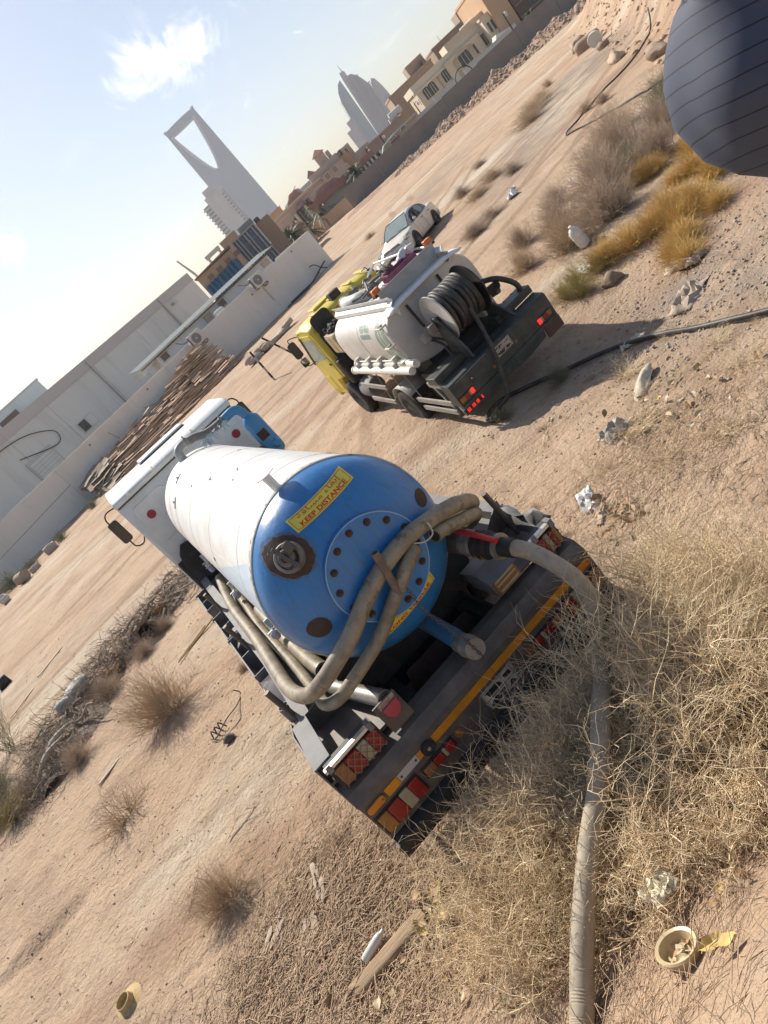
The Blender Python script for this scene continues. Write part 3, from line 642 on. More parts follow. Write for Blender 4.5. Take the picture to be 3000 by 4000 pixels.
def tower(a0, a1, e0, e1, e2):
    xa, xb = X2(a0), X2(a1); t_ = obj('tower', MB().bb((xa, 2, Z2(e0)), (xb, 2 + xb - xa, Z2(e1))), vpink, v2, smooth=0); c = ((xa + xb) / 2, 2 + (xb - xa) / 2); r = (xb - xa) / 2 + .3
    rf = MB(); rf.add([(c[0] - r, c[1] - r, Z2(e1)), (c[0] + r, c[1] - r, Z2(e1)), (c[0] + r, c[1] + r, Z2(e1)), (c[0] - r, c[1] + r, Z2(e1)), (c[0], c[1], Z2(e2))], [(0, 1, 4), (1, 2, 4), (2, 3, 4), (3, 0, 4), (3, 2, 1, 0)]); obj('roof', rf, redroof, t_, smooth=0)
tower(13.45, 14.25, 1.3, 2.25, 2.65); tower(12.35, 12.85, .9, 1.55, 1.95)
obj('small_turret', MB().bb((X2(14.3), 2, Z2(1.5)), (X2(14.6), 4, Z2(2.05))), vpink, v2, smooth=0)
rf = MB(); rf.prism([(X2(9.9), Z2(1.1)), (X2(11.35), Z2(1.1)), (X2(11.1), Z2(1.62)), (X2(10.5), Z2(1.62))], (0, 1, 0), (1, 0, 0), (0, 0, 1), (0, 8, 0)); obj('roof', rf, pinkroof, v2, smooth=0)
obj('parapet_strip', MB().bb((X2(11.4), .4, Z2(1.12)), (X2(12.3), .6, Z2(1.4))), vwhite, v2, smooth=0)
arch_window(v2, X2(10.55), Z2(-.75), 2.3, 3.0, -.1); obj('column', MB().cyl((X2(10.05), -.5, -1), (X2(10.05), -.5, Z2(.4)), .28, .28, 10), vcream2, v2); obj('column', MB().cyl((X2(10.95), -.5, -1), (X2(10.95), -.5, Z2(.4)), .28, .28, 10), vcream2, v2)
obj('porch_recess', MB().bb((X2(9.65), -.06, -.5), (X2(9.95), -.01, Z2(.25))), vbrown2, v2, smooth=0); obj('porch_roof', MB().lathe([(.02, .9), (.8, .6), (1.2, 0)], (X2(10.75), -.2, Z2(.45)), 'z', 16), pinkroof, v2)
rect_window(v2, X2(11.2), Z2(.05), 1.5, 1.3, 0, vbrown2)
for a, e in ((8.7, -.25), (9.2, .25), (11.9, .1), (12.6, .2)): rect_window(v2, X2(a), Z2(e) - .5, 2.3, 1.5, 0, vpink)
for a, e in ((13.5, .55), (14.2, .55), (14.6, .1)): rect_window(v2, X2(a), Z2(e), .8 if a < 14.5 else 2.2, .9, -.6, vbrown if a < 14.5 else vpink)
for a, e in ((15.2, 1.1), (15.6, .9)): rect_window(v2, X2(a), Z2(e), .45, .9, 2.98 if a < 15.3 else 1.0, vbrown2)
# garage row with red roofs in front
g2, og2 = frame('garage_row', 'low pale garage row with red tiled roofs in front of the beige villa', 'garage', 11.3, 7.0)
XG = lambda az: loc_x(az, 7, og2); ZG = lambda e: elz(e, dist(13, 7))
obj('wall', MB().bb((0, 0, -1), (XG(15.0), 6, ZG(-.38))), mat('pale_green_wall', (.42, .40, .32), rough=.85), g2, smooth=0)
obj('roof_fascia', MB().bb((-.3, -.5, ZG(-.38)), (XG(15.05), 6, ZG(.12))), redroof, g2, smooth=0)
rfm = MB(); rfm.prism([(XG(11.4), ZG(.12)), (XG(14.1), ZG(.12)), (XG(13.8), ZG(.42)), (XG(12.6), ZG(.55))], (0, .3, 0), (1, 0, 0), (0, 0, 1), (0, 5, 0)); obj('roof', rfm, pinkroof, g2, smooth=0)
c2, oc2 = frame('carport', 'open carport with terracotta fascia and white posts near the lamp posts', 'carport', 15.15, 8.0)
XC = lambda az: loc_x(az, 8, oc2)
obj('roof_fascia', MB().bb((0, 0, ZG(-.3)), (XC(17.0), 5, ZG(.08))), redroof, c2, smooth=0)
for k in range(6): obj('post', MB().bb((XC(15.2 + k * .33), .3, -1), (XC(15.2 + k * .33) + .35, .7, ZG(-.32))), vwhite, c2, smooth=0)
obj('back_wall', MB().bb((0, 4.5, -1), (XC(17.0), 4.9, ZG(-.3))), vbrown, c2, smooth=0)
a2, oa2 = frame('awning', 'pale barrel shaped car awning behind the grey wall by the palms', 'awning', 17.2, 4.0)
obj('canopy', MB().prism([(0, 1.5), (.3, 2.6), (1.2, 3.4), (3.5, 3.7), (7.5, 3.75), (7.5, 3.55), (3.5, 3.5), (1.3, 3.15), (.5, 2.5), (.2, 1.5)], (0, 0, 0), (1, 0, 0), (0, 0, 1), (0, 2.5, 0)), mat('awning_grey', (.42, .44, .42), rough=.6), a2); obj('post', MB().cyl((7.2, .2, -1), (7.2, .2, 3.6), .06), vwhite, a2); obj('back_panel', MB().bb((.3, 2.3, -1), (7.4, 2.45, 3.2)), vwhite, a2, smooth=0)
gb, ogb = frame('low_gate_box', 'small dark box on top of the grey wall at the awning', 'box', 18.3, 1.2)
obj('body', MB().bb((0, 0, 1.2), (1.5, .6, 3.1)), vbrown2, gb, smooth=0); obj('lid', MB().bb((-.05, -.05, 3.1), (1.55, .65, 3.16)), vbrown, gb, smooth=0)
lt = thing('villa', 'small pink roofed outbuilding behind the white wall end', 'villa', at(7.6, 112), rotz(8)); 
obj('wall', MB().bb((-2, 0, -1), (5, 5, 2.9)), vcream, lt, smooth=0); r_ = MB(); r_.prism([(-2.4, 2.9), (5.4, 2.9), (3.9, 4.0), (-.3, 4.2)], (0, -.4, 0), (1, 0, 0), (0, 0, 1), (0, 5.5, 0)); obj('roof', r_, pinkroof, lt, smooth=0)
lt2 = thing('villa', 'orange brown square house at the skyscraper foot', 'villa', at(8.6, 160), rotz(8.6))
obj('wall', MB().bb((-2.4, 0, -1), (2.6, 6, elz(1.45, 160))), vtan, lt2, smooth=0); obj('parapet', MB().bb((-2.5, -.1, elz(1.45, 160)), (2.7, 6.1, elz(1.45, 160) + .2)), vtan, lt2, smooth=0)
# lamp posts with twin lanterns on the street behind the wall
def lamp_post(i, az, top, lab):
    d = 121.0; o_ = at(az, d, 0); zt_ = elz(top, d)
    t_ = thing('street_lamp', lab, 'street lamp', o_, rotz(az), 'street lamps behind the boundary walls')
    pm_ = MB(); pm_.cyl((0, 0, -.5), (0, 0, zt_), .10, .075, 8); pm_.lathe([(.14, 0), (.16, .9), (.09, 1.0)], (0, 0, -.3), 'z', 10); pm_.cyl((0, 0, zt_), (0, 0, zt_ + .3), .05, .02, 6); obj('pole', pm_, black, t_)
    for s, zz in ((1, zt_ - .15), (1, 1.6), (-1, 1.9)):
        br_ = MB(); br_.tube(spline([(0, 0, zz), (s * .25, 0, zz + .2), (s * .45, 0, zz + .1)], 4), .045, 5); obj('bracket', br_, black, t_)
        obj('lantern', MB().lathe([(.03, .05), (.17, -.05), (.2, -.25), (.12, -.42), (.02, -.46)], (s * .45, 0, zz), 'z', 10), vwhite, t_)
for i, (az, tp, lab) in enumerate(((21.05, .34, 'twin lantern street lamp beside the plain brown house'), (17.96, .29, 'twin lantern street lamp in front of the low brown house'), (16.64, .26, 'twin lantern street lamp by the open carport'), (13.1, .30, 'twin lantern street lamp in front of the red garage roof'), (11.82, .17, 'twin lantern street lamp between the two left palms'), (9.55, .1, 'twin lantern street lamp beside the white columned porch'), (7.3, -.05, 'twin lantern street lamp beside the blue glass building'))):
    lamp_post(i, az, tp, lab)
wl = thing('street_lamp', 'slim black lamp post beside the tall plain tan house', 'street lamp', at(28.6, 116), rotz(28.6)); obj('pole', MB().cyl((0, 0, 0), (0, 0, 5.3), .10, .08, 8), black, wl); obj('lantern', MB().lathe([(.05, .2), (.22, 0), (.15, -.45), (.03, -.5)], (.3, 0, 5.2), 'z', 8), vwhite, wl)
# palms
palm_leaf = mat('palm_leaf', (.07, .105, .045), (.10, .13, .06), sc=3, rough=.6, island=.25); palm_bark = mat('palm_bark', (.16, .12, .085), (.10, .075, .05), sc=6, rough=.9)
def palm(az, d, zc, rad, lab, seed):
    rr = random.Random(seed); t_ = thing('palm_tree', lab, 'palm tree', at(az, d, 0), (0, 0, seed), 'palms behind the boundary walls')
    tk = MB(); tk.tube([(0, 0, -.6), (.05, 0, zc * .5), (0, .04, zc)], [.32, .24, .2], 9); obj('trunk', tk, palm_bark, t_)
    cr = MB()
    for k in range(44):
        a = rr.uniform(0, 6.28); e = rr.uniform(-.5, 1.25); L_ = rad * rr.uniform(.8, 1.1); pts = []
        for j in range(8):
            s = j / 7; x = math.cos(e) * s * L_; z = math.sin(e) * s * L_ - .42 * L_ * s * s; pts.append(Vector((math.cos(a) * x, math.sin(a) * x, zc + z)))
        side = Vector((-math.sin(a), math.cos(a), 0))
        for j in range(1, 8):
            p = pts[j]; q = pts[j - 1]; t = (p - q)
            for s in (-1, 1):
                for f in (0, .5):
                    b0 = q + t * f; tip = b0 + t * 1.3 + side * s * L_ * .20 * (1 - .5 * j / 7) + Vector((0, 0, -.06 * L_))
                    cr.add([b0, b0 + t * .4, tip], [(0, 1, 2)])
    obj('crown', cr, palm_leaf, t_, smooth=0)
palm(15.14, 117, 3.2, 2.4, 'dense dark green palm crown over the grey wall', 1); palm(11.55, 120, 3.0, 2.9, 'wide feathery palm in front of the beige villa arch', 2); palm(8.85, 110, 2.9, 2.7, 'tall feathery palm just right of the blue glass building', 3); palm(10.0, 114, 1.7, 2.3, 'low bushy palm behind the corner of the white wall', 4); palm(17.2, 124, 2.6, 1.5, 'small palm tuft beside the pale barrel awning', 5); palm(29.9, 117, 3.0, 1.2, 'small bright palm tuft above the grey wall at far right', 6)
# ================================================================== BUILDINGS BEHIND THE WHITE WALL
bglass = mat('blue_facade_glass', (.05, .13, .25), (.07, .17, .30), sc=.6, rough=.18, spec=.6); bframe = mat('facade_fin', (.40, .36, .32), rough=.6)
d = 92; bg_ = thing('office_building', 'low office block with blue glass front and pale vertical fins', 'office building', at(6.25, d), rotz(6.25))
w2 = d * math.tan(R(1.05)); zt = elz(1.8, d)
obj('wall', MB().bb((-w2, .5, -1), (w2, 12, zt)), vbrown, bg_, smooth=0)
for k in range(8):
    xa = -w2 + 2 * w2 * k / 8; obj('pane', MB().bb((xa + .08, .38, 0), (xa + 2 * w2 / 8 - .08, .47, zt - .15)), bglass, bg_, smooth=0)
    for j in range(3): obj('mullion', MB().bb((xa + .06, .33, 1.4 + j * 2.2), (xa + 2 * w2 / 8 - .06, .37, 1.46 + j * 2.2)), bframe, bg_, smooth=0)
for k in range(9):
    if k in (3, 6): continue
    obj('fin', MB().bb((-w2 + 2 * w2 * k / 8 - .09, 0, 0), (-w2 + 2 * w2 * k / 8 + .09, .6, zt + .05)), bframe, bg_, smooth=0)
obj('roof_edge', MB().bb((-w2 - .1, .2, zt), (w2 + .1, 12, zt + .2)), bframe, bg_, smooth=0)
obj('roof_room', MB().bb((w2 - 1.9, 3, zt + .2), (w2 + .2, 8, zt + .9)), mat('roof_room_grey', (.22, .23, .22), rough=.7), bg_, smooth=0)
bs = thing('house', 'brown pink block standing right against the blue glass office', 'house', at(7.75, 96), rotz(7.75)); obj('wall', MB().bb((-.6, 0, -1), (1.3, 8, elz(1.7, 96))), vbrown, bs, smooth=0); obj('roof_tank', MB().bb((-.5, 1, elz(1.7, 96)), (.2, 2, elz(2.05, 96))), vbrown2, bs, smooth=0)
bq = thing('house', 'square brown stair block left of the blue glass office', 'house', at(5.25, 110), rotz(5.25)); obj('wall', MB().bb((-1.4, 0, -1), (1.3, 6, elz(2.35, 110))), vbrown, bq, smooth=0); obj('parapet', MB().bb((-1.45, -.05, elz(2.35, 110)), (1.35, 6.05, elz(2.35, 110) + .15)), vbrown, bq, smooth=0)
tarp = mat('blue_tarpaulin', (.035, .11, .20), (.05, .14, .24), sc=1.5, rough=.55, bump=.05, bsc=2)
d = 84; bt = thing('building', 'unfinished brown building draped with blue tarpaulin behind the shed', 'building', at(3.2, d), rotz(3.2)); w3 = d * math.tan(R(1.65))
obj('wall', MB().bb((-w3, .5, -1), (w3, 10, elz(1.7, d))), vbrown, bt, smooth=0); obj('roof_edge', MB().prism([(-w3 - .2, elz(1.7, d)), (w3 + .2, elz(1.8, d)), (w3 + .2, elz(1.95, d)), (-w3 - .2, elz(1.8, d))], (0, 0, 0), (1, 0, 0), (0, 0, 1), (0, 10, 0)), vbrown2, bt, smooth=0)
for k in range(7):
    xa = -w3 + .1 + (2 * w3 - .2) * k / 7; xe = -w3 + .1 + (2 * w3 - .2) * (k + 1) / 7; rr = random.Random(k); m_ = MB(); rows = []
    for j in range(7): rows.append([Vector((xa + (xe - xa) * i / 5, .3 - .16 * math.sin(i * 1.2 + k) * (j / 6), 0 + (elz(.9 + .02 * k, d)) * j / 6 * (1 if j < 6 else .98 + .02 * rr.random()))) for i in range(6)])
    m_.loft(rows, closed=False, caps=False); obj('tarpaulin_sheet', m_, tarp, bt)
for k in range(4): obj('opening', MB().bb((-w3 + 1 + k * 1.25, .44, elz(1.0, d)), (-w3 + 1.7 + k * 1.25, .49, elz(1.35, d))), vbrown2, bt, smooth=0)
d = 130; fr_ = thing('roof_frame', 'white concrete roof frame standing behind the brown building', 'roof frame', at(3.7, d), rotz(3.7)); fm_ = MB()
for s in (-1.15, 1.15): obj('column', MB().bb((s - .22, 0, 0), (s + .22, 2, elz(2.35, d))), mat('far_white', (.48, .48, .47), rough=.7), fr_, smooth=0)
obj('beam', MB().bb((-1.5, -.05, elz(2.15, d)), (1.5, 2, elz(2.42, d))), mat('far_white', (.48, .48, .47)), fr_, smooth=0)
# warehouse
whm = mat('warehouse_panel', (.66, .66, .63), (.61, .61, .58), sc=.25, rough=.75, c3=(.50, .49, .46), sc3=.8, lo3=.5, hi3=.72, stretch=(1, 1, .12)); wht = mat('warehouse_trim', (.52, .50, .47), rough=.7)
W0, W1 = at(-30, 53), at(1.35, 76); wd2 = (W1 - W0).normalized(); Lh = (W1 - W0).length
wh = thing('warehouse', 'long pale grey panel warehouse with flat parapet behind the white wall', 'warehouse', W0, (0, 0, math.atan2(wd2.y, wd2.x)))
def whx(az):
    dd = Vector((math.sin(R(az)), math.cos(R(az)), 0)); t = (W0.x * wd2.y - W0.y * wd2.x) / (dd.x * wd2.y - dd.y * wd2.x); return (dd * t - W0).dot(wd2)
edges = [0, whx(-22), whx(-16), whx(-12.4), whx(-8.3), whx(-4.2), whx(-1.5), Lh]
for a, b in zip(edges, edges[1:]):
    obj('wall_panel', MB().bb((a + .015, 0, -1), (b - .015, .3, 6.55)), whm, wh, smooth=0); obj('parapet', MB().bb((a + .01, -.05, 6.56), (b - .01, .35, 7.3)), wht, wh, smooth=0)
obj('roof', MB().bb((0, .36, -1), (Lh, 18, 6.9)), whm, wh, smooth=0)
obj('trim_line', MB().bb((0, -.09, 6.45), (Lh, -.002, 6.56)), wht, wh, smooth=0)
for a in (-8.3, -1.5): obj('downpipe', MB().bb((whx(a) - .12, -.2, -1), (whx(a) + .12, -.06, 7.1)), wht, wh, smooth=0)
wx = whx(-11.35); wo = obj('window', MB().bb((wx - .9, -.1, 3.1), (wx + .9, -.005, 4.1)), vwhite, wh, smooth=0)
obj('pane', MB().bb((wx - .82, -.14, 3.2), (wx - .05, -.105, 4.0)), vglass, wo, smooth=0); obj('pane', MB().bb((wx + .05, -.13, 3.2), (wx + .82, -.105, 4.0)), whm, wo, smooth=0)
sx_ = whx(-15.4); so = obj('shutter', MB().bb((sx_ - 1.3, -.12, 0.2), (sx_ + 1.3, -.005, 4.4)), wht, wh, smooth=0)
for k in range(14): obj('slat', MB().bb((sx_ - 1.15, -.17, .4 + k * .27), (sx_ + 1.15, -.125, .4 + k * .27 + .22)), whm, so, smooth=0)
cb = MB(); cb.tube(spline([(whx(-19), -.12, 6.3), (whx(-15.5), -.2, 6.0), (whx(-13.6), -.2, 5.0), (whx(-13.5), -.2, 4.2), (whx(-14.2), -.2, 4.0), (whx(-16.5), -.2, 4.9)], 6), .035, 5); obj('cable', cb, black, wh)
obj('wall_lamp', MB().box((whx(-.9), -.25, 6.0), (.5, .4, .25)), wht, wh, smooth=0)
D2 = 70; W2 = thing('warehouse', 'taller grey warehouse at the left behind the panel warehouse', 'warehouse', at(-19, D2 + 6), rotz(-16)); xr = (at(-11.8, D2 + 8) - at(-19, D2 + 6)).length
obj('wall', MB().bb((-14, 0, -1), (xr, 18, elz(3.85, D2 + 8))), whm, W2, smooth=0); obj('parapet', MB().bb((-14, -.1, elz(3.85, D2 + 8)), (xr + .1, 18, elz(3.98, D2 + 8))), wht, W2, smooth=0)
for k in range(3): obj('open_bay', MB().bb((1 + 2.3 * k - 1.0, -.06, elz(2.7, D2 + 6)), (1 + 2.3 * k + 1.0, -.005, elz(3.5, D2 + 6))), vbrown2, W2, smooth=0)
# shed with corrugated roof
metalroof = mat('corrugated_roof', (.27, .285, .28), (.23, .245, .24), sc=1, rough=.95, spec=.05); shedw = mat('shed_panel', (.62, .64, .66), (.57, .59, .62), sc=.5, rough=.6)
wallw = mat('white_wall_render', (.76, .71, .64), (.70, .65, .58), sc=.7, rough=.85, c3=(.54, .47, .39), sc3=1.4, lo3=.62, hi3=.8, stretch=(1, 1, .35))
B0, B1 = Vector((-44, 39.23, 0)), Vector((10.4, 59.0, 0)); bd = (B1 - B0).normalized(); BROT = (0, 0, math.atan2(bd.y, bd.x)); Lb = (B1 - B0).length
def bx_(az, back=0.0):
    bn = Vector((bd.y, -bd.x, 0)); P = B0 - bn * back if bn.y < 0 else B0 + bn * back
    dd = Vector((math.sin(R(az)), math.cos(R(az)), 0)); t = (P.x * bd.y - P.y * bd.x) / (dd.x * bd.y - dd.y * bd.x); return (dd * t - P).dot(bd)
sh = thing('site_cabin', 'long white prefab cabin with corrugated metal roof behind the white wall', 'cabin', B0, BROT)
xa, xe = bx_(-4.6, 2.2), bx_(6.6, 2.2); k = 0; x = xa
while x < xe - .1:
    e = min(x + 2.4, xe); obj('wall_panel', MB().bb((x + .01, 2.2, -.3), (e - .01, 2.35, 3.75)), shedw, sh, smooth=0); x = e
obj('side_wall', MB().bb((xa, 2.36, -.3), (xa + .15, 6.2, 3.75)), shedw, sh, smooth=0); obj('side_wall', MB().bb((xe - .15, 2.36, -.3), (xe, 6.2, 3.75)), shedw, sh, smooth=0)
x = xa - 1.6; ra = random.Random(3)
while x < xe + .5:      # ridged sheets
    e = min(x + 1.05, xe + .5); m_ = MB(); rows = []
    for yy, zz in ((1.55, 3.86), (4.6, 4.13)):
        rows.append([Vector((x + (e - x) * i / 8 + .004, yy, zz + .045 * (i % 2))) for i in range(9)])
    m_.loft(rows, closed=False, caps=False)
    oo = obj('roof_sheet', m_, metalroof, sh, smooth=0); so_ = oo.modifiers.new('thick', 'SOLIDIFY'); so_.thickness = .02; x = e
obj('fascia', MB().bb((xa - 1.5, 1.7, 3.66), (xe + .4, 2.19, 3.76)), mat('shed_dark', (.10, .085, .075), rough=.8), sh, smooth=0)
obj('gable_hood', MB().prism([(0, 3.3), (1.6, 3.74), (0, 3.83)], (xa - 1.6, 1.7, 0), (1, 0, 0), (0, 0, 1), (0, 2.8, 0)), wht, sh, smooth=0)
for az, nm in ((-4.0, 'window'), (1.75, 'window')):
    wo = obj(nm, MB().bb((bx_(az, 2.2) - .36, 2.12, 3.05), (bx_(az, 2.2) + .36, 2.19, 3.6)), shedw, sh, smooth=0); obj('pane', MB().bb((bx_(az, 2.2) - .3, 2.08, 3.1), (bx_(az, 2.2) + .3, 2.115, 3.55)), vbrown2, wo, smooth=0)
for az in (.35, 6.1): obj('patch_panel', MB().bb((bx_(az, 2.2) - .35, 2.14, 3.05), (bx_(az, 2.2) + .35, 2.19, 3.5)), vpink, sh, smooth=0)
# white boundary wall in front
ww = thing('boundary_wall', 'off-white rendered boundary wall with air conditioners and a timber pile against it', 'wall', B0, BROT)
edges = [0, bx_(-24), bx_(-15.4), bx_(-8), bx_(-1.2), bx_(4.9), Lb]
for a, b in zip(edges, edges[1:]): obj('wall_panel', MB().bb((a + .006, 0, -.8), (b - .006, .22, 2.95)), wallw, ww, smooth=0)
obj('return_wall', MB().bb((Lb - .22, .225, -.8), (Lb, 7, 2.95)), wallw, ww, smooth=0)
for a, z in ((-12.4, 2.5), (-6.6, 2.55), (8.1, 2.6), (3.85, 2.3)): obj('weep_hole', MB().bb((bx_(a) - .06, -.012, z), (bx_(a) + .06, -.002, z + .12)), vbrown2, ww, smooth=0)
obj('crack_line', MB().prism([(bx_(-15.4), 1.62), (bx_(-22.9), 1.30), (bx_(-22.9), 1.27), (bx_(-15.4), 1.58)], (0, -.008, 0), (1, 0, 0), (0, 0, 1), (0, .006, 0)), vbrown, ww, smooth=0)
acm = mat('ac_casing', (.62, .60, .55), rough=.5); acd = mat('ac_grille', (.16, .15, .14), rough=.5)
def ac_unit(az, lab):
    p = B0 + bd * bx_(az); t_ = thing('air_conditioner', lab, 'air conditioner', (p.x, p.y, 2.38), BROT, 'air conditioner units on the white wall')
    obj('casing', MB().bb((-.55, -.62, 0), (.55, -.16, .92)), acm, t_, bevel=.02)
    obj('fan_grille', MB().lathe([(.36, -.64), (.36, -.625), (.33, -.622)], (-.08, 0, .47), 'y', 28), acd, t_)
    rg = MB()
    for r_ in (.34, .27, .2, .13):
        rg.tube([(-.08 + r_ * math.cos(R(a)), -.648, .47 + r_ * math.sin(R(a))) for a in range(0, 361, 20)], .008, 4, caps=False)
    obj('grille_ring', rg, acm, t_); obj('hub', MB().cyl((-.08, -.66, .47), (-.08, -.64, .47), .07), acm, t_)
    obj('side_louver', MB().bb((-.56, -.55, .1), (-.552, -.22, .85)), acd, t_, smooth=0)
    for s in (-.4, .4): obj('bracket', MB().bb((s - .025, -.62, -.06), (s + .025, 0, -.005)), vbrown2, t_, smooth=0)
    hp = MB(); hp.tube(spline([(.5, -.3, .1), (.62, -.2, -.15), (.35, -.12, -.22), (.2, -.06, 0)], 5), .035, 6); hp.tube(spline([(-.55, -.2, .7), (-.9, -.1, .75), (-1.2, 0.2, 1.1)], 5), .03, 6); obj('pipe', hp, ropem, t_)
    obj('drain_stain_pipe', MB().cyl((.1, -.03, -.05), (.1, -.03, -1.45), .018), vbrown, t_)
ac_unit(-1.5, 'air conditioner unit on the white wall just right of the timber pile'); ac_unit(4.7, 'air conditioner unit on the white wall nearer its right end')
wh_ = thing('water_heater', 'white tank water heater behind the white wall below the cabin window', 'water heater', B0 + bd * bx_(1.45) + Vector((0, 0, 2.9)) + Vector((-.3, .9, 0)), BROT); obj('tank', MB().lathe([(.1, -.45), (.36, -.42), (.38, 0), (.36, .42), (.1, .45)], axis='x', n=18), pvc, wh_); obj('bracket', MB().bb((-.3, -.05, -.5), (.3, .3, -.36)), vbrown2, wh_)
pp = MB(); q0 = B0 + bd * bx_(8.35); q1 = B0 + bd * bx_(9.0)
pp.tube(spline([q0 + Vector((0, -.12, .95)), (q0 + q1) / 2 + Vector((0, -.35, .85)), q1 + Vector((0, -.4, .3)), q1 + Vector((.3, -.5, .05))], 6), .035, 6); solo('hose_pipe', pp, hosed, 'thin dark pipe sticking out low on the white wall', 'pipe')
for i, (a0_, a1_, lab) in enumerate(((5.3, 9.4, 'long dark pipe lying along the foot of the white wall'), (4.5, 8.2, 'second dark pipe lying in front of the wall pipe'))):
    u = B0 + bd * bx_(a0_); v_ = B0 + bd * bx_(a1_); off = Vector((.35, -.95, 0)) * (.8 + i * .9); pm_ = MB(); pm_.tube([u + off + Vector((0, 0, .08)), (u + v_) / 2 + off * 1.2 + Vector((0, 0, .06)), v_ + off * (.6 if i else .3) + Vector((0, 0, .25 if i else .5))], .05, 6); solo('steel_pipe', pm_, hosed, lab, 'pipe', 'pipes at the foot of the white wall')
# ================================================================== VACUUM TANKER (near)
M1 = Matrix(((.9768, -.2132, .0192), (.2130, .9770, .0139), (-.0217, -.0095, .9997)))
vt = thing('vacuum_tanker', 'white vacuum tanker truck with a blue domed rear end and white cab', 'tanker truck', (-.3096, 4.345, .0935), M1)
TR, ZC, YS, YF = .731, 1.993, .539, 6.049
def dome_y(r): return YS - .46 * max(0.0, 1 - min(r / TR, 1) ** 2.6) ** .55
def on_dome(x, z, off=0.0):
    """point on the blue end lifted by off along its normal"""
    dx, dz = x, z - ZC; r = math.hypot(dx, dz); e = 1e-3
    n_ = Vector((-(dome_y(math.hypot(dx + e, dz)) - dome_y(math.hypot(dx - e, dz))) / (2 * e), 1, -(dome_y(math.hypot(dx, dz + e)) - dome_y(math.hypot(dx, dz - e))) / (2 * e))).normalized()
    return Vector((x, dome_y(r), z)) - n_ * off
tk = MB(); tk.lathe([(.001, YF + .36), (.25, YF + .34), (.45, YF + .27), (.6, YF + .17), (.69, YF + .07), (TR, YF)] + [(TR, YF - (YF - YS) * k / 10) for k in range(1, 11)], (0, 0, ZC), 'y', 72)
tank = obj('tank', tk, white, vt, smooth=50)
SEAM = mat('seam_dirty', (.56, .53, .47), (.40, .37, .31), sc=4, rough=.6)
for y in (1.06, 2.35, 3.6, 4.85, 5.5): sm = MB(); sm.tube([(TR * math.cos(R(a)) * 1.0, y, ZC + TR * math.sin(R(a)) * 1.0) for a in range(0, 361, 5)], .0022, 5, caps=False); obj('weld_seam', sm, SEAM, tank)
for (a, y0_, y1_) in ((150, 1.06, 2.35), (118, 4.85, 5.5), (62, 2.35, 3.6)): sm = MB(); sm.tube([(TR * math.cos(R(a)), y0_, ZC + TR * math.sin(R(a))), (TR * math.cos(R(a)), y1_, ZC + TR * math.sin(R(a)))], .0035, 5); obj('weld_seam', sm, SEAM, tank)
de = MB(); de.lathe([(TR * k / 40, dome_y(TR * k / 40)) if k else (.0005, dome_y(0)) for k in range(0, 41)][::-1], (0, 0, ZC), 'y', 96); endo = obj('tank_end', de, blue, vt, smooth=60)
rm = MB(); rm.tube([((TR + .002) * math.cos(R(a)), YS + .004, ZC + (TR + .002) * math.sin(R(a))) for a in range(0, 361, 4)], .009, 6, caps=False); obj('end_seam', rm, mat('seam_rim', (.58, .56, .50), (.22, .19, .14), sc=9, lo=.52, hi=.68, rough=.6), endo)
# manhole plate
mp_ = MB(); mp_.lathe([(.001, .052), (.363, .052), (.369, .058), (.369, .125)], (0.012, 0, ZC), 'y', 64); mh = obj('manhole_cover', mp_, blue, vt, smooth=40)
ed = MB(); ed.tube([(.012 + .369 * math.cos(R(a)), .056, ZC + .369 * math.sin(R(a))) for a in range(0, 361, 5)], .0045, 5, caps=False); obj('cover_edge', ed, mat('scuffed_edge', (.30, .42, .52), rough=.4), mh)
bm_ = bpy.data.meshes
for k in range(14):
    a = R(12 + 360 / 14 * k); x, z = .012 + .315 * math.cos(a), ZC + .315 * math.sin(a)
    if k == 0: bolt0 = mesh('bolt', MB().cyl((0, .052, 0), (0, .034, 0), .019, .019, 6).cyl((0, .0515, 0), (0, .048, 0), .027, .027, 14).cyl((0, .034, 0), (0, .022, 0), .011, .009, 10), rust)
    o = bpy.data.objects.new('bolt', bolt0); COL.objects.link(o); o.parent = mh; o.location = (x, 0, z)
def dome_patch(name, cx, cz, rad, m, off, parent, jag=.06, n=40, seed=1, label=None):
    rr = random.Random(seed); mb = MB(); rings = []
    for i in range(1, 5):
        rings.append([on_dome(cx + rad * i / 4 * (1 + (rr.uniform(-jag, jag) if i == 4 else 0)) * math.cos(2 * math.pi * k / n), cz + rad * i / 4 * (1 + (rr.uniform(-jag, jag) if i == 4 else 0)) * math.sin(2 * math.pi * k / n), off) for k in range(n)])
    mb.add([on_dome(cx, cz, off)], []); o0 = 1
    for r in rings: mb.v.extend([tuple(v) for v in r])
    for k in range(n): mb.f.append((0, o0 + k, o0 + (k + 1) % n)); mb.m.append(0)
    for i in range(3):
        for k in range(n): a = o0 + i * n + k; b = o0 + i * n + (k + 1) % n; mb.f.append((a, b, b + n, a + n)); mb.m.append(0)
    return obj(name, mb, m, parent, smooth=60, label=label)
dome_patch('bare_patch', -.535, 1.94, .078, disc, .003, endo, .03, seed=2); dome_patch('bare_patch', .598, 2.035, .062, disc, .003, endo, .03, seed=3)
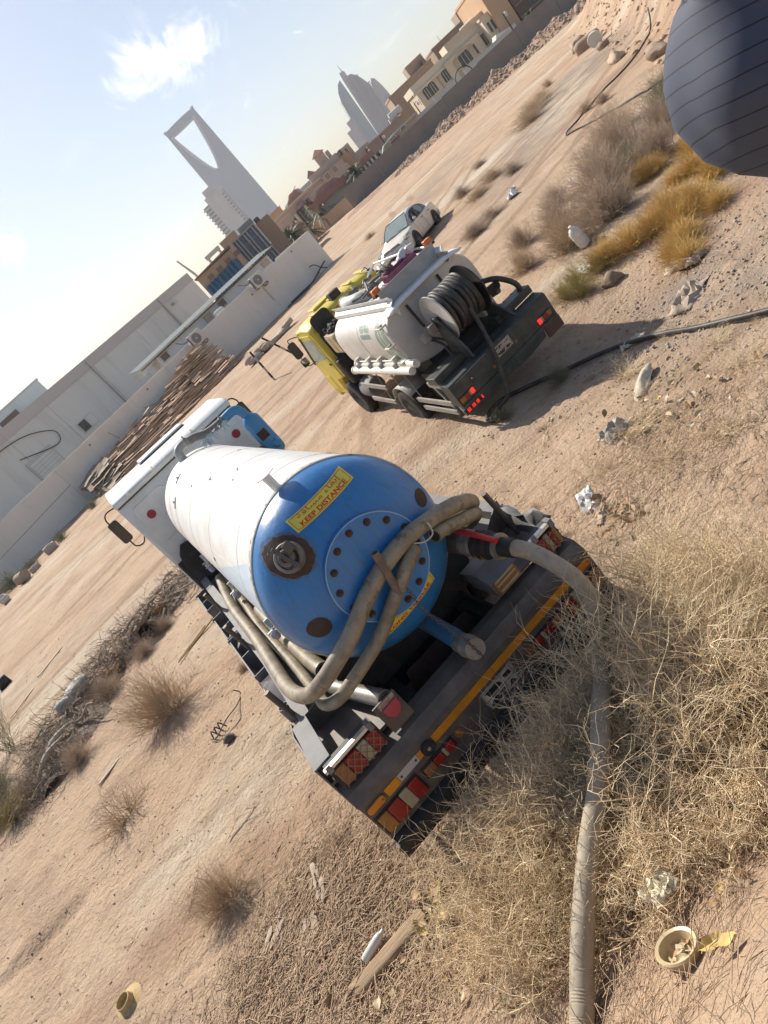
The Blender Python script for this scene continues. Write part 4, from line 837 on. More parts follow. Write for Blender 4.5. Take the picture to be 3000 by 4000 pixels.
# sight port
pc = Vector((-.345, 0, 2.425)); dome_patch('rust_ring', pc.x, pc.z, .142, rust, .003, endo, .05, seed=5); dome_patch('rust_bloom', pc.x, pc.z, .158, mat('rust_bloom', (.13, .10, .10), (.07, .17, .33), sc=16, lo=.40, hi=.55, rough=.7), .0018, endo, .06, seed=6)
p_ = on_dome(pc.x, pc.z); nn = (on_dome(pc.x, pc.z, .1) - p_).normalized(); q_ = nn.to_track_quat('Y', 'Z').to_matrix()
port = bpy.data.objects.new('sight_port', mesh('sight_port', MB().lathe([(.105, -.03), (.105, .035), (.098, .045), (.080, .045), (.078, .02), (.001, .018)], axis='y', n=32), pipegrey)); COL.objects.link(port); port.parent = endo
m4 = q_.to_4x4(); m4.translation = p_; port.matrix_local = m4
obj('cap_nut', MB().lathe([(.062, .018), (.060, .075), (.048, .083), (.03, .083), (.028, .072), (.001, .07)], axis='y', n=24), brass, port); obj('cap_bar', MB().box((0, .075, .002), (.22, .028, .030), rot=(0, R(-64), 0)).box((-.062, .085, .045), (.055, .05, .07), rot=(0, R(20), 0)), steel, port, bevel=.004)
# warning stickers, laid on the curved end
def sticker(name, corners, lines, off):
    """corners TL,TR,BR,BL as (x,z)"""
    TL, TRr, BRr, BL = [Vector(c) for c in corners]
    def uvp(u, v): a = TL.lerp(TRr, u); b = BL.lerp(BRr, u); return a.lerp(b, v)
    mb = MB(); nu, nv = 26, 6; rows = [[on_dome(*uvp(i / nu, j / nv), off) for i in range(nu + 1)] for j in range(nv + 1)]; mb.loft(rows, closed=False, caps=False); s = obj(name, mb, stickery, endo, smooth=60)
    W_ = ((TRr - TL).length + (BRr - BL).length) / 2; Hh = ((BL - TL).length + (BRr - TRr).length) / 2; bd_ = MB()
    for (u0, v0, u1, v1) in ((.03, .09, .97, .09), (.97, .09, .97, .91), (.97, .91, .03, .91), (.03, .91, .03, .09)):
        steps = 24 if v0 == v1 else 5; du, dv = (0, .018) if v0 == v1 else (.018 * Hh / W_, 0)
        bd_.loft([[on_dome(*uvp(u0 + (u1 - u0) * k / steps + sgn * du, v0 + (v1 - v0) * k / steps + sgn * dv), off + .0012) for sgn in (-1, 1)] for k in range(steps + 1)], closed=False, caps=False)
    obj('red_border', bd_, stickerr, s, smooth=60)
    for body_, v, wf, hf, b in lines:
        t_ = text_mb(body_, .1, lambda x, y: on_dome(*uvp(.5 + x / W_, v - y / Hh), off + .0016), width=W_ * wf, height=Hh * hf, bold=b); obj('lettering', t_, stickerr, s, smooth=0)
    return s
AR_KEEP = '\ufe94\ufed3\ufe8e\ufeb4\ufee3 \u0621\ufe8e\ufed8\ufe91\u0625'
AR_LONG = '\ufe94\ufee0\ufef3\ufeee\u0637 \ufe94\ufe91\ufeae\u0639'
sticker('sticker', ((-.20, 2.596), (.331, 2.588), (.331, 2.488), (-.198, 2.502)), ((AR_KEEP, .30, .74, .40, 0.0), ('KEEP DISTANCE', .71, .80, .30, .003)), .004)
sticker('sticker', ((-.268, 1.622), (.262, 1.668), (.265, 1.573), (-.272, 1.528)), ((AR_LONG, .30, .62, .40, 0.0), ('LONG VEHICLE', .71, .80, .30, .003)), .004)
# vent pipe and small lugs on the barrel
vp_ = MB(); vp_.cyl((-.043, .60, 2.70), (-.05, .60, 2.852), .033, .033, 16); obj('vent_pipe', vp_, white, vt); obj('vent_plate', MB().lathe([(.001, 0), (.078, 0), (.078, .006), (.001, .006)], (-.05, .60, 2.852), 'z', 28), white, vt)
def on_barrel(a, y, off=0): return Vector(((TR + off) * math.cos(R(a)), y, ZC + (TR + off) * math.sin(R(a))))
for a, y in ((111, 5.13), (134, 4.88)):
    c = on_barrel(a, y, .006); obj('lug', MB().box(c, (.14, .05, .014), rot=(0, R(90 - a), 0)).box(c + Vector((0, 0, .012)), (.03, .035, .035), rot=(0, R(90 - a), 0)), white, vt)
for a, y in ((158, 2.35), (112, 3.9), (62, 3.6), (46, 1.1)): obj('rust_spot', MB().box(on_barrel(a, y, .001), (.03, .05, .006), rot=(0, R(90 - a), 0)), rust, vt)
for a, y, l_ in ((100, 3.1, .22), (101, 3.15, .16), (87, 2.3, .12), (96, 2.1, .09)): obj('scrape_mark', MB().box(on_barrel(a, y, .0012), (.016, l_, .003), rot=(0, R(90 - a), R(-12))), mat('scrape', (.14, .12, .10), rough=.7), vt)
pb_ = MB(); rows = []
for i in range(15):
    y = YS + .012 + 2.1 * i / 14; a1_ = 43 - 33 * i / 14; rows.append([on_barrel(180 - (a1_ - (a1_ + 32) * j / 14), y, .0016) for j in range(15)])
pb_.loft(rows, closed=False, caps=False); obj('pale_blue_patch', pb_, mat('pale_blue_paint', (.50, .60, .70), (.58, .65, .71), sc=4, rough=.45, stretch=(8, 1, 1)), tank, smooth=60)
gb_ = MB(); gb_.loft([[on_barrel(a, y, .0026) for a in range(60, 226, 3)] for y in (YS + .02, YS + .06, YS + .10)], closed=False, caps=False); obj('grime_band', gb_, mat('seam_grime', (.62, .60, .55), (.40, .40, .36), sc=14, lo=.45, hi=.6, rough=.7, c3=(.09, .10, .085), sc3=30, lo3=.53, hi3=.62), tank, smooth=60)
# saddles and chassis
for y in (.78, 3.1, 5.35):
    arc = [((TR + .01) * math.cos(R(a)), ZC + (TR + .01) * math.sin(R(a))) for a in range(216, 325, 6)]
    obj('saddle', MB().prism([(-.72, 1.16), (-.70, 1.30)] + arc[0:1] + arc + [(.70, 1.30), (.72, 1.16), (.5, .96), (-.5, .96)], (0, y, 0), (1, 0, 0), (0, 0, 1), (0, .07, 0)), black, vt, smooth=0)
bs_ = MB(); bs_.loft([[((TR + .006) * math.cos(R(a)), y, ZC + (TR + .006) * math.sin(R(a))) for a in range(196, 345, 4)] for y in (.60, 1.15)], closed=False, caps=False); obj('saddle_band', bs_, black, vt)
for s in (-1, 1): obj('chassis_rail', MB().bb((s * .43 - .045, .35, .72), (s * .43 + .045, 8.0, .97)), black, vt)
for y in (.9, 2.9, 4.6, 6.3): obj('cross_member', MB().bb((-.38, y, .74), (.38, y + .09, .9)), black, vt)
# wheels
def wheel(parent, x, y, z, r, wdt, rimm=None, name='wheel'):
    wo = obj(name, MB().lathe([(r * .56, -wdt / 2), (r * .62, -wdt / 2 - .01), (r * .9, -wdt / 2), (r * .985, -wdt * .38), (r, -wdt * .3), (r, wdt * .3), (r * .985, wdt * .38), (r * .9, wdt / 2), (r * .62, wdt / 2 + .01), (r * .56, wdt / 2)], axis='x', n=32), rubber, parent, loc=(x, y, z))
    obj('rim', MB().lathe([(r * .57, -wdt * .5), (r * .55, -wdt * .3), (r * .40, -wdt * .12), (r * .16, -wdt * .1), (r * .15, -wdt * .42), (.001, -wdt * .43)], axis='x', n=24).lathe([(r * .57, wdt * .5), (r * .55, wdt * .3), (r * .40, wdt * .12), (.001, wdt * .1)], axis='x', n=24), rimm or greysteel, wo); 
    tr_ = MB()
    for k in range(28):
        a = 2 * math.pi * k / 28; M3 = Matrix.Rotation(-a, 3, 'X')
        for s in (-1, 1): tr_.box(M3 @ Vector((s * wdt * .17, 0, r * 1.002)), (wdt * .26, r * .10, .012), rot=Matrix.Rotation(-a, 3, 'X'))
    obj('tread', tr_, rubber, wo, smooth=0); return wo
for x in (-1.0, -.70, .70, 1.0): wheel(vt, x, 2.42, .42, .50, .26)
for x in (-.98, .98): wheel(vt, x, 7.55, .42, .50, .28)
for s in (-1, 1):
    fm = MB(); n = 14; xo, xi = s * 1.245, s * .70
    fm.loft([[Vector((x, 2.42 - .62 * math.cos(R(a)), .42 + .62 * math.sin(R(a)))) for a in range(12, 169, 12)] for x in (xi, xo)], closed=False, caps=False)
    fm.loft([[Vector((xo, 2.42 - rr * math.cos(R(a)), .42 + rr * math.sin(R(a)))) for a in range(12, 169, 12)] for rr in (.62, .55)], closed=False, caps=False)
    o = obj('mudguard', fm, mat('mudguard_gloss', (.20, .185, .18), (.27, .22, .19), sc=5, rough=.22, metal=.3), vt); o.modifiers.new('thick', 'SOLIDIFY').thickness = .012
# left and right side racks
for s in (-1, 1):
    pts = [(s * 1.08, .93), (s * 1.02, 2.4), (s * 1.0, 4.6), (s * .98, 7.1)] if s < 0 else [(1.24, .93), (1.2, 2.4), (1.16, 4.6), (1.12, 6.2)]
    rl = MB()
    for (x0, y0_), (x1, y1_) in zip(pts, pts[1:]):
        rl.loft([[Vector((x + a, y, b)) for a, b in ((-.055, 1.20), (.055, 1.20), (.055, 1.185), (-.04, 1.185), (-.04, 1.10), (-.055, 1.10))] for x, y in ((x0, y0_), (x1, y1_))])
    obj('side_rail', rl, greysteel, vt, smooth=0)
    ins = -s * .33
    obj('rack_floor', MB().prism([(pts[0][0], pts[0][1]), (pts[-1][0], pts[-1][1]), (pts[-1][0] + ins, pts[-1][1]), (pts[0][0] + ins, pts[0][1])], (0, 0, 1.075), (1, 0, 0), (0, 1, 0), (0, 0, .02)), greysteel, vt, smooth=0)
for (y0_, y1_) in ((2.55, 3.85), (3.98, 4.30), (5.45, 6.35)):
    c = MB(); xo, xi, z0_, z1_ = -1.235, -1.075, .84, 1.10
    if y0_ == 3.98: y1_ = 4.9
    c.bb((xo, y0_, z0_), (xo + .015, y1_, z1_)); c.bb((xo + .017, y0_, z0_), (xi, y0_ + .015, z1_)); c.bb((xo + .017, y1_ - .015, z0_), (xi, y1_, z1_)); c.bb((xo + .017, (y0_ + y1_) / 2 - .008, z0_), (xi, (y0_ + y1_) / 2 + .008, z1_)); c.bb((xo + .017, y0_ + .017, z0_), (xi, y1_ - .017, z0_ + .012))
    c.bb((xo - .01, y1_ + .003, z0_), (xi, y1_ + .018, z1_ + .02)); obj('side_tray', c, greysteel, vt, smooth=0)
for (x, y, h, lx) in ((-1.085, 3.15, .36, -.015), (-1.13, 1.16, .36, -.02), (-1.055, 4.74, .34, -.01), (-1.03, 6.7, .40, 0), (1.13, .62, .40, -.03)):
    obj('stake_post', MB().tube([(x, y, 1.03), (x + lx, y - .02, 1.14 + h)], .026, 10), steel, vt)
obj('stake_socket', MB().lathe([(.055, 0), (.055, .16), (.045, .16), (.045, .01)], (-1.17, 1.52, .98), 'z', 16), greysteel, vt)
obj('reservoir', MB().lathe([(.02, -.3), (.16, -.28), (.17, 0), (.16, .28), (.02, .3)], (-1.1, 3.98, .9), 'y', 20), greysteel, vt)
for i, (y, big) in enumerate(((2.28, 1), (4.15, 0), (5.95, 0), (7.3, 0))):
    if y > 6.2: y = 6.28
    c = Vector((-.79, y, 1.37)); sl = obj('side_light', MB().box(c + Vector((.03, .03, .10)), (.05, .02, .10)).box(c + Vector((0, .0, .035)), (.10, .03, .012)), white if i else mat('pale_blue_clip', (.45, .58, .62), rough=.5), vt)
    obj('lamp_globe', MB().lathe([(.001, -.075), (.03, -.065), (.042, -.03), (.040, .01), (.02, .02)], c, 'z', 14), mat('clear_globe', (.55, .57, .60), rough=.15), sl)
    wr = MB(); wr.tube(spline([c + Vector((.02, 0, .04)), c + Vector((.07, .02, .09)), c + Vector((.11, .0, .02)), c + Vector((.09, -.05, -.03))], 5), .004, 4); obj('wire', wr, black, sl)
# ------------------------------------------------------------------ rear body
rb = MB(); rb.prism([(0, .56), (0, .925), (.055, 1.005), (.16, 1.03), (.24, 1.03), (.24, .56)], (-1.215, 0, 0), (0, 1, 0), (0, 0, 1), (2.43, 0, 0)); bumper = obj('rear_beam', rb, steel, vt, smooth=0)
lp = MB(); lp.prism([(-.07, .505), (-.07, .53), (0.0, .555), (.10, .555), (.10, .505)], (-1.21, 0, 0), (0, 1, 0), (0, 0, 1), (2.42, 0, 0)); lp.bb((-1.23, -.045, .385), (1.23, .02, .50)); lp.bb((-1.2, .03, .40), (1.2, .06, .50)); obj('underrun_bar', lp, black, vt, smooth=0)
def flat(name, x0, x1, z0_, z1_, y, d, m, parent, bevel=0): return obj(name, MB().bb((x0, y - d, z0_), (x1, y, z1_)), m, parent, bevel=bevel)
flat('reflector_strip', -1.02, -.897, .80, .868, -.001, .004, yellowtape, bumper); flat('white_strip', -.893, -.703, .806, .866, -.001, .005, mat('dusty_white_label', (.46, .43, .40), rough=.6), bumper); flat('reflector_strip', -.70, -.655, .806, .862, -.001, .004, yellowtape, bumper)
flat('reflector_strip', -.545, -.30, .805, .868, -.001, .004, yellowtape, bumper); flat('reflector_strip', -.297, .09, .805, .868, -.001, .004, yellowtape, bumper); flat('reflector_strip', .093, .45, .805, .868, -.001, .004, yellowtape, bumper); flat('reflector_strip', .453, .935, .805, .868, -.001, .004, yellowtape, bumper)
for x in (-.87, -.726): obj('bolt_head', MB().cyl((x, -.007, .836), (x, -.011, .836), .009, .009, 8), rust, bumper)
for sx, a0_, a1_ in ((-1, -1.195, -1.04), (1, .985, 1.185)):
    am = MB(); am.prism([(p[0] + (a0_ + a1_) / 2, p[1] + .843) for p in rrect(abs(a1_ - a0_), .058, .027, 6)], (0, -.002, 0), (1, 0, 0), (0, 0, 1), (0, -.022, 0)); ao = obj('amber_marker_lamp', am, amberlens, bumper, bevel=.006); obj('screw', MB().cyl((a1_ - .022, -.022, .843), (a1_ - .022, -.027, .843), .008), steel, ao)
obj('rear_camera', MB().lathe([(.055, -.004), (.055, -.03), (.045, -.045), (.030, -.045), (.028, -.035), (.015, -.034), (.013, -.028), (.0005, -.028)], (-.608, 0, .83), 'y', 28), black, bumper); obj('camera_lens', MB().lathe([(.0005, -.037), (.014, -.0355), (.014, -.03)], (-.608, 0, .83), 'y', 16), clearlens, bumper)
def lamp_cluster(x0, x1, z0_, z1_, y, segs, parent, guard=False, order=1):
    t_ = obj('tail_lamp', MB().bb((x0 - .012, y - .002, z0_ - .012), (x1 + .012, y + .04, z1_ + .012)), black, parent)
    x = x0
    for f, m_ in segs:
        e = x + (x1 - x0) * f; obj('lens', MB().bb((x + .002, y - .028, z0_), (e - .002, y - .003, z1_)), m_, t_, bevel=.008); x = e
    if guard:
        gm_ = MB(); L_ = x1 - x0; h = z1_ - z0_; st = .062
        k = -int(h / st) - 1
        while k * st < L_:
            for sgn in (1, -1):
                a = Vector((x0 + k * st, y - .045, z0_ if sgn > 0 else z1_)); b = Vector((x0 + k * st + h * .85, y - .045, z1_ if sgn > 0 else z0_)); d = b - a
                t0 = max(0, (x0 - a.x) / d.x); t1 = min(1, (x1 - a.x) / d.x)
                if t1 - t0 > .05: gm_.tube([a + d * t0, a + d * t1], .0032, 5)
            k += 1
        obj('wire_guard', gm_, mat('rusty_wire', (.22, .15, .11), rough=.7), t_)
    return t_
segL = ((.24, amberdirty), (.30, redlens), (.22, clearlens), (.24, redlens)); segR = tuple(reversed(segL))
lamp_cluster(-1.19, -.80, .615, .765, -.004, segL, bumper); lamp_cluster(.80, 1.19, .615, .765, -.004, segR, bumper)
lamp_cluster(-.745, -.455, .672, .742, -.004, ((.33, amberdirty), (.30, redlens), (.12, clearlens), (.25, redlens)), bumper); lamp_cluster(.455, .745, .672, .742, -.004, ((.25, redlens), (.12, clearlens), (.30, redlens), (.33, amberdirty)), bumper)
obj('round_reflector', MB().lathe([(.001, -.012), (.032, -.010), (.034, 0)], (-.385, -.002, .71), 'y', 20), amberdirty, bumper); obj('round_reflector', MB().lathe([(.001, -.012), (.032, -.010), (.034, 0)], (.385, -.002, .71), 'y', 20), amberdirty, bumper)
# number plate
def plate(parent, x, z, y, w_, h_, top, bot, split):
    p = obj('number_plate', MB().bb((x - w_ / 2, y - .006, z - h_ / 2), (x + w_ / 2, y, z + h_ / 2)), platew, parent, bevel=.003); ln_ = MB()
    for a, b in (((-w_ / 2 + .006, 0), (w_ * .41, 0)), ((split * w_, -h_ / 2 + .006), (split * w_, h_ / 2 - .006)), ((w_ * .41, -h_ / 2 + .006), (w_ * .41, h_ / 2 - .006))):
        ln_.bb((x + min(a[0], b[0]) - .0015, y - .0085, z + min(a[1], b[1]) - .0015), (x + max(a[0], b[0]) + .0015, y - .0065, z + max(a[1], b[1]) + .0015))
    for sx in (-1, 1): ln_.bb((x + sx * (w_ / 2 - .005) - .0015, y - .0085, z - h_ / 2 + .004), (x + sx * (w_ / 2 - .005) + .0015, y - .0065, z + h_ / 2 - .004))
    for sz in (-1, 1): ln_.bb((x - w_ / 2 + .0035, y - .0083, z + sz * (h_ / 2 - .005) - .0015), (x + w_ / 2 - .0035, y - .0065, z + sz * (h_ / 2 - .005) + .0015))
    obj('plate_lines', ln_, inkblack, p, smooth=0)
    def put(s, cx, cz, wd_, hh, b=.012): obj('lettering', text_mb(s, .1, lambda u, v: Vector((x + cx + u, y - .0088, z + cz + v)), width=wd_, height=hh, bold=b), inkblack, p, smooth=0)
    q = h_ / 4; lw = (split + .5) * w_; rw = (.41 - split) * w_
    put(top[0], -w_ / 2 + lw / 2, q, lw * .80, h_ * .30); put(bot[0], -w_ / 2 + lw / 2, -q, lw * .84, h_ * .34)
    if top[1]: put(top[1], split * w_ + rw / 2, q, rw * .72, h_ * .22); put(bot[1], split * w_ + rw / 2, -q, rw * .80, h_ * .26)
    for i, ch in enumerate('KSA'): put(ch, w_ * .455, h_ * (.10 - i * .16), w_ * .03, h_ * .10)
    obj('state_seal', MB().lathe([(.001, -.002), (w_ * .022, -.002), (w_ * .022, 0)], (x + w_ * .455, y - .0066, z - h_ * .38), 'y', 14), mat('seal_grey', (.25, .25, .26), rough=.6), p); return p
plate(bumper, .065, .695, -.003, .33, .165, ('\u0661\u0661', '\u0627'), ('61', 'A'), .10)
# guarded lamp boxes with top plates
for s in (-1, 1):
    x0, x1 = (-1.185, -.745) if s < 0 else (.945, 1.185); yb = .10
    bx = obj('lamp_box', MB().bb((x0, yb, 1.032), (x1, yb + .10, 1.235)), black, vt, smooth=0)
    lamp_cluster(x0 + .03, x1 - .02, 1.055, 1.205, yb - .005, segL if s < 0 else ((.34, redlens), (.26, clearlens), (.20, redlens), (.20, amberdirty)), bx, guard=True)
    obj('top_strip', MB().bb((x0 - .01, yb - .045, 1.2355), (x1 - .05, yb + .0, 1.262)), mat('bare_edge_metal', (.55, .54, .52), rough=.3, metal=.6), bx, bevel=.003); obj('clamp', MB().bb((x1 - .05, yb - .05, 1.21), (x1 - .01, yb + .02, 1.275)), greysteel, bx); obj('clamp', MB().bb((x0 + .01, yb - .055, 1.225), (x0 + .05, yb - .046, 1.285)), greysteel, bx)
# decks, side plates
obj('deck_plate', MB().prism([(-1.245, .202), (-.58, .202), (-.58, .92), (-1.10, .92)], (0, 0, 1.06), (1, 0, 0), (0, 1, 0), (0, 0, .02)), steel, vt, smooth=0)
obj('side_apron', MB().prism([(.20, .78), (.20, 1.235), (.86, 1.20), (1.5, .98), (1.5, .80)], (-1.245, 0, 0), (0, 1, 0), (0, 0, 1), (.012, 0, 0)), greysteel, vt, smooth=0)
obj('apron_flange', MB().prism([(-1.246, .20), (-1.10, .20), (-1.06, .88), (-1.20, .88)], (0, 0, 1.236), (1, 0, 0), (0, 1, 0), (0, 0, .012)), greysteel, vt, smooth=0)
obj('divider_plate', MB().bb((-1.09, .88, 1.08), (-.55, .90, 1.25)), steel, vt, smooth=0); obj('divider_plate', MB().bb((-.565, .20, .80), (-.55, .875, 1.08)), black, vt, smooth=0)
obj('deck_plate', MB().prism([(.56, .202), (1.235, .202), (1.16, .80), (.56, .92)], (0, 0, 1.06), (1, 0, 0), (0, 1, 0), (0, 0, .02)), steel, vt, smooth=0)
obj('corner_plate', MB().prism([(.80, 1.08), (1.20, 1.08), (1.215, 1.34), (.98, 1.20)], (0, .78, 0), (1, 0, 0), (0, 0, 1), (0, .012, 0)), steel, vt, smooth=0)
fl = MB(); rows = []
for i in range(9):
    y = .78 - .62 * i / 8; lift = .04 * math.sin(i * .9); rows.append([Vector((1.13, y, 1.10)), Vector((1.19, y, 1.16 + lift)), Vector((1.215 + .03 * math.sin(i), y, 1.225 + .05 * math.sin(i * 1.1 + 1) * (1 if i < 7 else .2))), Vector((1.20 - .04 * math.sin(i * .8), y, 1.26 + .03 * math.sin(i * 1.1 + 1)))])
fl.loft(rows, closed=False, caps=False); o = obj('bent_flap', fl, greysteel, vt); o.modifiers.new('thick', 'SOLIDIFY').thickness = .006
obj('pit_floor', MB().bb((-.5, .30, .60), (.5, 1.6, .63)), rust, vt, smooth=0); obj('rust_plate', MB().prism([(-.42, .62), (.40, .62), (.36, .98), (-.30, 1.0)], (0, .58, 0), (1, 0, 0), (0, 0, 1), (0, .02, 0)), rust, vt, smooth=0)
for x in (-.50, .47): obj('pit_side', MB().bb((x - .012, .245, .60), (x + .012, 1.6, 1.03)), black, vt, smooth=0)
# work lamp housing right of the pit
lb_ = obj('work_lamp_box', MB().bb((.53, .16, 1.082), (.78, .55, 1.235)), greysteel, vt, bevel=.008); obj('hood', MB().prism([(.10, 1.235), (.30, 1.30), (.56, 1.25), (.56, 1.237), (.16, 1.237)], (.52, 0, 0), (0, 1, 0), (0, 0, 1), (.27, 0, 0)), greysteel, lb_, smooth=0)
lf = obj('lamp_face', MB().bb((.545, .135, 1.095), (.765, .158, 1.222)), amberdirty, lb_, bevel=.006)
for z in (1.115, 1.165, 1.20): obj('lens_strip', MB().bb((.56, .126, z), (.75, .134, z + .018)), clearlens, lf)
# red reflector on its label plate
rp = obj('label_plate', MB().bb((-.672, .196, 1.10), (-.528, .2005, 1.155)), mat('faded_label', (.40, .32, .25), (.30, .15, .12), sc=25, rough=.6), vt)
rp.location = (0.02, -.10, .12); obj('tail_reflector', MB().prism([(-.068, 0), (.068, 0), (.068, -.055), (.03, -.11), (-.03, -.11), (-.068, -.055)], (-.60, .192, 1.115), (1, 0, 0), (0, 0, 1), (0, -.02, 0)), mat('pinkish_red_lens', (.42, .055, .07), rough=.35), rp, bevel=.008)
obj('label_back', MB().bb((-.69, .10, 1.03), (-.49, .115, 1.28)), steel, vt, smooth=0)
# outlets
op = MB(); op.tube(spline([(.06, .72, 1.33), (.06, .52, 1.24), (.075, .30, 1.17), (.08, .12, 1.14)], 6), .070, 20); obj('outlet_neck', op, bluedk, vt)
oc = MB(); oc.lathe([(.062, -.14), (.076, -.14), (.078, -.06), (.084, -.05), (.084, -.01), (.076, .0), (.074, .13), (.06, .14)], (0, 0, 0), 'y', 28); oco = obj('outlet_coupling', oc, pipegrey, vt); oco.location = (.082, .01, 1.12); oco.rotation_euler = (R(-8), 0, 0)
obj('coupling_bore', MB().lathe([(.001, .02), (.061, .02), (.061, -.138)], axis='y', n=24), rust, oco)
sp_ = MB(); ring = lambda r, y: (r, y); sp_.lathe([(.055, -.40), (.064, -.40), (.064, .40), (.055, .40)], axis='y', n=24); sp_.lathe([(.055, -.40), (.054, .2), (.001, .2)], axis='y', n=24)
spo = obj('spout_pipe', sp_, pipegrey, vt); spo.location = (-.665, .52, 1.235); spo.rotation_euler = (R(-2), 0, R(14)); obj('pipe_lug', MB().prism([(-.035, 0), (.035, 0), (.03, -.05), (0, -.085), (-.03, -.05)], (.0, -.25, -.062), (0, 1, 0), (0, 0, 1), (.014, 0, 0)), mat('green_lug', (.06, .11, .08), rough=.6), spo)
# discharge valve with red handle
V0, V1 = Vector((.56, .55, 1.60)), Vector((.735, -.10, 1.457)); vd = (V1 - V0).normalized(); qv = vd.to_track_quat('Y', 'Z').to_matrix(); Lv = (V1 - V0).length
vb = obj('discharge_valve', MB().lathe([(.03, -.06), (.088, -.06), (.088, .25), (.095, .255), (.095, .29), (.080, .30)], axis='y', n=28), brass, vt); m4 = qv.to_4x4(); m4.translation = V0; vb.matrix_local = m4
obj('valve_collar', MB().lathe([(.078, .30), (.100, .305), (.100, .38), (.085, .39), (.085, .41)], axis='y', n=8), pipegrey, vb, smooth=20); cl_ = MB(); cl_.lathe([(.07, .41), (.103, .412), (.103, .46), (.09, .465), (.09, .50), (.104, .505), (.104, .53), (.082, .54), (.082, .62), (.068, .625), (.068, Lv + .05)], axis='y', n=28); obj('hose_coupling', cl_, black, vb)
obj('locking_ring', MB().lathe([(.07, .60), (.096, .602), (.096, .63), (.07, .632)], axis='y', n=28), pipegrey, vb)
hd_ = MB(); hd_.tube(spline([(.0, .19, .095), (.0, .25, .135), (.02, .36, .138), (.03, .52, .125), (.035, .66, .10)], 5), [.020] * 8 + [.022] * 8 + [.021] * 5, 10); obj('valve_handle', hd_, redpaint, vb); obj('handle_hub', MB().lathe([(.03, .085), (.03, .125), (.014, .125), (.012, .118), (.001, .118)], (0, .19, 0), 'z', 16), pipegrey, vb)
cm_ = MB()
for y in (.44, .50): cm_.tube([(.10 * math.cos(R(a)), y + .012 * math.sin(R(a * 2)), -.10 * abs(math.sin(R(a))) - .01) for a in range(0, 181, 15)], .006, 5)
obj('cam_lever', cm_, mat('brass_lever', (.42, .27, .08), rough=.4, metal=.6), vb); vp2 = MB(); vp2.tube(spline([V0 + Vector((0, .0, 0)), V0 - vd * .15, Vector((.50, .75, 1.62))], 5), .075, 20); obj('valve_pipe', vp2, blue2, vt)
# ------------------------------------------------------------------ cab
YC = 6.64; cabp = [(YC, 1.05), (YC, 2.75), (YC + .05, 2.84), (YC + .16, 2.875), (8.0, 2.90), (8.35, 2.80), (8.62, 1.95), (8.68, .95), (8.66, .55), (8.2, .50), (8.02, .85), (7.8, 1.02), (7.3, 1.02), (7.08, .85), (7.0, .62), (YC + .1, .62)]
cb_ = MB(); cb_.prism(cabp, (-1.12, 0, 0), (0, 1, 0), (0, 0, 1), (2.24, 0, 0)); cab = obj('cab', cb_, cabwhite, vt, bevel=.05)
obj('roof_lip', MB().bb((-1.10, YC - .03, 2.735), (1.10, YC - .002, 2.75)), mat('gap_dark', (.06, .055, .05), rough=.7), cab, smooth=0); obj('roof_cap', MB().prism([(-.035, 2.755), (-.03, 2.83), (.05, 2.885), (.3, 2.905), (1.3, 2.925), (1.3, 2.86), (.2, 2.80), (.1, 2.755)], (-1.125, YC, 0), (0, 1, 0), (0, 0, 1), (2.25, 0, 0)), cabwhite, cab, bevel=.02)
def emboss(x0, x1, z0_, z1_):
    rr = rrect(abs(x1 - x0), z1_ - z0_, .10, 5); c = ((x0 + x1) / 2, (z0_ + z1_) / 2); mb = MB(); mb.loft([[Vector((c[0] + p[0] * s, YC - d, c[1] + p[1] * s)) for p in rr] for s, d in ((1, .0005), (.97, .012), (.93, .012))], caps=False); mb.f.append(tuple(range(2 * len(rr), 3 * len(rr)))); mb.m.append(0); obj('pressed_panel', mb, cabwhite, cab, smooth=25)
emboss(-1.0, -.40, 1.95, 2.62); emboss(-.36, .36, 1.95, 2.62); emboss(.40, 1.0, 1.95, 2.62); emboss(-.78, -.40, 1.55, 1.87); emboss(.40, .78, 1.55, 1.87)
for x in (-.82, .88): obj('round_reflector', MB().lathe([(.001, -.012), (.062, -.011), (.066, -.002)], (x, YC - .014, 2.385), 'y', 24), mat('dark_red_reflector', (.30, .02, .03), rough=.4), cab)
for x, z in ((-.35, 2.84), (.42, 2.85), (-.85, 2.80)): obj('roof_hook', MB().box((x, YC - .04, z), (.06, .05, .03)).box((x, YC - .06, z + .02), (.02, .02, .05)), cabwhite, cab)
obj('wheel_arch_liner', MB().loft([[Vector((x, 7.0 - (.54 + j) * math.cos(R(a)) * .7 - .12, .92 + (.80 + j) * math.sin(R(a)))) for a in range(0, 181, 15)] for x, j in ((-1.10, 0), (-1.08, .04), (-.66, .04), (-.64, 0))], closed=False, caps=False), black, cab); obj('wheel_arch_liner', MB().loft([[Vector((x, 7.0 - (.54 + j) * math.cos(R(a)) * .7 - .12, .92 + (.80 + j) * math.sin(R(a)))) for a in range(0, 181, 15)] for x, j in ((1.10, 0), (1.08, .04), (.66, .04), (.64, 0))], closed=False, caps=False), black, cab)
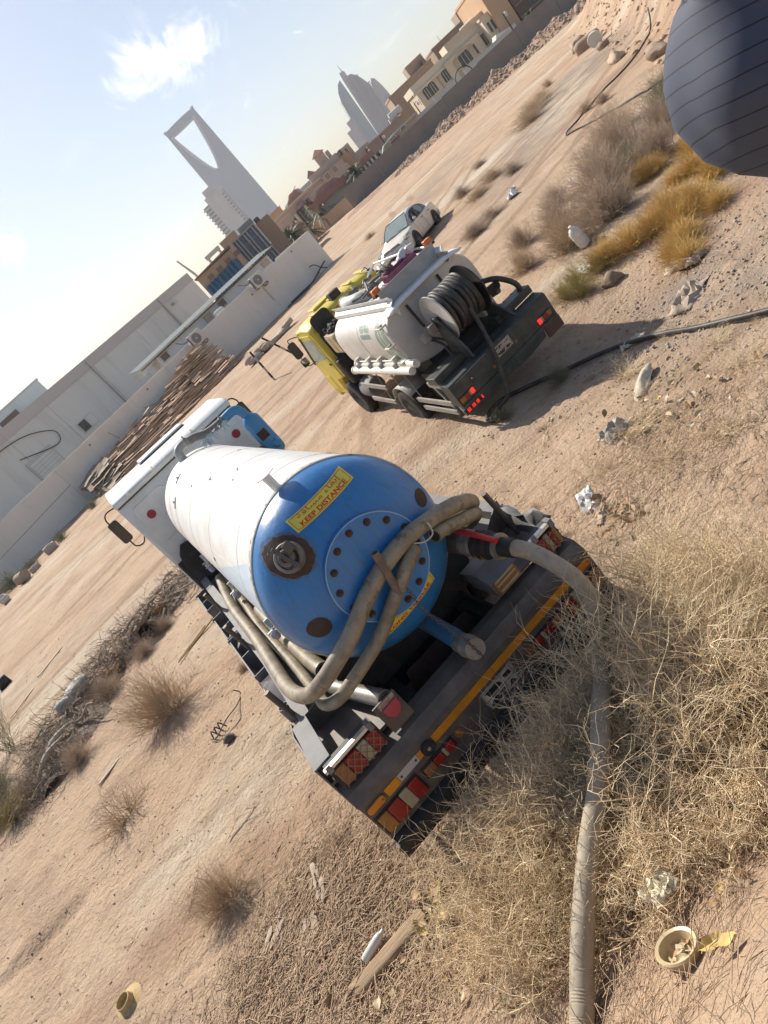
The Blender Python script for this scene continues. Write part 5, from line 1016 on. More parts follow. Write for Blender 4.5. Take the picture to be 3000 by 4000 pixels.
for s in (-1, 1):
    obj('arch_shield', MB().prism([(-.66, 1.18), (-.62, 1.58), (-.70, 1.74), (-.86, 1.78), (-.98, 1.66), (-1.04, 1.46), (-1.02, 1.16)] if s < 0 else [(.66, 1.18), (.62, 1.58), (.70, 1.74), (.86, 1.78), (.98, 1.66), (1.04, 1.46), (1.02, 1.16)], (0, YC - .10, 0), (1, 0, 0), (0, 0, 1), (0, .09, 0)), black, cab, bevel=.01)
    obj('side_window', MB().prism([(7.5, 1.95), (7.5, 2.62), (8.15, 2.62), (8.38, 1.95)], (s * 1.118, 0, 0), (0, 1, 0), (0, 0, 1), (s * .008, 0, 0)), glassd, cab, smooth=0)
    dr = obj('door', MB().prism([(7.42, 1.0), (7.42, 2.70), (8.2, 2.70), (8.5, 1.9), (8.5, 1.0)], (s * 1.1195, 0, 0), (0, 1, 0), (0, 0, 1), (s * .004, 0, 0)), cabwhite, cab, smooth=0); obj('handle', MB().box((s * 1.135, 7.55, 1.75), (.02, .14, .03)), black, dr)
    # mirrors
    mx = s * 1.345; mo = obj('mirror', MB().prism([(p[0], p[1]) for p in rrect(.165, .40, .045)], (mx, 7.44, 2.40), (1, 0, 0), (0, 0, 1), (0, .06, 0)), black, cab, bevel=.01); obj('mirror_glass', MB().prism(rrect(.14, .37, .04), (mx, 7.436, 2.40), (1, 0, 0), (0, 0, 1), (0, -.004, 0)), mat('mirror_dark', (.035, .035, .035), rough=.12, spec=.6), mo)
    ar = MB(); ar.tube(spline([(s * 1.10, 7.62, 2.70), (s * 1.30, 7.52, 2.74), (mx + s * .03, 7.47, 2.66), (mx + s * .02, 7.46, 2.55)], 5), .012, 7); ar.tube(spline([(mx, 7.46, 2.22), (mx - s * .01, 7.47, 2.08), (mx - s * .12, 7.52, 2.03), (s * 1.115, 7.6, 2.12)], 5), .012, 7); obj('mirror_arm', ar, black, mo)
obj('windscreen', MB().prism([(8.37, 2.74), (8.64, 1.98), (8.655, 1.985), (8.385, 2.745)], (-1.0, 0, 0), (0, 1, 0), (0, 0, 1), (2.0, 0, 0)), glassd, cab, smooth=0); obj('grille', MB().bb((-.8, 8.68, 1.0), (.8, 8.70, 1.5)), black, cab); obj('bumper', MB().bb((-1.13, 8.40, .42), (1.13, 8.78, .80)), cabwhite, cab, bevel=.03)
for s in (-.85, .85): obj('headlight', MB().bb((s - .16, 8.68, .82), (s + .16, 8.71, .98)), clearlens, cab, bevel=.01)
obj('marker_sticker', MB().prism([(7.22, 2.05), (7.40, 2.08), (7.30, 2.20)], (-1.121, 0, 0), (0, 1, 0), (0, 0, 1), (-.003, 0, 0)), stickerr, cab, smooth=0); obj('marker_sticker', MB().prism([(7.16, 1.92), (7.30, 1.90), (7.26, 2.02), (7.2, 2.02)], (-1.121, 0, 0), (0, 1, 0), (0, 0, 1), (-.003, 0, 0)), blue, cab, smooth=0)
obj('roof_hatch', MB().bb((-.40, 7.55, 2.93), (.50, 8.1, 2.965)), cabwhite, cab, bevel=.015); obj('hatch_seal', MB().bb((-.41, 7.53, 2.918), (.51, 8.12, 2.93)), black, cab, smooth=0)
# vacuum filter vessel, elbows, corrugated hose
fv = obj('filter_vessel', MB().lathe([(.001, 1.83), (.06, 1.84), (.125, 1.90), (.135, 1.96), (.135, 2.44), (.125, 2.50), (.07, 2.56), (.001, 2.57)], (1.06, 5.92, 0), 'z', 32), blue2, vt); obj('rust_patch', MB().loft([[Vector((1.06 + .1365 * math.cos(R(a)), 5.92 + .1365 * math.sin(R(a)), z)) for a in range(225, 290, 8)] for z in (2.16, 2.20, 2.26, 2.30)], closed=False, caps=False), rust, fv); obj('drain_pot', MB().lathe([(.001, 0), (.05, .005), (.075, .05), (.075, .14)], (0, 0, 0), 'y', 20), blue2, fv, loc=(1.10, 5.74, 2.02)); obj('vessel_bracket', MB().bb((.60, 5.86, 1.98), (.93, 6.05, 2.10)), black, fv)
e1 = MB(); e1.tube(spline([(1.055, 5.93, 2.54), (1.05, 5.93, 2.63), (1.02, 5.94, 2.70), (.96, 5.955, 2.735), (.88, 5.97, 2.735), (.80, 5.98, 2.73)], 5), .066, 18); obj('elbow_pipe', e1, blue2, vt)
ch_ = MB(); pts = resample(spline([(.82, 5.98, 2.73), (.66, 5.97, 2.735), (.48, 5.95, 2.76), (.32, 5.93, 2.83), (.17, 5.90, 2.86)], 14), .011); ch_.tube(pts, .056, 16, ribs=.10); obj('corrugated_hose', ch_, mat('grey_rubber', (.16, .155, .15), (.24, .23, .21), sc=12, rough=.7), vt)
e2 = MB(); e2.tube(spline([(.22, 5.905, 2.86), (.12, 5.89, 2.868), (.04, 5.875, 2.85), (.005, 5.86, 2.79), (0, 5.855, 2.70)], 5), .062, 18); obj('inlet_elbow', e2, mat('grey_fitting', (.40, .40, .38), (.32, .30, .27), sc=9, rough=.5), vt)
for y, x, z in ((5.975, .76, 2.732), (5.90, .20, 2.862)):
    hc = obj('hose_clamp', MB().lathe([(.066, -.018), (.071, -.018), (.071, .018), (.066, .018)], (x, y, z), 'x', 20), pipegrey, vt); obj('clamp_bolt', MB().box((x, y - .02, z + .085), (.02, .03, .035)), pipegrey, hc)
rg = MB(); rr = random.Random(4)
for k in range(60):
    p = Vector((rr.uniform(.35, .75), 5.85 + rr.uniform(-.12, .06), 2.73)); d = Vector((rr.uniform(-.08, .08), rr.uniform(-.08, .05), rr.uniform(-.16, .02))); rg.add([p, p + d * .5 + Vector((.01, 0, .015)), p + d, p + d * .5 - Vector((.01, 0, 0))], [(0, 1, 2, 3)])
obj('torn_wrapping', rg, mat('pale_blue_plastic', (.42, .52, .56), rough=.4), vt)
# the chain and its short tube, tied in front of the draped hoses
stb = obj('tie_tube', MB().lathe([(.021, -.17), (.028, -.17), (.028, .17), (.021, .17), (.020, -.1), (.001, -.1)], axis='z', n=16), mat('rusty_tube', (.13, .09, .07), (.20, .14, .11), sc=14, rough=.6), vt); stb.location = (.0, -.075, 1.975); stb.rotation_euler = (R(4), R(10), 0)
cp = spline([(.03, -.075, 1.80), (.015, -.085, 1.62), (.04, -.10, 1.40), (.075, -.13, 1.21), (.085, -.15, 1.02)], 12); cp = resample(cp, .026); lk = MB()
for i, p in enumerate(cp[:-1]):
    t = (cp[i + 1] - p).normalized(); a = Vector((1, 0, 0)) if i % 2 else Vector((0, 1, 0)); a = (a - t * a.dot(t)).normalized()
    lk.tube([p + t * (.017 * math.cos(R(q))) + a * (.010 * math.sin(R(q))) for q in range(0, 361, 40)], .0032, 4, caps=False)
obj('chain', lk, mat('chain_steel', (.13, .105, .085), rough=.5, metal=.5), vt)
def l1(p): return vt.matrix_world @ Vector(p)
# ------------------------------------------------------------------ hoses lying on the tanker (things of their own)
def hose(name, pts, r, m, label, n=14, ribs=0.0, step=None, open_end=True, grp='grey suction hoses draped over the tanker', world=False):
    P = spline([p if world else l1(p) for p in pts], 9); P = resample(P, step or .03); t_ = thing(name, label, 'hose', P[0], (0, 0, 0), grp); o = P[0]
    mb = MB(); mb.tube([p - o for p in P], r, n, ribs=ribs, caps=True); obj('hose_body', mb, m, t_)
    tt = (P[0] - P[1]).normalized(); bo = MB(); bo.cyl(tt * .001, tt * .004, r * .80, r * .80, 14); obj('hose_mouth', bo, mat('hose_bore', (.02, .018, .015), rough=.9), t_)
    return t_
hose('suction_hose', [(-.80, 5.45, 1.30), (-.88, 4.7, 1.29), (-.93, 3.9, 1.30), (-.95, 2.7, 1.33), (-.99, 1.6, 1.39), (-1.0, 1.0, 1.455), (-.965, .62, 1.52), (-.90, .37, 1.58), (-.78, .17, 1.67), (-.62, .065, 1.75), (-.437, .01, 1.825), (-.206, -.015, 1.935), (.03, -.02, 2.005), (.27, -.01, 2.02), (.524, .07, 1.945), (.80, .25, 1.79), (.98, .62, 1.55), (1.02, 1.3, 1.30), (1.0, 2.4, 1.17)], .060, hosem, 'thickest grey hose sweeping over the blue tank end and along the left rack')
hose('suction_hose', [(.43, .03, 1.86), (.512, .075, 1.83), (.72, .20, 1.71), (.91, .48, 1.53), (.93, 1.1, 1.26), (.88, 2.2, 1.17)], .050, hosem, 'thinner grey hose tucked under the thick one at the right of the tank end')
hose('suction_hose', [(.275, -.03, 1.93), (.20, -.035, 1.915), (.08, -.05, 1.875), (-.09, -.03, 1.785), (-.30, .03, 1.655), (-.46, .05, 1.605), (-.62, .11, 1.545), (-.78, .22, 1.47), (-.88, .45, 1.40), (-.88, .9, 1.30), (-.86, 1.9, 1.22), (-.86, 3.0, 1.21), (-.80, 4.1, 1.21), (-.76, 5.2, 1.22)], .048, hosem, 'thinner grey hose with a cut end in front of the manhole cover')
hose('suction_hose', [(-.72, 1.22, 1.22), (-.735, 1.45, 1.215), (-.745, 1.9, 1.20), (-.745, 2.6, 1.20), (-.73, 3.6, 1.20)], .072, hosem, 'fat pale hose with a clamp ring lying in the left rack', grp='grey suction hoses draped over the tanker')
ckl = MB(); c = l1((-.72, 1.235, 1.22)); ax = (l1((-.735, 1.45, 1.215)) - c).normalized(); ckl.cyl(c - ax * .012, c + ax * .018, .079, .079, 20, caps=False); solo('clamp_ring', ckl, pipegrey, 'metal clamp ring around the fat pale hose end', 'clamp')
wl_ = MB(); wl_.tube(spline([l1((.27, -.05, 1.97)), l1((.33, -.07, 1.93)), l1((.40, -.075, 1.93)), l1((.43, -.05, 1.975)), l1((.43, -.04, 2.0))], 6), .006, 6); solo('tie_wire', wl_, mat('pale_wire', (.48, .46, .36), rough=.5), 'pale bent wire tying the hose end on the blue tank', 'wire')
# discharge hose running down through the bush to the camera's feet
hv = [l1(p) for p in ((.735, -.10, 1.457), (.767, -.17, 1.425), (.799, -.25, 1.365), (.813, -.36, 1.285), (.828, -.45, 1.165), (.815, -.50, 1.02), (.732, -.52, .826), (.613, -.52, .62), (.457, -.50, .42), (.276, -.48, .24))]
HTOP = ((0.090, 3.389, 0.844), (-0.060, 3.212, 0.820), (-0.207, 3.053, 0.801), (-0.358, 2.919, 0.783), (-0.494, 2.799, 0.750), (-0.617, 2.675, 0.724), (-0.732, 2.566, 0.685), (-0.825, 2.478, 0.645), (-0.909, 2.384, 0.613), (-0.991, 2.256, 0.618))
hpts = [tuple(p) for p in hv[:8]] + list(HTOP) + [(-1.12, 1.8, gz(-1.12, 1.8) + .06)]
hose('discharge_hose', hpts, .058, mat('ribbed_hose', (.40, .335, .245), (.29, .235, .17), sc=9, rough=.7, c3=(.15, .125, .095), sc3=20, lo3=.6, hi3=.75), 'ribbed grey hose from the red handled valve down through the dry bush', n=18, ribs=.045, step=.0085, grp=None, world=True)
# ================================================================== SERVICE TANKER WITH HOSE REEL (second truck)
M2 = Matrix(((.9874, -.1576, .0143), (.1581, .9861, -.0501), (-.0062, .0518, .9986)))
st = thing('service_tanker', 'small tanker truck with yellow cab, cream tank and black hose reel', 'tanker truck', (3.1517, 11.1428, -.2677), M2)
def l2(p): return st.matrix_world @ Vector(p)
HW, HH, CZ, CX, NP = 1.0, .59, 1.655, .04, 3.3
def sup(a, w=HW, h=HH):
    c, s = math.cos(a), math.sin(a); return (CX + w * math.copysign(abs(c) ** (2 / NP), c), CZ + h * math.copysign(abs(s) ** (2 / NP), s))
def tring(y, f=1.0, n=56): return [Vector((sup(2 * math.pi * k / n, HW * f, HH * f)[0], y, sup(2 * math.pi * k / n, HW * f, HH * f)[1])) for k in range(n)]
tb = MB(); tb.loft([tring(1.17, .90), tring(1.175, .965), tring(1.20, .99), tring(1.23), tring(2.1), tring(3.0), tring(3.86), tring(3.89, .99), tring(3.92, .96), tring(3.925, .90)]); tank2 = obj('tank', tb, cream, st, smooth=40)
for y in (2.62, 1.62): sm = MB(); sm.tube([Vector(p) + (Vector(p) - Vector((CX, y, CZ))).normalized() * .001 for p in tring(y)] , .004, 4, caps=False); obj('weld_seam', sm, mat('cream_seam', (.52, .47, .40), rough=.6), tank2)
def side_pt(y, v, off=.004):
    """v: height along the left side of the tank, follows the curve"""
    z = v; t = max(-.999, min(.999, (z - CZ) / HH)); x = CX - HW * (1 - abs(t) ** NP) ** (1 / NP); return Vector((x - off, y, z))
# print: green leaf mark with pale bands, and two worn lines of lettering
def blob(name, fa, fb, z0_, z1_, m, off, parent, n=22, k=7):
    mb = MB(); mb.loft([[side_pt(fa(z) + (fb(z) - fa(z)) * i / k, z, off) for i in range(k + 1)] for z in np.linspace(z0_, z1_, n)], closed=False, caps=False); return obj(name, mb, m, parent, smooth=50)
zm, zr = 1.80, .36
def fl_(z): return 1.50 + .36 * math.sqrt(max(0, 1 - ((z - 1.80) / .40) ** 2)) - .05
def fr_(z): return 1.44 - .34 * ((2.19 - z) / .78) * .55 + (.0 if z > 1.6 else -.05)
lg = blob('leaf_logo', fr_, fl_, 1.415, 2.185, greenpr, .004, tank2)
for q in (.34, .62): blob('logo_band', lambda z: fr_(z) + (fl_(z) - fr_(z)) * q - .012, lambda z: fr_(z) + (fl_(z) - fr_(z)) * q + .022, 1.44, 2.06 - q * .1, cream, .0062, lg)
blob('logo_band', lambda z: 1.335 + (z - 1.42) * .05, lambda z: 1.36 + (z - 1.42) * .05, 1.42, 1.70, cream, .0064, lg, 8)
t_ = text_mb('\ufe94\ufed4\ufee7\ufe8e\ufef7 \ufe94\ufed3\ufe8e\ufec4\ufee7', .1, lambda u, v: side_pt(2.28 - u, 2.06 + v * 1.0), width=.44, height=.13, bold=.01); obj('lettering', t_, greendk, tank2, smooth=0)
t_ = text_mb('EL ATER ETTERNAL', .1, lambda u, v: side_pt(2.28 - u, 1.925 + v), width=.46, height=.085, bold=.014); obj('lettering', t_, greendk, tank2, smooth=0)
# hand rungs on the tank side
for y, z in ((1.36, 2.06), (1.30, 1.72), (1.30, 1.39)):
    c = side_pt(y, z, 0); rg = MB(); rg.bb((c.x - .13, y - .11, z - .005), (c.x - .10, y + .11, z + .03))
    for s in (-.095, .095): rg.bb((c.x - .10, y + s - .012, z - .002), (c.x + .05, y + s + .012, z + .026))
    obj('rung', rg, cream, st, bevel=.004)
# trough / walkway on top with flared sides, rear canopy
TZ = 2.41
for s in (-1, 1):
    m_ = MB(); x = s * .62; m_.loft([[Vector((CX + x + s * a, y, b)) for a, b in ((-.02, 2.13), (.05, 2.22), (.05, 2.27), (-.03, 2.33), (.02, TZ), (.035, TZ), (-.01, 2.325), (.066, 2.275), (.066, 2.215), (0, 2.13))] for y in (1.08, 3.92)]); obj('trough_side', m_, white, st, smooth=0)
m_ = MB(); m_.prism([(-.60, 2.22), (.60, 2.22), (.66, 2.52), (-.66, 2.52)], (CX, 1.32, 0), (1, 0, 0), (0, 0, 1), (0, .012, 0)); obj('trough_back', m_, mat('trough_grey', (.40, .40, .39), (.34, .33, .31), sc=5, rough=.5), st, smooth=0)
cn = MB(); n = 20; rows = []
for i in range(n + 1):
    u = -1 + 2 * i / n; x = CX + u * .88; z = 2.245 - .055 * max(0, abs(u) - .62) ** 1.3 * 4; rows.append([Vector((x, 1.31, z + .015)), Vector((x, 1.05, z + .005)), Vector((x, .98, z - .03 if abs(u) < .98 else z))])
cn.loft(rows, closed=False, caps=False); o = obj('rear_canopy', cn, white, st); o.modifiers.new('thick', 'SOLIDIFY').thickness = .014
obj('canopy_fold', MB().prism([(-.60, 2.24), (-.70, 2.20), (-.66, 2.06)], (CX, 1.02, 0), (1, 0, 0), (0, 0, 1), (0, .18, 0)), white, st, smooth=0)
for x in (CX - .62, CX + .64):
    y = 1.42; b_ = obj('amber_beacon', MB().bb((x - .075, y - .06, 2.50), (x + .075, y + .06, 2.60)), orange, st, bevel=.012); obj('beacon_base', MB().bb((x - .085, y - .07, 2.465), (x + .085, y + .07, 2.498)), black, b_); obj('beacon_bracket', MB().bb((x - .02, y - .05, 2.36), (x + .02, y - .02, 2.466)), white, b_)
rl = MB(); rl.tube([(CX + .62, 1.40, 2.47), (CX + .64, 2.2, 2.52), (CX + .62, 3.9, 2.50)], .022, 6); rl.tube([(CX + .62, 3.9, 2.50), (CX + .30, 3.55, 2.48), (CX - .1, 3.3, 2.30)], .03, 6)
for y in (1.6, 2.6, 3.6): rl.cyl((CX + .62, y, 2.36), (CX + .63, y, 2.5), .014, .014, 6)
obj('guard_rail', rl, white, st); obj('walkway', MB().bb((CX - .60, 1.34, 2.215), (CX + .60, 3.92, 2.235)), greencan, st, smooth=0)
mg = obj('manlid', MB().lathe([(.24, 2.236), (.24, 2.36), (.22, 2.38), (.001, 2.40)], (CX + .05, 2.35, 0), 'z', 24), white, st); obj('manlid_frame', MB().lathe([(.30, 2.236), (.30, 2.28), (.25, 2.28)], (CX + .05, 2.35, 0), 'z', 24), mat('plate_grey', (.36, .35, .33), rough=.5), mg)
ex = MB(); ex.tube(spline([(-.12, 3.0, 2.30), (-.30, 3.15, 2.34), (-.40, 3.45, 2.36), (-.36, 3.7, 2.36)], 5), .125, 18); obj('air_duct', ex, pvc, st); obj('duct_ring', MB().lathe([(.128, -.015), (.14, -.015), (.14, .015), (.128, .015)], (-.365, 3.68, 2.36), 'y', 20), mat('pale_ring', (.5, .52, .54), rough=.4), st)
# rear body
GB = greencan
rb2 = MB(); rb2.prism([(0, .56), (0, .925), (.03, .955), (.28, .985), (.28, .56)], (-1.13, 0, 0), (0, 1, 0), (0, 0, 1), (2.26, 0, 0)); beam2 = obj('rear_beam', rb2, GB, st, smooth=0)
obj('beam_lip', MB().bb((-1.125, -.012, .50), (1.125, .10, .553)), GB, beam2, smooth=0); obj('skirt_panel', MB().prism([(-1.15, .385), (-.62, .34), (-.15, .36), (.3, .33), (.75, .37), (.78, .495), (-1.15, .495)], (0, .015, 0), (1, 0, 0), (0, 0, 1), (0, .03, 0)), GB, beam2, smooth=0); obj('rusty_panel', MB().bb((.80, .012, .30), (1.15, .05, .497)), mat('rust_brown_panel', (.13, .065, .045), (.09, .05, .04), sc=8, rough=.7), beam2, bevel=.008)
for x0, x1 in ((-1.12, -.32), (.34, 1.16)): obj('step_box', MB().bb((x0, .30, .987), (x1, .62, 1.12)), GB, st, bevel=.006)
obj('rear_edge_wear', MB().prism([(-1.0, 0), (-.30, 0), (-.30, .006), (-1.0, .008)], (0, -.002, .925), (1, 0, 0), (0, 1, 0), (0, 0, .004)), mat('worn_edge', (.35, .36, .36), rough=.4), beam2, smooth=0)
for x0, x1, sg in ((-1.11, -.80, ((.34, amberdirty), (.30, redlens), (.14, clearlens), (.22, ledred))), (.745, 1.05, ((.24, ledred), (.14, clearlens), (.32, redlens), (.30, amberdirty)))): lamp_cluster(x0, x1, .605, .695, -.004, sg, beam2)
ld = obj('led_bar', MB().bb((-1.12, .008, .405), (-.72, .013, .49)), black, beam2)
for x0, x1 in ((-1.10, -1.03), (-.99, -.92), (-.89, -.83), (-.77, -.735)):
    for i in range(3):
        for j in range(3): obj('diode', MB().box((x0 + (x1 - x0) * (i + .5) / 3, .004, .425 + .022 * j), ((x1 - x0) * .22, .006, .012)), ledred, ld, smooth=0)
for x, z in ((.26, .70), (-.30, .66)): obj('round_reflector', MB().lathe([(.001, -.01), (.026, -.009), (.028, 0)], (x, -.002, z), 'y', 16), amberdirty, beam2)
obj('white_bolt', MB().lathe([(.001, -.008), (.012, -.006), (.013, 0)], (-.72, -.002, .80), 'y', 10), pvc, beam2)
plate(beam2, .025, .795, -.003, .36, .18, ('\u0664\u0666\u0667', '\ufe8f \ufe8f \u0627'), ('5467', 'BBA'), .07)
# hose reel
RC = Vector((0, .47, 1.72)); rl_ = obj('hose_reel', MB().lathe([(.13, -.36), (.13, .36)], RC, 'x', 20), black, st)
for x, m_, r_ in ((-.37, cream, .43), (.37, black, .45)):
    dk = MB(); dk.lathe([(.001, -.006), (.06, -.006), (.14, -.012 if x < 0 else -.006), (r_ - .012, -.006), (r_, -.012), (r_, .012), (r_ - .012, .006), (.001, .006)], RC + Vector((x, 0, 0)), 'x', 48); obj('reel_disc', dk, m_ if x > 0 else mat('reel_disc_white', (.56, .54, .50), (.44, .40, .35), sc=6, rough=.5, c3=(.16, .10, .07), sc3=14, lo3=.66, hi3=.72), rl_)
for lay, rr_ in enumerate((.25, .305, .36)):
    nt_ = 8 - lay % 2
    for k in range(nt_):
        x = -.30 + .60 * (k + .5) / nt_; wob = random.Random(k + 9 * lay); ph = wob.uniform(0, 6)
        hm_ = MB(); hm_.tube([(RC.x + x + .02 * math.sin(R(a) + ph), RC.y + (rr_ + .010 * math.sin(3 * R(a) + ph)) * math.cos(R(a)), RC.z + (rr_ + .010 * math.sin(3 * R(a) + ph)) * math.sin(R(a))) for a in range(0, 361, 8)], .036, 8, caps=False); obj('hose_coil', hm_, hosed, rl_)
for x in (-.45, .45):
    arm = MB(); arm.prism([(-.13, 1.06), (.55, .99), (.62, 1.12), (.52, 1.76), (.44, 1.76), (.38, 1.40)] if x > 0 else [(.05, 1.0), (.55, .99), (.60, 1.12), (.53, 1.80), (.40, 1.80), (.10, 1.25)], (x - .02, 0, 0), (0, 1, 0), (0, 0, 1), (.04, 0, 0))
    obj('reel_arm', arm, GB, st, bevel=.005)
hb_ = obj('reel_motor', MB().bb((-.62, .40, 1.60), (-.50, .60, 1.76)), mat('motor_casing', (.16, .14, .13), rough=.6), st, bevel=.02); obj('axle', MB().cyl((-.56, .47, 1.72), (.5, .47, 1.72), .05), black, st)
obj('motor_cap', MB().lathe([(.07, -.10), (.085, -.09), (.085, .04), (.05, .06)], (-.60, .80, 1.58), 'z', 14), mat('cap_grey', (.34, .32, .30), rough=.6), hb_)
fh = MB(); fh.tube(spline([(-.6, .78, 1.52), (-.52, .60, 1.34), (-.56, .45, 1.16), (-.50, .40, 1.06), (-.38, .42, 1.10)], 6), .022, 8); fh.tube(spline([(-.55, .76, 1.50), (-.44, .62, 1.36), (-.42, .5, 1.18), (-.30, .44, 1.12)], 6), .022, 8); obj('feed_hose', fh, hosed, st); wp = MB(); wp.tube(spline([(-.55, .45, 1.12), (-.50, .38, 1.01), (-.36, .40, 1.05)], 6), .012, 6); obj('white_lead', wp, pvc, st)
cy = MB(); cy.tube([(.50, .98, 1.62), (.50, .80, 1.35), (.50, .55, 1.0)], .05, 10); pd = MB(); pd.bb((.34, 1.12, 1.0), (.37, 1.165, 2.1)); pd.tube([(-.42, 1.10, 2.1), (-.46, .95, 1.75), (-.48, .84, 1.62)], .028, 8); obj('rear_pipe', pd, rust, st)
hd3 = MB(); hd3.tube(spline([(.42, .56, 1.74), (.55, .70, 1.62), (.70, .68, 1.60), (.88, .52, 1.50), (1.03, .42, 1.28), (1.04, .42, 1.12), (.92, .50, 1.03), (.80, .60, 1.05)], 8), .046, 12); obj('delivery_hose', hd3, hosed, st); tu = MB(); tu.cyl((.72, .75, 1.38), (.80, .50, 1.44), .075, .075, 16, caps=False); tu.cyl((.73, .76, 1.31), (.80, .56, 1.34), .06, .06, 16); obj('exhaust_stub', tu, mat('stub_dark', (.10, .095, .09), rough=.5), st); jn = MB()
for k in range(7): jn.box((.72 + .05 * k, .55 + .03 * (k % 3), 1.05 + .03 * (k % 2)), (.07, .07, .09), rot=(k, k * .5, 0))
obj('pipe_fittings', jn, black, st, bevel=.01); obj('cabinet', MB().bb((.40, .66, 1.122), (.70, 1.10, 1.50)), cream, st, bevel=.01)
# chassis, pipes, guards
for s in (-.42, .42): obj('chassis_rail', MB().bb((s - .04, .285, .62), (s + .04, 6.2, .84)), black, st)
obj('subframe', MB().bb((-.62, 1.25, .845), (.66, 3.9, 1.10)), black, st); obj('rear_axle', MB().cyl((-1, 2.22, .42), (1, 2.22, .42), .08), black, st); obj('belly_tank', MB().bb((-.9, .63, .50), (.9, 1.3, 1.02)), black, st, bevel=.02)
for (x, z, y0_, y1_) in ((-1.08, 1.262, .98, 3.72), (-.985, 1.34, .86, 3.60)):
    ho_ = obj('hose_tube', MB().lathe([(.062, y0_), (.070, y0_), (.070, y1_ - .04), (.085, y1_ - .035), (.085, y1_), (.001, y1_)], (x, 0, z), 'y', 20), pvc, st); obj('tube_bore', MB().lathe([(.001, y0_ + .02), (.066, y0_ + .003)], (x, 0, z), 'y', 16), black, ho_)
rd = MB(); rd.cyl((-1.02, 1.5, 1.435), (-1.02, 3.55, 1.435), .012, .012, 6); obj('tie_rod', rd, cream, st)
for y in (1.55, 2.2, 2.75, 3.35): obj('tube_clip', MB().bb((-1.06, y - .04, 1.40), (-.96, y + .04, 1.50)).bb((-1.12, y - .015, 1.33), (-1.02, y + .015, 1.41)), cream, st, bevel=.006)
pale = mat('dusty_grey_rail', (.36, .345, .32), (.28, .26, .23), sc=5, rough=.5)
for (y0_, z0_, y1_, z1_) in ((2.72, .84, 3.95, .89), (2.82, .47, 3.93, .52), (.36, .57, 1.66, .605), (.40, .385, 1.60, .425), (.28, .95, .72, .985)):
    obj('side_guard', MB().prism([(y0_, z0_ - .045), (y1_, z1_ - .045), (y1_, z1_ + .045), (y0_, z0_ + .045)], (-1.115, 0, 0), (0, 1, 0), (0, 0, 1), (.035, 0, 0)), pale, st, smooth=0)
obj('guard_post', MB().prism([(.06, .42), (.14, .40), (.33, .95), (.24, .98)], (-1.122, 0, 0), (0, 1, 0), (0, 0, 1), (.045, 0, 0)), pale, st, smooth=0); obj('guard_post', MB().prism([(.46, .40), (.51, .40), (.74, .98), (.69, 1.0)], (-1.075, 0, 0), (0, 1, 0), (0, 0, 1), (.03, 0, 0)), pale, st, smooth=0)
for (y, h) in ((2.30, 1.20), (3.0, 1.20), (1.72, 1.20)): obj('stay_rod', MB().tube([(-1.0, y, h), (-1.09, y - .28 if y < 2.9 else y - .05, .55)], .012, 6), pale, st)
for y in (2.05, 3.1): obj('side_lamp', MB().box((-1.10, y, 1.12), (.04, .11, .07)).box((-1.06, y, 1.16), (.05, .05, .06)), cream, st, bevel=.01)
for x in (-1.0, -.72, .72, 1.0): wheel(st, x, 2.22, .335, .43, .23, rimm=mat('rim_dirty', (.16, .15, .14), (.24, .21, .17), sc=7, rough=.6))
for x in (-.94, .94): wheel(st, x, 5.12, .385, .43, .24, rimm=MATS['rim_dirty'])
gm2 = MB(); gm2.loft([[Vector((x, 2.22 - .50 * math.cos(R(a)), .36 + .50 * math.sin(R(a)))) for a in range(25, 156, 10)] for x in (-1.12, -.60)], closed=False, caps=False); o = obj('mudguard', gm2, pale, st); o.modifiers.new('thick', 'SOLIDIFY').thickness = .014
obj('mud_flap', MB().bb((-1.14, 1.70, .20), (-.62, 1.715, .72)), rubber, st, smooth=0); obj('fuel_tank', MB().lathe([(.02, 4.0), (.2, 4.02), (.22, 4.1), (.22, 4.5), (.2, 4.58), (.02, 4.6)], (-.85, 0, .62), 'y', 20), greysteel, st)
# tool cabinet between tank and cab
tc_ = obj('tool_cabinet', MB().bb((-.93, 3.97, 1.60), (.5, 4.50, 2.03)), mat('cabinet_white', (.52, .47, .38), (.40, .30, .18), sc=4, rough=.5), st, bevel=.006)
for y in (4.0, 4.26): obj('cabinet_door', MB().bb((-.942, y, 1.64), (-.931, y + .22, 1.99)), mat('cabinet_panel', (.50, .40, .26), (.44, .30, .12), sc=6, rough=.5), tc_, smooth=0)
jk = MB()
for k in range(12): jk.box((-.75 + random.Random(k).uniform(-.15, .25), 4.1 + random.Random(k + 5).uniform(0, .35), 2.06 + random.Random(k + 9).uniform(0, .07)), (.12, .10, .07), rot=(k, k * .7, k * 1.3))
obj('roof_fittings', jk, black, tc_, bevel=.01); obj('seat_back', MB().prism([(p[0], p[1]) for p in rrect(.5, .42, .12)], (-.62, 4.86, 2.22), (1, 0, 0), (0, 0, 1), (0, .05, 0)), black, st, bevel=.02)
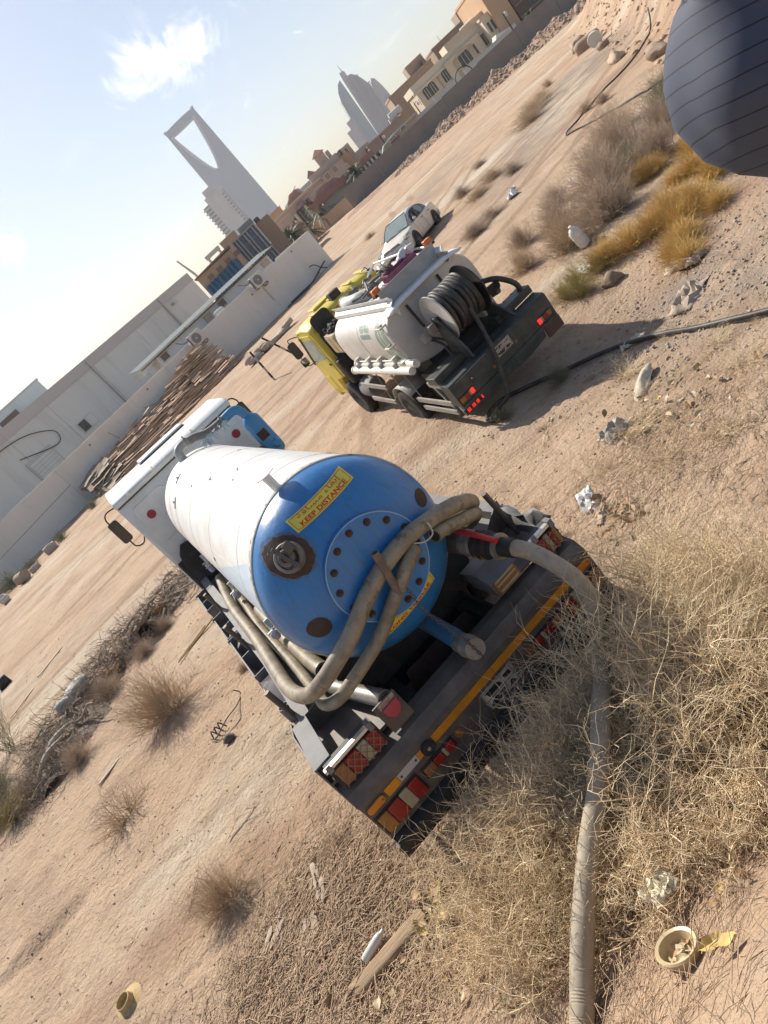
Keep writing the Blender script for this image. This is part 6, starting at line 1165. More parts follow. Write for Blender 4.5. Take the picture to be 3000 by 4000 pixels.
# cab
YB = 4.95; cp2 = [(YB, 1.0), (YB, 2.12), (YB + .04, 2.20), (YB + .12, 2.26), (5.6, 2.30), (5.95, 2.26), (6.15, 2.08), (6.42, 1.42), (6.46, .55), (6.3, .46), (5.62, .46), (5.55, .80), (5.35, .98), (4.95, 1.0)]
cb2 = obj('cab', MB().prism(cp2, (-1.0, 0, 0), (0, 1, 0), (0, 0, 1), (2.0, 0, 0)), yellowp, st, bevel=.05)
rf2 = MB(); rows = []
for i in range(13):
    u = -1 + 2 * i / 12; x = u * 1.01; dz = -.10 * abs(u) ** 6; rows.append([Vector((x, YB - .03, 2.25 + dz)), Vector((x, YB + .12, 2.33 + dz)), Vector((x, 5.5, 2.36 + dz)), Vector((x, 5.9, 2.32 + dz)), Vector((x, 6.12, 2.16 + dz))])
rf2.loft(rows, closed=False, caps=False); o = obj('roof', rf2, yellowp, cb2); o.modifiers.new('thick', 'SOLIDIFY').thickness = .03
for x in (-.55, -.05, .45, .85): obj('roof_rib', MB().box((x, 5.35, 2.372), (.10, .55, .02)), yellowp, cb2, bevel=.008)
obj('roof_vent', MB().bb((-.45, 5.55, 2.365), (.2, 5.95, 2.42)), yellowp, cb2, bevel=.02); obj('roof_box', MB().box((.02, YB + .22, 2.42), (.26, .20, .15)), black, cb2, bevel=.01)
obj('rear_soot', MB().prism([(p[0] * 1.0, p[1]) for p in rrect(.42, .85, .18)], (-.66, YB - .022, 1.72), (1, 0, 0), (0, 0, 1), (0, .02, 0)), mat('soot_black', (.035, .04, .048), (.07, .075, .08), sc=9, rough=.8), cb2, smooth=0); obj('wheel_arch_liner', MB().bb((-.99, 4.70, .78), (-.5, 4.94, 1.42)), black, cb2, bevel=.05); obj('wheel_arch_liner', MB().bb((.5, 4.70, .78), (.99, 4.94, 1.42)), black, cb2, bevel=.05)
obj('snorkel', MB().tube([(-.55, 4.83, 1.5), (-.55, 4.83, 2.0), (-.55, 4.78, 2.16)], .10, 12), black, st)
for s in (-1, 1):
    dr = obj('door', MB().prism([(5.10, .98), (5.10, 2.05), (5.16, 2.14), (5.85, 2.14), (6.30, 1.40), (6.30, .62), (5.66, .62), (5.6, .92)], (s * 1.0015, 0, 0), (0, 1, 0), (0, 0, 1), (s * .012, 0, 0)), yellowp, cb2, bevel=.006); obj('side_window', MB().prism([(5.18, 1.52), (5.18, 2.04), (5.80, 2.04), (6.18, 1.42)], (s * 1.0142, 0, 0), (0, 1, 0), (0, 0, 1), (s * .004, 0, 0)), windscreen if s < 0 else glassd, dr, smooth=0); obj('pillar', MB().prism([(5.86, 2.10), (5.93, 2.10), (6.36, 1.36), (6.28, 1.36)], (s * 1.0145, 0, 0), (0, 1, 0), (0, 0, 1), (s * .018, 0, 0)), black, dr, smooth=0); obj('handle', MB().box((s * 1.025, 5.2, 1.36), (.02, .12, .03)), black, dr)
    obj('fender_panel', MB().prism([(6.0, .62), (6.44, .60), (6.42, 1.0), (6.0, 1.0)], (s * 1.0145, 0, 0), (0, 1, 0), (0, 0, 1), (s * .006, 0, 0)), yellowp, cb2, bevel=.004)
    mx = s * 1.26; ml = obj('mirror', MB().prism([(p[0], p[1]) for p in rrect(.20, .40, .06)], (mx, 5.86, 1.98), (1, 0, 0), (0, 0, 1), (0, .08, 0)), black, cb2, bevel=.02); obj('mirror_glass', MB().prism(rrect(.17, .36, .05), (mx, 5.857, 1.98), (1, 0, 0), (0, 0, 1), (0, -.004, 0)), MATS['mirror_dark'], ml); m2_ = obj('mirror', MB().prism([(p[0], p[1]) for p in rrect(.17, .19, .03)], (mx + s * .0, 5.88, 1.64), (1, 0, 0), (0, 0, 1), (0, .05, 0)), black, cb2, bevel=.01); obj('mirror_glass', MB().prism(rrect(.145, .165, .025), (mx, 5.877, 1.64), (1, 0, 0), (0, 0, 1), (0, -.004, 0)), mirrorm, m2_)
    ma = MB(); ma.tube(spline([(s * 1.0, 5.98, 2.16), (s * 1.18, 5.96, 2.24), (mx, 5.93, 2.20), (mx, 5.92, 1.80), (mx, 5.92, 1.54), (s * 1.02, 6.10, 1.45)], 5), .011, 6); obj('mirror_arm', ma, black, ml)
obj('windscreen', MB().prism([(6.16, 2.06), (6.43, 1.42), (6.437, 1.423), (6.167, 2.063)], (-.92, 0, 0), (0, 1, 0), (0, 0, 1), (1.84, 0, 0)), windscreen, cb2, smooth=0); obj('bumper', MB().bb((-1.0, 6.30, .38), (1.0, 6.52, .62)), yellowp, cb2, bevel=.03)
# loads lying in the trough: things of their own
def solo2(name, mb, m, label, cat, group=None, **k):
    return solo(name, mb, m, label, cat, group, loc=tuple(st.location), rot=st.matrix_world.to_euler(), **k)
ct = thing('plastic_crate', 'dusty purple plastic crate in the trough on top of the cream tank', 'crate', tuple(st.location), M2)
x0, x1, y0_, y1_, z0_, z1_ = CX - .22, CX + .42, 1.56, 1.92, 2.30, 2.56
obj('base', MB().bb((x0, y0_, z0_), (x1, y1_, z0_ + .02)), purple, ct)
for nm, a, b in (('side', (x0, y0_, z0_), (x1, y0_ + .018, z1_)), ('side', (x0, y1_ - .018, z0_), (x1, y1_, z1_))): obj(nm, MB().bb(a, b), purple, ct, bevel=.004)
for x in (x0, x1 - .018):
    for k in range(5): obj('slat', MB().bb((x, y0_ + .02 + k * .065, z0_ + .02), (x + .018, y0_ + .05 + k * .065, z1_)), purple, ct, smooth=0)
    obj('rim', MB().bb((x - .004, y0_ + .019, z1_ - .02), (x + .022, y1_ - .019, z1_ + .012)), purple, ct)
for k in range(5): obj('slat', MB().bb((x0 - .30 + k * .055, 1.50, 2.40 + .01 * k), (x0 - .27 + k * .055, 1.86, 2.425 + .01 * k)), mat('pink_grid', (.36, .22, .25), rough=.5), ct, smooth=0)
rp_ = MB(); rr = random.Random(8)
for k in range(6): rp_.tube(spline([(CX + .02 + .10 * math.cos(a * 1.1 + k) + rr.uniform(-.05, .05), 2.06 + .13 * math.sin(a * 1.1 + k), 2.40 + .04 * k + .03 * math.sin(a * 2)) for a in range(7)], 5), .028, 8)
solo2('rope_coil', rp_, ropem, 'bundle of brown rope piled beside the purple crate', 'rope')
bgm = MB(); bgm.rock((CX + .44, 2.02, 2.56), (.21, .13, .085), 3, n=3); bgm.rock((CX + .55, 1.92, 2.60), (.10, .08, .06), 5, n=3); solo2('plastic_bag', bgm, bagw, 'crumpled white plastic bag lying behind the purple crate', 'bag', smooth=80)
jk = MB(); rr = random.Random(12)
for k in range(26):
    c = Vector((CX + rr.uniform(-.25, .5), rr.uniform(2.6, 3.75), 2.30 + rr.uniform(0, .12)))
    if k % 3: jk.tube(spline([c, c + Vector((rr.uniform(-.2, .2), rr.uniform(-.2, .2), rr.uniform(0, .12))), c + Vector((rr.uniform(-.3, .3), rr.uniform(-.3, .3), .02))], 4), rr.uniform(.012, .03), 6)
    else: jk.box(c, (rr.uniform(.06, .2), rr.uniform(.06, .2), rr.uniform(.03, .1)), rot=(rr.uniform(0, 1), rr.uniform(0, 1), rr.uniform(0, 3)))
o = solo2('tool_heap', jk, mat('tool_mix', (.13, .12, .105), (.30, .29, .26), sc=7, lo=.5, hi=.6, rough=.5), 'heap of tools, short hoses and brackets at the front of the trough', 'tools')
# the hose paid out from the reel, looping over the beam onto the ground
g_ = lambda x, y, h=.05: Vector((x, y, gz(x, y) + h))
hp = [l2((0, .13, 1.60)), l2((-.04, .06, 1.38)), l2((-.10, .0, 1.15)), l2((-.16, -.06, .98)), l2((-.25, -.12, .74)), l2((-.37, -.16, .47)), l2((-.52, -.24, .25)), Vector((2.53, 11.0, gz(2.53, 11.0) + .12)), Vector((2.33, 10.88, gz(2.33, 10.88) + .05)), Vector((2.24, 10.97, gz(2.24, 10.97) + .05)), Vector((2.33, 11.20, gz(2.33, 11.2) + .06)), g_(2.68, 11.37), g_(3.2, 11.15), g_(3.66, 10.83), g_(4.1, 10.25), g_(4.35, 9.62), g_(4.45, 9.0, .06), g_(4.45, 8.3, .07), g_(4.55, 7.7, .06), g_(4.75, 7.0, .05), g_(5.2, 6.0, .05)]
hose('reel_hose', [tuple(p) for p in hp], .036, mat('reel_hose_rubber', (.028, .027, .027), (.075, .065, .055), sc=5, rough=.55), 'black hose looping from the reel over the rear beam across the sand', n=12, grp=None, world=True)
# ================================================================== SEDAN
Mc = Euler((0.0407, 0, 0)).to_matrix(); ca, sa = math.cos(2.4119), math.sin(2.4119); Mz = Matrix(((ca, -sa, 0), (sa, ca, 0), (0, 0, 1)))
car = thing('sedan', 'parked beige sedan facing the camera with a lowered front side window', 'car', (8.8172, 31.7256, -.0132), Mz @ Mc)
def sec(y, zb, zt, wb, wt, ws, n=7):
    """car body cross-section at y: bottom zb, shoulder top zt, half widths"""
    half = [(wb * .86, zb), (wb, zb + .06), (ws, zb + (zt - zb) * .45), (ws * .985, zb + (zt - zb) * .72), (wt + .07, zt - .03), (wt - .02, zt), (wt * .5, zt + .012)]
    return [Vector((x, y, z)) for x, z in half] + [Vector((-x, y, z)) for x, z in reversed(half)]
bd_ = MB(); S = [(2.16, .30, .60, .52, .48, .58), (2.08, .22, .68, .68, .58, .74), (1.85, .18, .76, .76, .66, .82), (1.35, .17, .86, .79, .70, .845), (.95, .17, .92, .80, .73, .85), (.2, .17, .93, .80, .75, .85), (-.8, .17, .95, .80, .75, .85), (-1.35, .17, .985, .79, .72, .845), (-1.85, .20, 1.0, .76, .66, .81), (-2.1, .26, .97, .68, .60, .74), (-2.17, .34, .90, .55, .52, .62)]
bd_.loft([sec(*q) for q in S]); body = obj('body', bd_, carp, car, smooth=45)
def gh(y, z, w_): return y, z, w_
gl = [(1.02, .925, .70, .90), (.62, 1.18, .64, 1.13), (.28, 1.375, .56, 1.32), (-.1, 1.435, .54, 1.375), (-.6, 1.43, .54, 1.37), (-1.0, 1.34, .55, 1.29), (-1.55, 1.0, .62, .96)]
gm_ = MB(); gm_.loft([[Vector((w_ + .10 if z > 1 else w_, y, min(.93 if y > -1 else .97, ze))), Vector((w_ + .035, y, ze - .0)), Vector((w_ - .03, y, z - .01)), Vector((w_ * .5, y, z + .012)), Vector((-w_ * .5, y, z + .012)), Vector((-w_ + .03, y, z - .01)), Vector((-w_ - .035, y, ze)), Vector((-w_ - .10 if z > 1 else -w_, y, min(.93 if y > -1 else .97, ze)))] for (y, z, w_, ze) in gl], closed=True); obj('roof', gm_, carp, car, smooth=50)
ws = MB(); ws.loft([[Vector((x, y, z)) for x in np.linspace(-w_, w_, 7)] for y, z, w_ in ((1.035, .945, .665), (.645, 1.20, .60), (.315, 1.385, .525))], closed=False, caps=False); 
o = obj('windscreen', ws, mat('car_windscreen', (.20, .265, .255), (.26, .31, .30), sc=2, rough=.12, spec=.6), car, smooth=60); o.location = (0, .012, .016); obj('screen_rim', MB().tube([(-.68, 1.04, .945), (-.615, .645, 1.205), (-.54, .31, 1.395), (.54, .31, 1.395), (.615, .645, 1.205), (.68, 1.04, .945)], .012, 6), black, o)
for s in (-1, 1):
    wv = lambda y, z: (s * (.70 + .10 - (z - .93) * .44 + .012), y, z)
    fw = [(.72, .955), (.30, 1.285), (.05, 1.335), (-.22, 1.345), (-.22, .965)]; rw = [(-.30, .965), (-.30, 1.345), (-.72, 1.325), (-1.02, 1.215), (-1.12, 1.04), (-1.05, .985)]
    for nm, pl_, mm in (('front_window', fw, glassd if s > 0 else mat('cabin_dark', (.035, .036, .036), rough=.7)), ('rear_window', rw, mat('side_glass_pale', (.22, .245, .225), (.17, .19, .175), sc=3, rough=.15))):
        q = MB(); k = len(pl_); q.add([wv(*p) for p in pl_] + [tuple(Vector(wv(*p)) - Vector((s * .012, 0, 0))) for p in pl_], [tuple(range(k)), tuple(range(k, 2 * k))] + [(i, (i + 1) % k, (i + 1) % k + k, i + k) for i in range(k)]); wo = obj(nm, q, mm, car, smooth=0)
        q2 = MB(); q2.tube([Vector(wv(*p)) + Vector((s * .004, 0, 0)) for p in pl_ + pl_[:1]], .012, 5); obj('window_rim', q2, black, wo)
        if nm == 'front_window' and s < 0:
            st_ = MB(); st_.rock((s * .80, -.02, 1.10), (.03, .12, .13), 2, n=2); st_.rock((s * .80, .0, 1.27), (.025, .07, .06), 4, n=2); obj('seat_back', st_, mat('seat_grey', (.12, .12, .12), rough=.8), wo); obj('wheel_rim_steering', MB().tube([(s * .785, .40 + .05 * math.cos(R(a)), 1.06 + .11 * math.sin(R(a))) for a in range(0, 361, 30)], .010, 5), mat('pale_grey_trim', (.4, .4, .38), rough=.5), wo)
        if nm == 'rear_window': q3 = MB(); q3.tube([Vector(wv(-.86, .98)) + Vector((s * .006, 0, 0)), Vector(wv(-.86, 1.27)) + Vector((s * .006, 0, 0))], .010, 5); obj('divider', q3, black, wo)
    for y in (.35, -.70): ls = MB(); ls.tube([(s * .852, y + .45, .93), (s * .864, y + .45, .62), (s * .84, y + .42, .26)], .004, 4); obj('door_gap', ls, black, body)
    for y in (-.12, -1.02): obj('handle', MB().box((s * .855, y, .80), (.025, .15, .035)), mat('handle_dark', (.17, .14, .10), rough=.5), body, bevel=.008)
    for y in (1.30, -1.27):
        wo = wheel(car, s * .765, y, .305, .305, .19, rimm=mat('wheel_cover', (.30, .29, .27), rough=.4)); ar = MB(); ar.lathe([(.34, 0), (.365, 0), (.365, .02), (.34, .02)], (0, 0, 0), 'x', 32)
        aw = MB(); aw.lathe([(.001, 0), (.36, 0), (.36, .012), (.001, .012)], (s * .838 if s > 0 else s * .85, y, .335), 'x', 32); obj('wheel_arch', aw, black, body)
    mo = obj('wing_mirror', MB().rock((s * .93, .66, 1.0), (.09, .06, .06), 1, n=2), carp, car, smooth=80)
    hl = MB(); hl.prism([(1.62, .62), (2.02, .60), (2.06, .68), (1.86, .78), (1.50, .80)], (s * .60, 0, 0), (0, 1, 0), (0, 0, 1), (s * .20, 0, 0)); h_ = obj('headlight', hl, mat('headlight_lens', (.34, .33, .27), (.24, .23, .19), sc=9, rough=.15, spec=.7), car, bevel=.03)
    for yy in (1.75, 1.93): obj('bulb_reflector', MB().lathe([(.001, 0), (.05, 0), (.055, .012)], (s * .803, yy, .69), 'x', 14), chrome, h_)
    obj('fog_lamp', MB().lathe([(.001, .02), (.055, .015), (.06, 0)], (s * .60, 2.09, .38), 'y', 14), black, car)
gr_ = obj('grille', MB().prism([(-.46, .60), (.46, .60), (.40, .72), (-.40, .72)], (0, 2.10, 0), (1, 0, 0), (0, 0, 1), (0, .05, 0)), mat('grille_grey', (.15, .145, .14), rough=.5), car, smooth=0)
for k in range(3): obj('grille_bar', MB().bb((-.42, 2.151, .615 + .035 * k), (.42, 2.158, .632 + .035 * k)), mat('grille_bar_grey', (.42, .40, .37), rough=.3), gr_, smooth=0)
em = MB(); em.tube([(.085 * math.cos(R(a)), 2.172, .66 + .058 * math.sin(R(a))) for a in range(0, 361, 15)], .009, 6, caps=False); em.tube([(.05 * math.cos(R(a)), 2.172, .685 + .022 * math.sin(R(a))) for a in range(0, 361, 20)], .007, 5, caps=False); em.tube([(.025 * math.cos(R(a)), 2.172, .66 + .052 * math.sin(R(a))) for a in range(0, 361, 20)], .007, 5, caps=False); obj('oval_badge', em, chrome, gr_)
obj('front_bumper', MB().loft([sec(2.24, .24, .50, .60, .56, .66), sec(2.12, .17, .54, .76, .70, .82), sec(1.9, .17, .54, .78, .70, .835)]), carp, car, smooth=50); obj('lower_grille', MB().bb((-.40, 2.235, .28), (.40, 2.25, .40)), black, car); obj('number_plate', MB().bb((-.22, 2.245, .42), (.22, 2.262, .53)), platew, car)
wpm = MB(); wpm.tube([(-.55, 1.06, .955), (-.1, .98, 1.01)], .009, 5); wpm.tube([(.05, 1.06, .96), (.55, .99, .99)], .009, 5); obj('wiper', wpm, black, car); obj('rear_bumper', MB().loft([sec(-2.24, .28, .56, .60, .56, .66), sec(-2.1, .2, .60, .74, .68, .80), sec(-1.9, .2, .58, .77, .70, .825)]), carp, car, smooth=50)
# ================================================================== TIMBER AND BOARDS AGAINST THE WHITE WALL
woodm = mat('weathered_timber', (.50, .33, .215), (.38, .25, .16), sc=2.5, rough=.8, stretch=(.4, 6, 6), c3=(.48, .34, .22), sc3=3, lo3=.5, hi3=.7, island=.35)
woodp = mat('pale_timber', (.52, .37, .21), (.44, .30, .17), sc=3, rough=.75, stretch=(.4, 5, 5))
ply = mat('warped_board', (.34, .26, .185), (.25, .19, .135), sc=2, rough=.85, c3=(.34, .27, .19), sc3=3, island=.3)
def wallpt(x, y, z): return B0 + bd * x + Vector((bd.y, -bd.x, 0)) * y + Vector((0, 0, z))
tmb = thing('timber_stack', 'long heap of reddish brown planks stacked against the white wall', 'timber stack', wallpt(bx_(-12.6), 0, 0), BROT)
Lx = bx_(-2.15) - bx_(-12.6) - .3; rr = random.Random(21)
pms = [mesh('plank', MB().box((0, 0, 0), (l_, w_, t_)), woodm, 0) for l_, w_, t_ in ((3.0, .16, .055), (2.2, .2, .05), (1.5, .17, .055), (1.0, .2, .05), (2.6, .12, .07))]
pmp = mesh('plank', MB().box((0, 0, 0), (1.3, .22, .05)), woodp, 0)
def top_h(u): return 1.28 + .75 * u + .15 * math.sin(u * 9) + (.25 if u > .8 else 0)
cnt = 0; layers = 25
core = MB()
for k in range(10):
    a, b = Lx * k / 10, Lx * (k + 1) / 10; h = top_h(k / 9) - .35
    core.prism([(-.35, -.3), (-4.75, -.3), (-1.5, h - .1), (-.35, h)], (a, 0, 0), (0, 1, 0), (0, 0, 1), (b - a, 0, 0))
o = obj('plank_core', core, mat('timber_core', (.34, .22, .14), (.42, .28, .185), sc=6, stretch=(.3, 6, 12), rough=.9), tmb, smooth=0); o['kind'] = 'stuff'
for row in range(layers):
    v = (row + .5) / layers; x = -.2 + rr.uniform(-.2, .2)
    while x < Lx:
        k = rr.choices(range(5), (2, 3, 4, 4, 2))[0]
        if x + (3.0, 2.2, 1.5, 1.0, 2.6)[k] > Lx + .25: k = 3
        l_ = (3.0, 2.2, 1.5, 1.0, 2.6)[k]; u = min(1, max(0, (x + l_ / 2) / Lx)); h = top_h(u); z = -.02 + v * h + rr.uniform(-.03, .03); y = -4.85 + v * 3.5 + rr.uniform(-.16, .12)
        if cnt < 292:
            o = bpy.data.objects.new('plank', pms[k]); COL.objects.link(o); o.parent = tmb; o.location = (x + l_ / 2, y, z); o.rotation_euler = (R(rr.uniform(-20, 30)), R(rr.uniform(-3.5, 3.5)), R(rr.uniform(-4, 4))); cnt += 1
        x += l_ * rr.uniform(.60, .92)
for k in range(7):
    u = (.62, .7, .93, .88, .40, .3, .97)[k]; o = bpy.data.objects.new('plank', pmp); COL.objects.link(o); o.parent = tmb; o.location = (Lx * u, -1.15 - .06 * k, top_h(u) + .04 + .02 * k); o.rotation_euler = (R(rr.uniform(-15, 15)), R(rr.uniform(-12, 12)), R(rr.uniform(-40, 40)))
for u, tilt in ((.17, 72), (.50, 20)): o = bpy.data.objects.new('plank', pms[3]); COL.objects.link(o); o.parent = tmb; o.location = (Lx * u, -.62, top_h(u) + .42 if tilt > 40 else top_h(u) + .22); o.rotation_euler = (R(8), R(tilt), R(10))
for k in range(12):
    u = .08 + .82 * k / 11; mb = MB(); mb.rock((0, 0, 0), (.20, .16, .11), 40 + k, n=2); oo = obj('sack_scrap', mb, mat('pale_scrap', (.50, .45, .37), (.38, .33, .27), sc=6, rough=.9), tmb, smooth=80); oo.location = (Lx * u + rr.uniform(-.2, .2), -.85 + rr.uniform(-.15, .15), top_h(u) - .06)
pb = thing('board_pile', 'small pile of warped grey brown boards at the left end of the timber heap', 'board pile', wallpt(bx_(-14.6), 0, 0), BROT); rr = random.Random(5)
def warped(sd):
    r2 = random.Random(sd); m_ = MB(); rows = [[Vector((-.95 + 1.9 * i / 7, -.55 + 1.1 * j / 4, .16 * math.sin(i * .45 + r2.uniform(0, .2)) * r2.uniform(.7, 1.1) - .05 * j)) for i in range(8)] for j in range(5)]
    m_.loft(rows, closed=False, caps=False); o = [(Vector(v) - Vector((0, 0, .025))) for v in m_.v]; nV = len(m_.v); fs = [tuple(i + nV for i in f) for f in m_.f]; m_.v += [tuple(v) for v in o]; m_.f += fs; m_.m += [0] * len(fs); 
    edge = [i for i in range(8)] + [8 * j + 7 for j in range(1, 5)] + [32 + i for i in range(6, -1, -1)] + [8 * j for j in range(3, 0, -1)]
    for a, b in zip(edge, edge[1:] + edge[:1]): m_.f.append((a, b, b + nV, a + nV)); m_.m.append(0)
    return mesh('board', m_, ply, 30)
bms = [warped(s) for s in range(4)]
for k in range(26):
    o = bpy.data.objects.new('board', bms[k % 4]); COL.objects.link(o); o.parent = pb; v = k / 25; o.location = (.9 + rr.uniform(-.35, .35) - .3 * v, -4.2 + v * 2.6 + rr.uniform(-.15, .15), .06 + v * 1.25); o.rotation_euler = (R(rr.uniform(10, 38)), R(rr.uniform(-22, 10)), R(rr.uniform(-14, 14)))
# striped posts, bag, blocks, pots
def striped(x, y, lean, h, label):
    z = gz(x, y); t_ = thing('striped_post', label, 'post', (x, y, z - .15), lean, 'black and white striped posts'); n = 6
    for k in range(n): obj('black_band' if k % 2 else 'white_band', MB().cyl((0, 0, (h + .15) * k / n), (0, 0, (h + .15) * (k + 1) / n), .045, .045, 10), inkblack if k % 2 else mat('post_grey', (.36, .34, .32), rough=.7), t_)
striped(.42, 30.9, (R(-2), R(1), 0), 1.5, 'upright black and grey striped post nearer the timber heap'); striped(1.92, 32.8, (R(5), R(-22), 0), 1.62, 'leaning black and grey striped post beside the yellow truck mirror')
mb = MB()
for k in range(16): mb.rock((random.Random(k).uniform(-1.9, 1.9), random.Random(k + 3).uniform(-.35, .35), random.Random(k + 8).uniform(.05, .28)), (.42, .24, .17), k, n=2)
solo('torn_sack', mb, mat('sack_cloth', (.50, .42, .32), (.40, .32, .24), sc=4, rough=.9, bump=.03, bsc=8), 'heap of torn pale sacks behind the striped posts', 'sack', loc=(1.6, 43.0, gz(1.6, 43)), rot=(0, 0, .38), smooth=80)
blk = mat('concrete_block', (.44, .38, .31), (.36, .30, .25), sc=5, rough=.9)
for x, y, s, r_, lab in ((-15.2, 42.6, .75, .4, 'pale square concrete block near the foot of the white wall'), (-16.0, 41.0, .55, .8, 'smaller concrete block lying by a clay pipe on the left')):
    solo('concrete_block', MB().box((0, 0, s * .3), (s, s * .7, s * .6)).box((0, 0, s * .62), (s * .5, s * .35, .06)), blk, lab, 'block', 'blocks near the white wall', (x, y, gz(x, y) - .03), (0, .06, r_), bevel=.03)
claym = mat('clay_pipe', (.36, .27, .20), (.28, .21, .15), sc=5, rough=.9)
for x, y, rz_, lab in ((-16.6, 40.4, .9, 'short clay pipe piece beside the small block on the left'), (-19.0, 38.0, .5, 'clay pipe piece half cut off by the left edge of the photo')):
    solo('clay_pipe', MB().lathe([(.24, -.40), (.31, -.40), (.31, .40), (.24, .40), (.23, .1), (.001, .1)], axis='y', n=20), claym, lab, 'pipe', 'clay pipes near the white wall', (x, y, gz(x, y) + .28), (0, .1, rz_))
solo('round_pot', MB().lathe([(.001, 0), (.20, .02), (.29, .20), (.24, .38), (.18, .42), (.20, .46), (.17, .46), (.15, .40), (.001, .30)], axis='z', n=20), mat('pale_pot', (.56, .50, .42), rough=.8), 'pale round pot on the ground at the far left', 'pot', None, (-17.6, 39.2, gz(-17.6, 39.2)), (.3, .2, 0))
# ================================================================== RUBBLE BANK IN FRONT OF THE GREY WALL
rub = mat('rubble_stone', (.40, .29, .20), (.30, .22, .16), sc=.9, rough=.95, c3=(.52, .42, .31), sc3=1.6, island=.35)
bank_m = mat('rubble_earth', (.36, .225, .145), (.27, .175, .12), sc=.5, rough=.95, bump=.12, bsc=1.5, c3=(.44, .31, .21), sc3=.8)
uS = np.linspace(-14, 62, 160); P0b = at(20.5, 93); ud = (at(33, 96) - at(12.5, 101)).normalized(); vn_ = Vector((ud.y, -ud.x, 0)); vn_ = vn_ if vn_.y < 0 else -vn_
def bank_h(u, v):
    """v 0 (foot, camera side) .. 1 (wall side)"""
    a = .35 + .62 * min(1, max(0, (u + 6) / 10)); return a * math.sin(min(1, v * 1.25) * math.pi / 2) * (1 + .22 * math.sin(u * .9) + .15 * math.sin(u * 2.3)) - .12 - (.9 * max(0, v - .8))
rows = [[tuple(P0b + ud * u - vn_ * (v * 8.5) + Vector((0, 0, gz(0, 90) * 0 + bank_h(u, v) + .08 * math.sin(u * 5.1 + v * 9)))) for u in uS] for v in np.linspace(0, 1, 12)]
mb = MB(); mb.loft(rows, closed=False, caps=False); o = solo('rubble_bank', mb, bank_m, None, None, smooth=60); tag(o, 'long low bank of earth and broken stone along the grey wall', kind='stuff')
def rocks_np(n, fpos, fsize, seed):
    r = np.random.default_rng(seed); base = np.array([[1, 0, 0], [-1, 0, 0], [0, 1, 0], [0, -1, 0], [0, 0, 1], [0, 0, -1], [.6, .6, .5], [-.6, .55, -.4]], float)[:6]
    tri = np.array([[0, 2, 4], [2, 1, 4], [1, 3, 4], [3, 0, 4], [2, 0, 5], [1, 2, 5], [3, 1, 5], [0, 3, 5]])
    P = fpos(n, r); S = fsize(n, r)[:, None, None]; J = 1 + r.uniform(-.35, .35, (n, 6, 3)); A = r.uniform(0, 2 * np.pi, n); c, s = np.cos(A), np.sin(A); q = base[None] * J * np.array([1, .8, .6]) * S
    x = q[..., 0] * c[:, None] - q[..., 1] * s[:, None]; y = q[..., 0] * s[:, None] + q[..., 1] * c[:, None]; V_ = np.stack([x, y, q[..., 2]], -1) + P[:, None]
    F_ = (np.arange(n)[:, None, None] * 6 + tri[None]).reshape(-1, 3); return V_.reshape(-1, 3), F_
def rpos(n, r):
    u = r.uniform(-6, 60, n); v = np.clip(r.beta(1.6, 1.8, n), 0, 1); z = np.array([bank_h(a, b) for a, b in zip(u, v)]); p = np.array(P0b)[None] + np.array(ud)[None] * u[:, None] - np.array(vn_)[None] * (v * 8.5)[:, None]; p[:, 2] = z + .03; return p
V_, F_ = rocks_np(5200, rpos, lambda n, r: .07 + .22 * r.power(.35, n), 3); o = bpy.data.objects.new('rubble', fast_mesh('rubble', V_, F_, rub, 3)); COL.objects.link(o); tag(o, 'broken stone rubble heaped along the foot of the grey wall', kind='stuff')
rr = random.Random(31); rms = [mesh('rock', MB().rock((0, 0, 0), (1, .8, .65), 60 + k, n=2), rub, 60) for k in range(4)]
for k in range(70):
    u, v = rr.uniform(2, 58), rr.uniform(.1, .75); p = P0b + ud * u - vn_ * (v * 8.5); s = rr.uniform(.26, .48); o = bpy.data.objects.new('rock', rms[k % 4]); COL.objects.link(o); o.location = (p.x, p.y, bank_h(u, v) + .05); o.scale = (s, s, s); o.rotation_euler = (rr.uniform(0, 6), rr.uniform(0, 1), rr.uniform(0, 6)); tag(o, 'larger stone lying on the rubble bank below the grey wall', 'rock', 'larger stones on the rubble bank')
# boulders and chunks by the spoil heap
for x, y, s, lab in ((17.2, 24.6, .46, 'rough brown boulder nearest the dark striped sleeve'), (20.1, 31.2, .45, 'rough boulder at the edge of the grey gravel patch'), (27.4, 44.2, .75, 'angular dark boulder beside the round white drum'), (29.0, 47.5, .6, 'yellowish boulder left of the angular dark one'), (24.6, 38.6, .35, 'small boulder at the foot of the spoil heap'), (5.62, 11.9, .2, 'low stone heap in the yellow grass behind the truck corner')):
    mb = MB(); mb.rock((0, 0, .35 * s), (s, .8 * s, .7 * s), int(x * 7), n=3); solo('boulder', mb, rub, lab, 'boulder', None, (x, y, gz(x, y) - .05), (0, 0, x), smooth=50)
solo('drum', MB().lathe([(.001, -.35), (.38, -.34), (.40, -.2), (.40, .2), (.38, .34), (.001, .35)], axis='x', n=20), mat('drum_white', (.60, .56, .49), rough=.6), 'round white drum lying at the foot of the spoil heap', 'drum', None, (26.3, 41.6, gz(26.3, 41.6) + .35), (0, 0, .9))
cr = mat('cream_rock', (.56, .50, .38), (.46, .41, .31), sc=6, rough=.9)
mb = MB(); mb.rock((0, 0, .05), (.30, .11, .09), 77, n=3); solo('pale_rock', mb, cr, 'long cream coloured rock in the scrub right of the big tanker', 'rock', None, (3.44, 8.12, gz(3.44, 8.12)), (0, 0, .75), smooth=50)
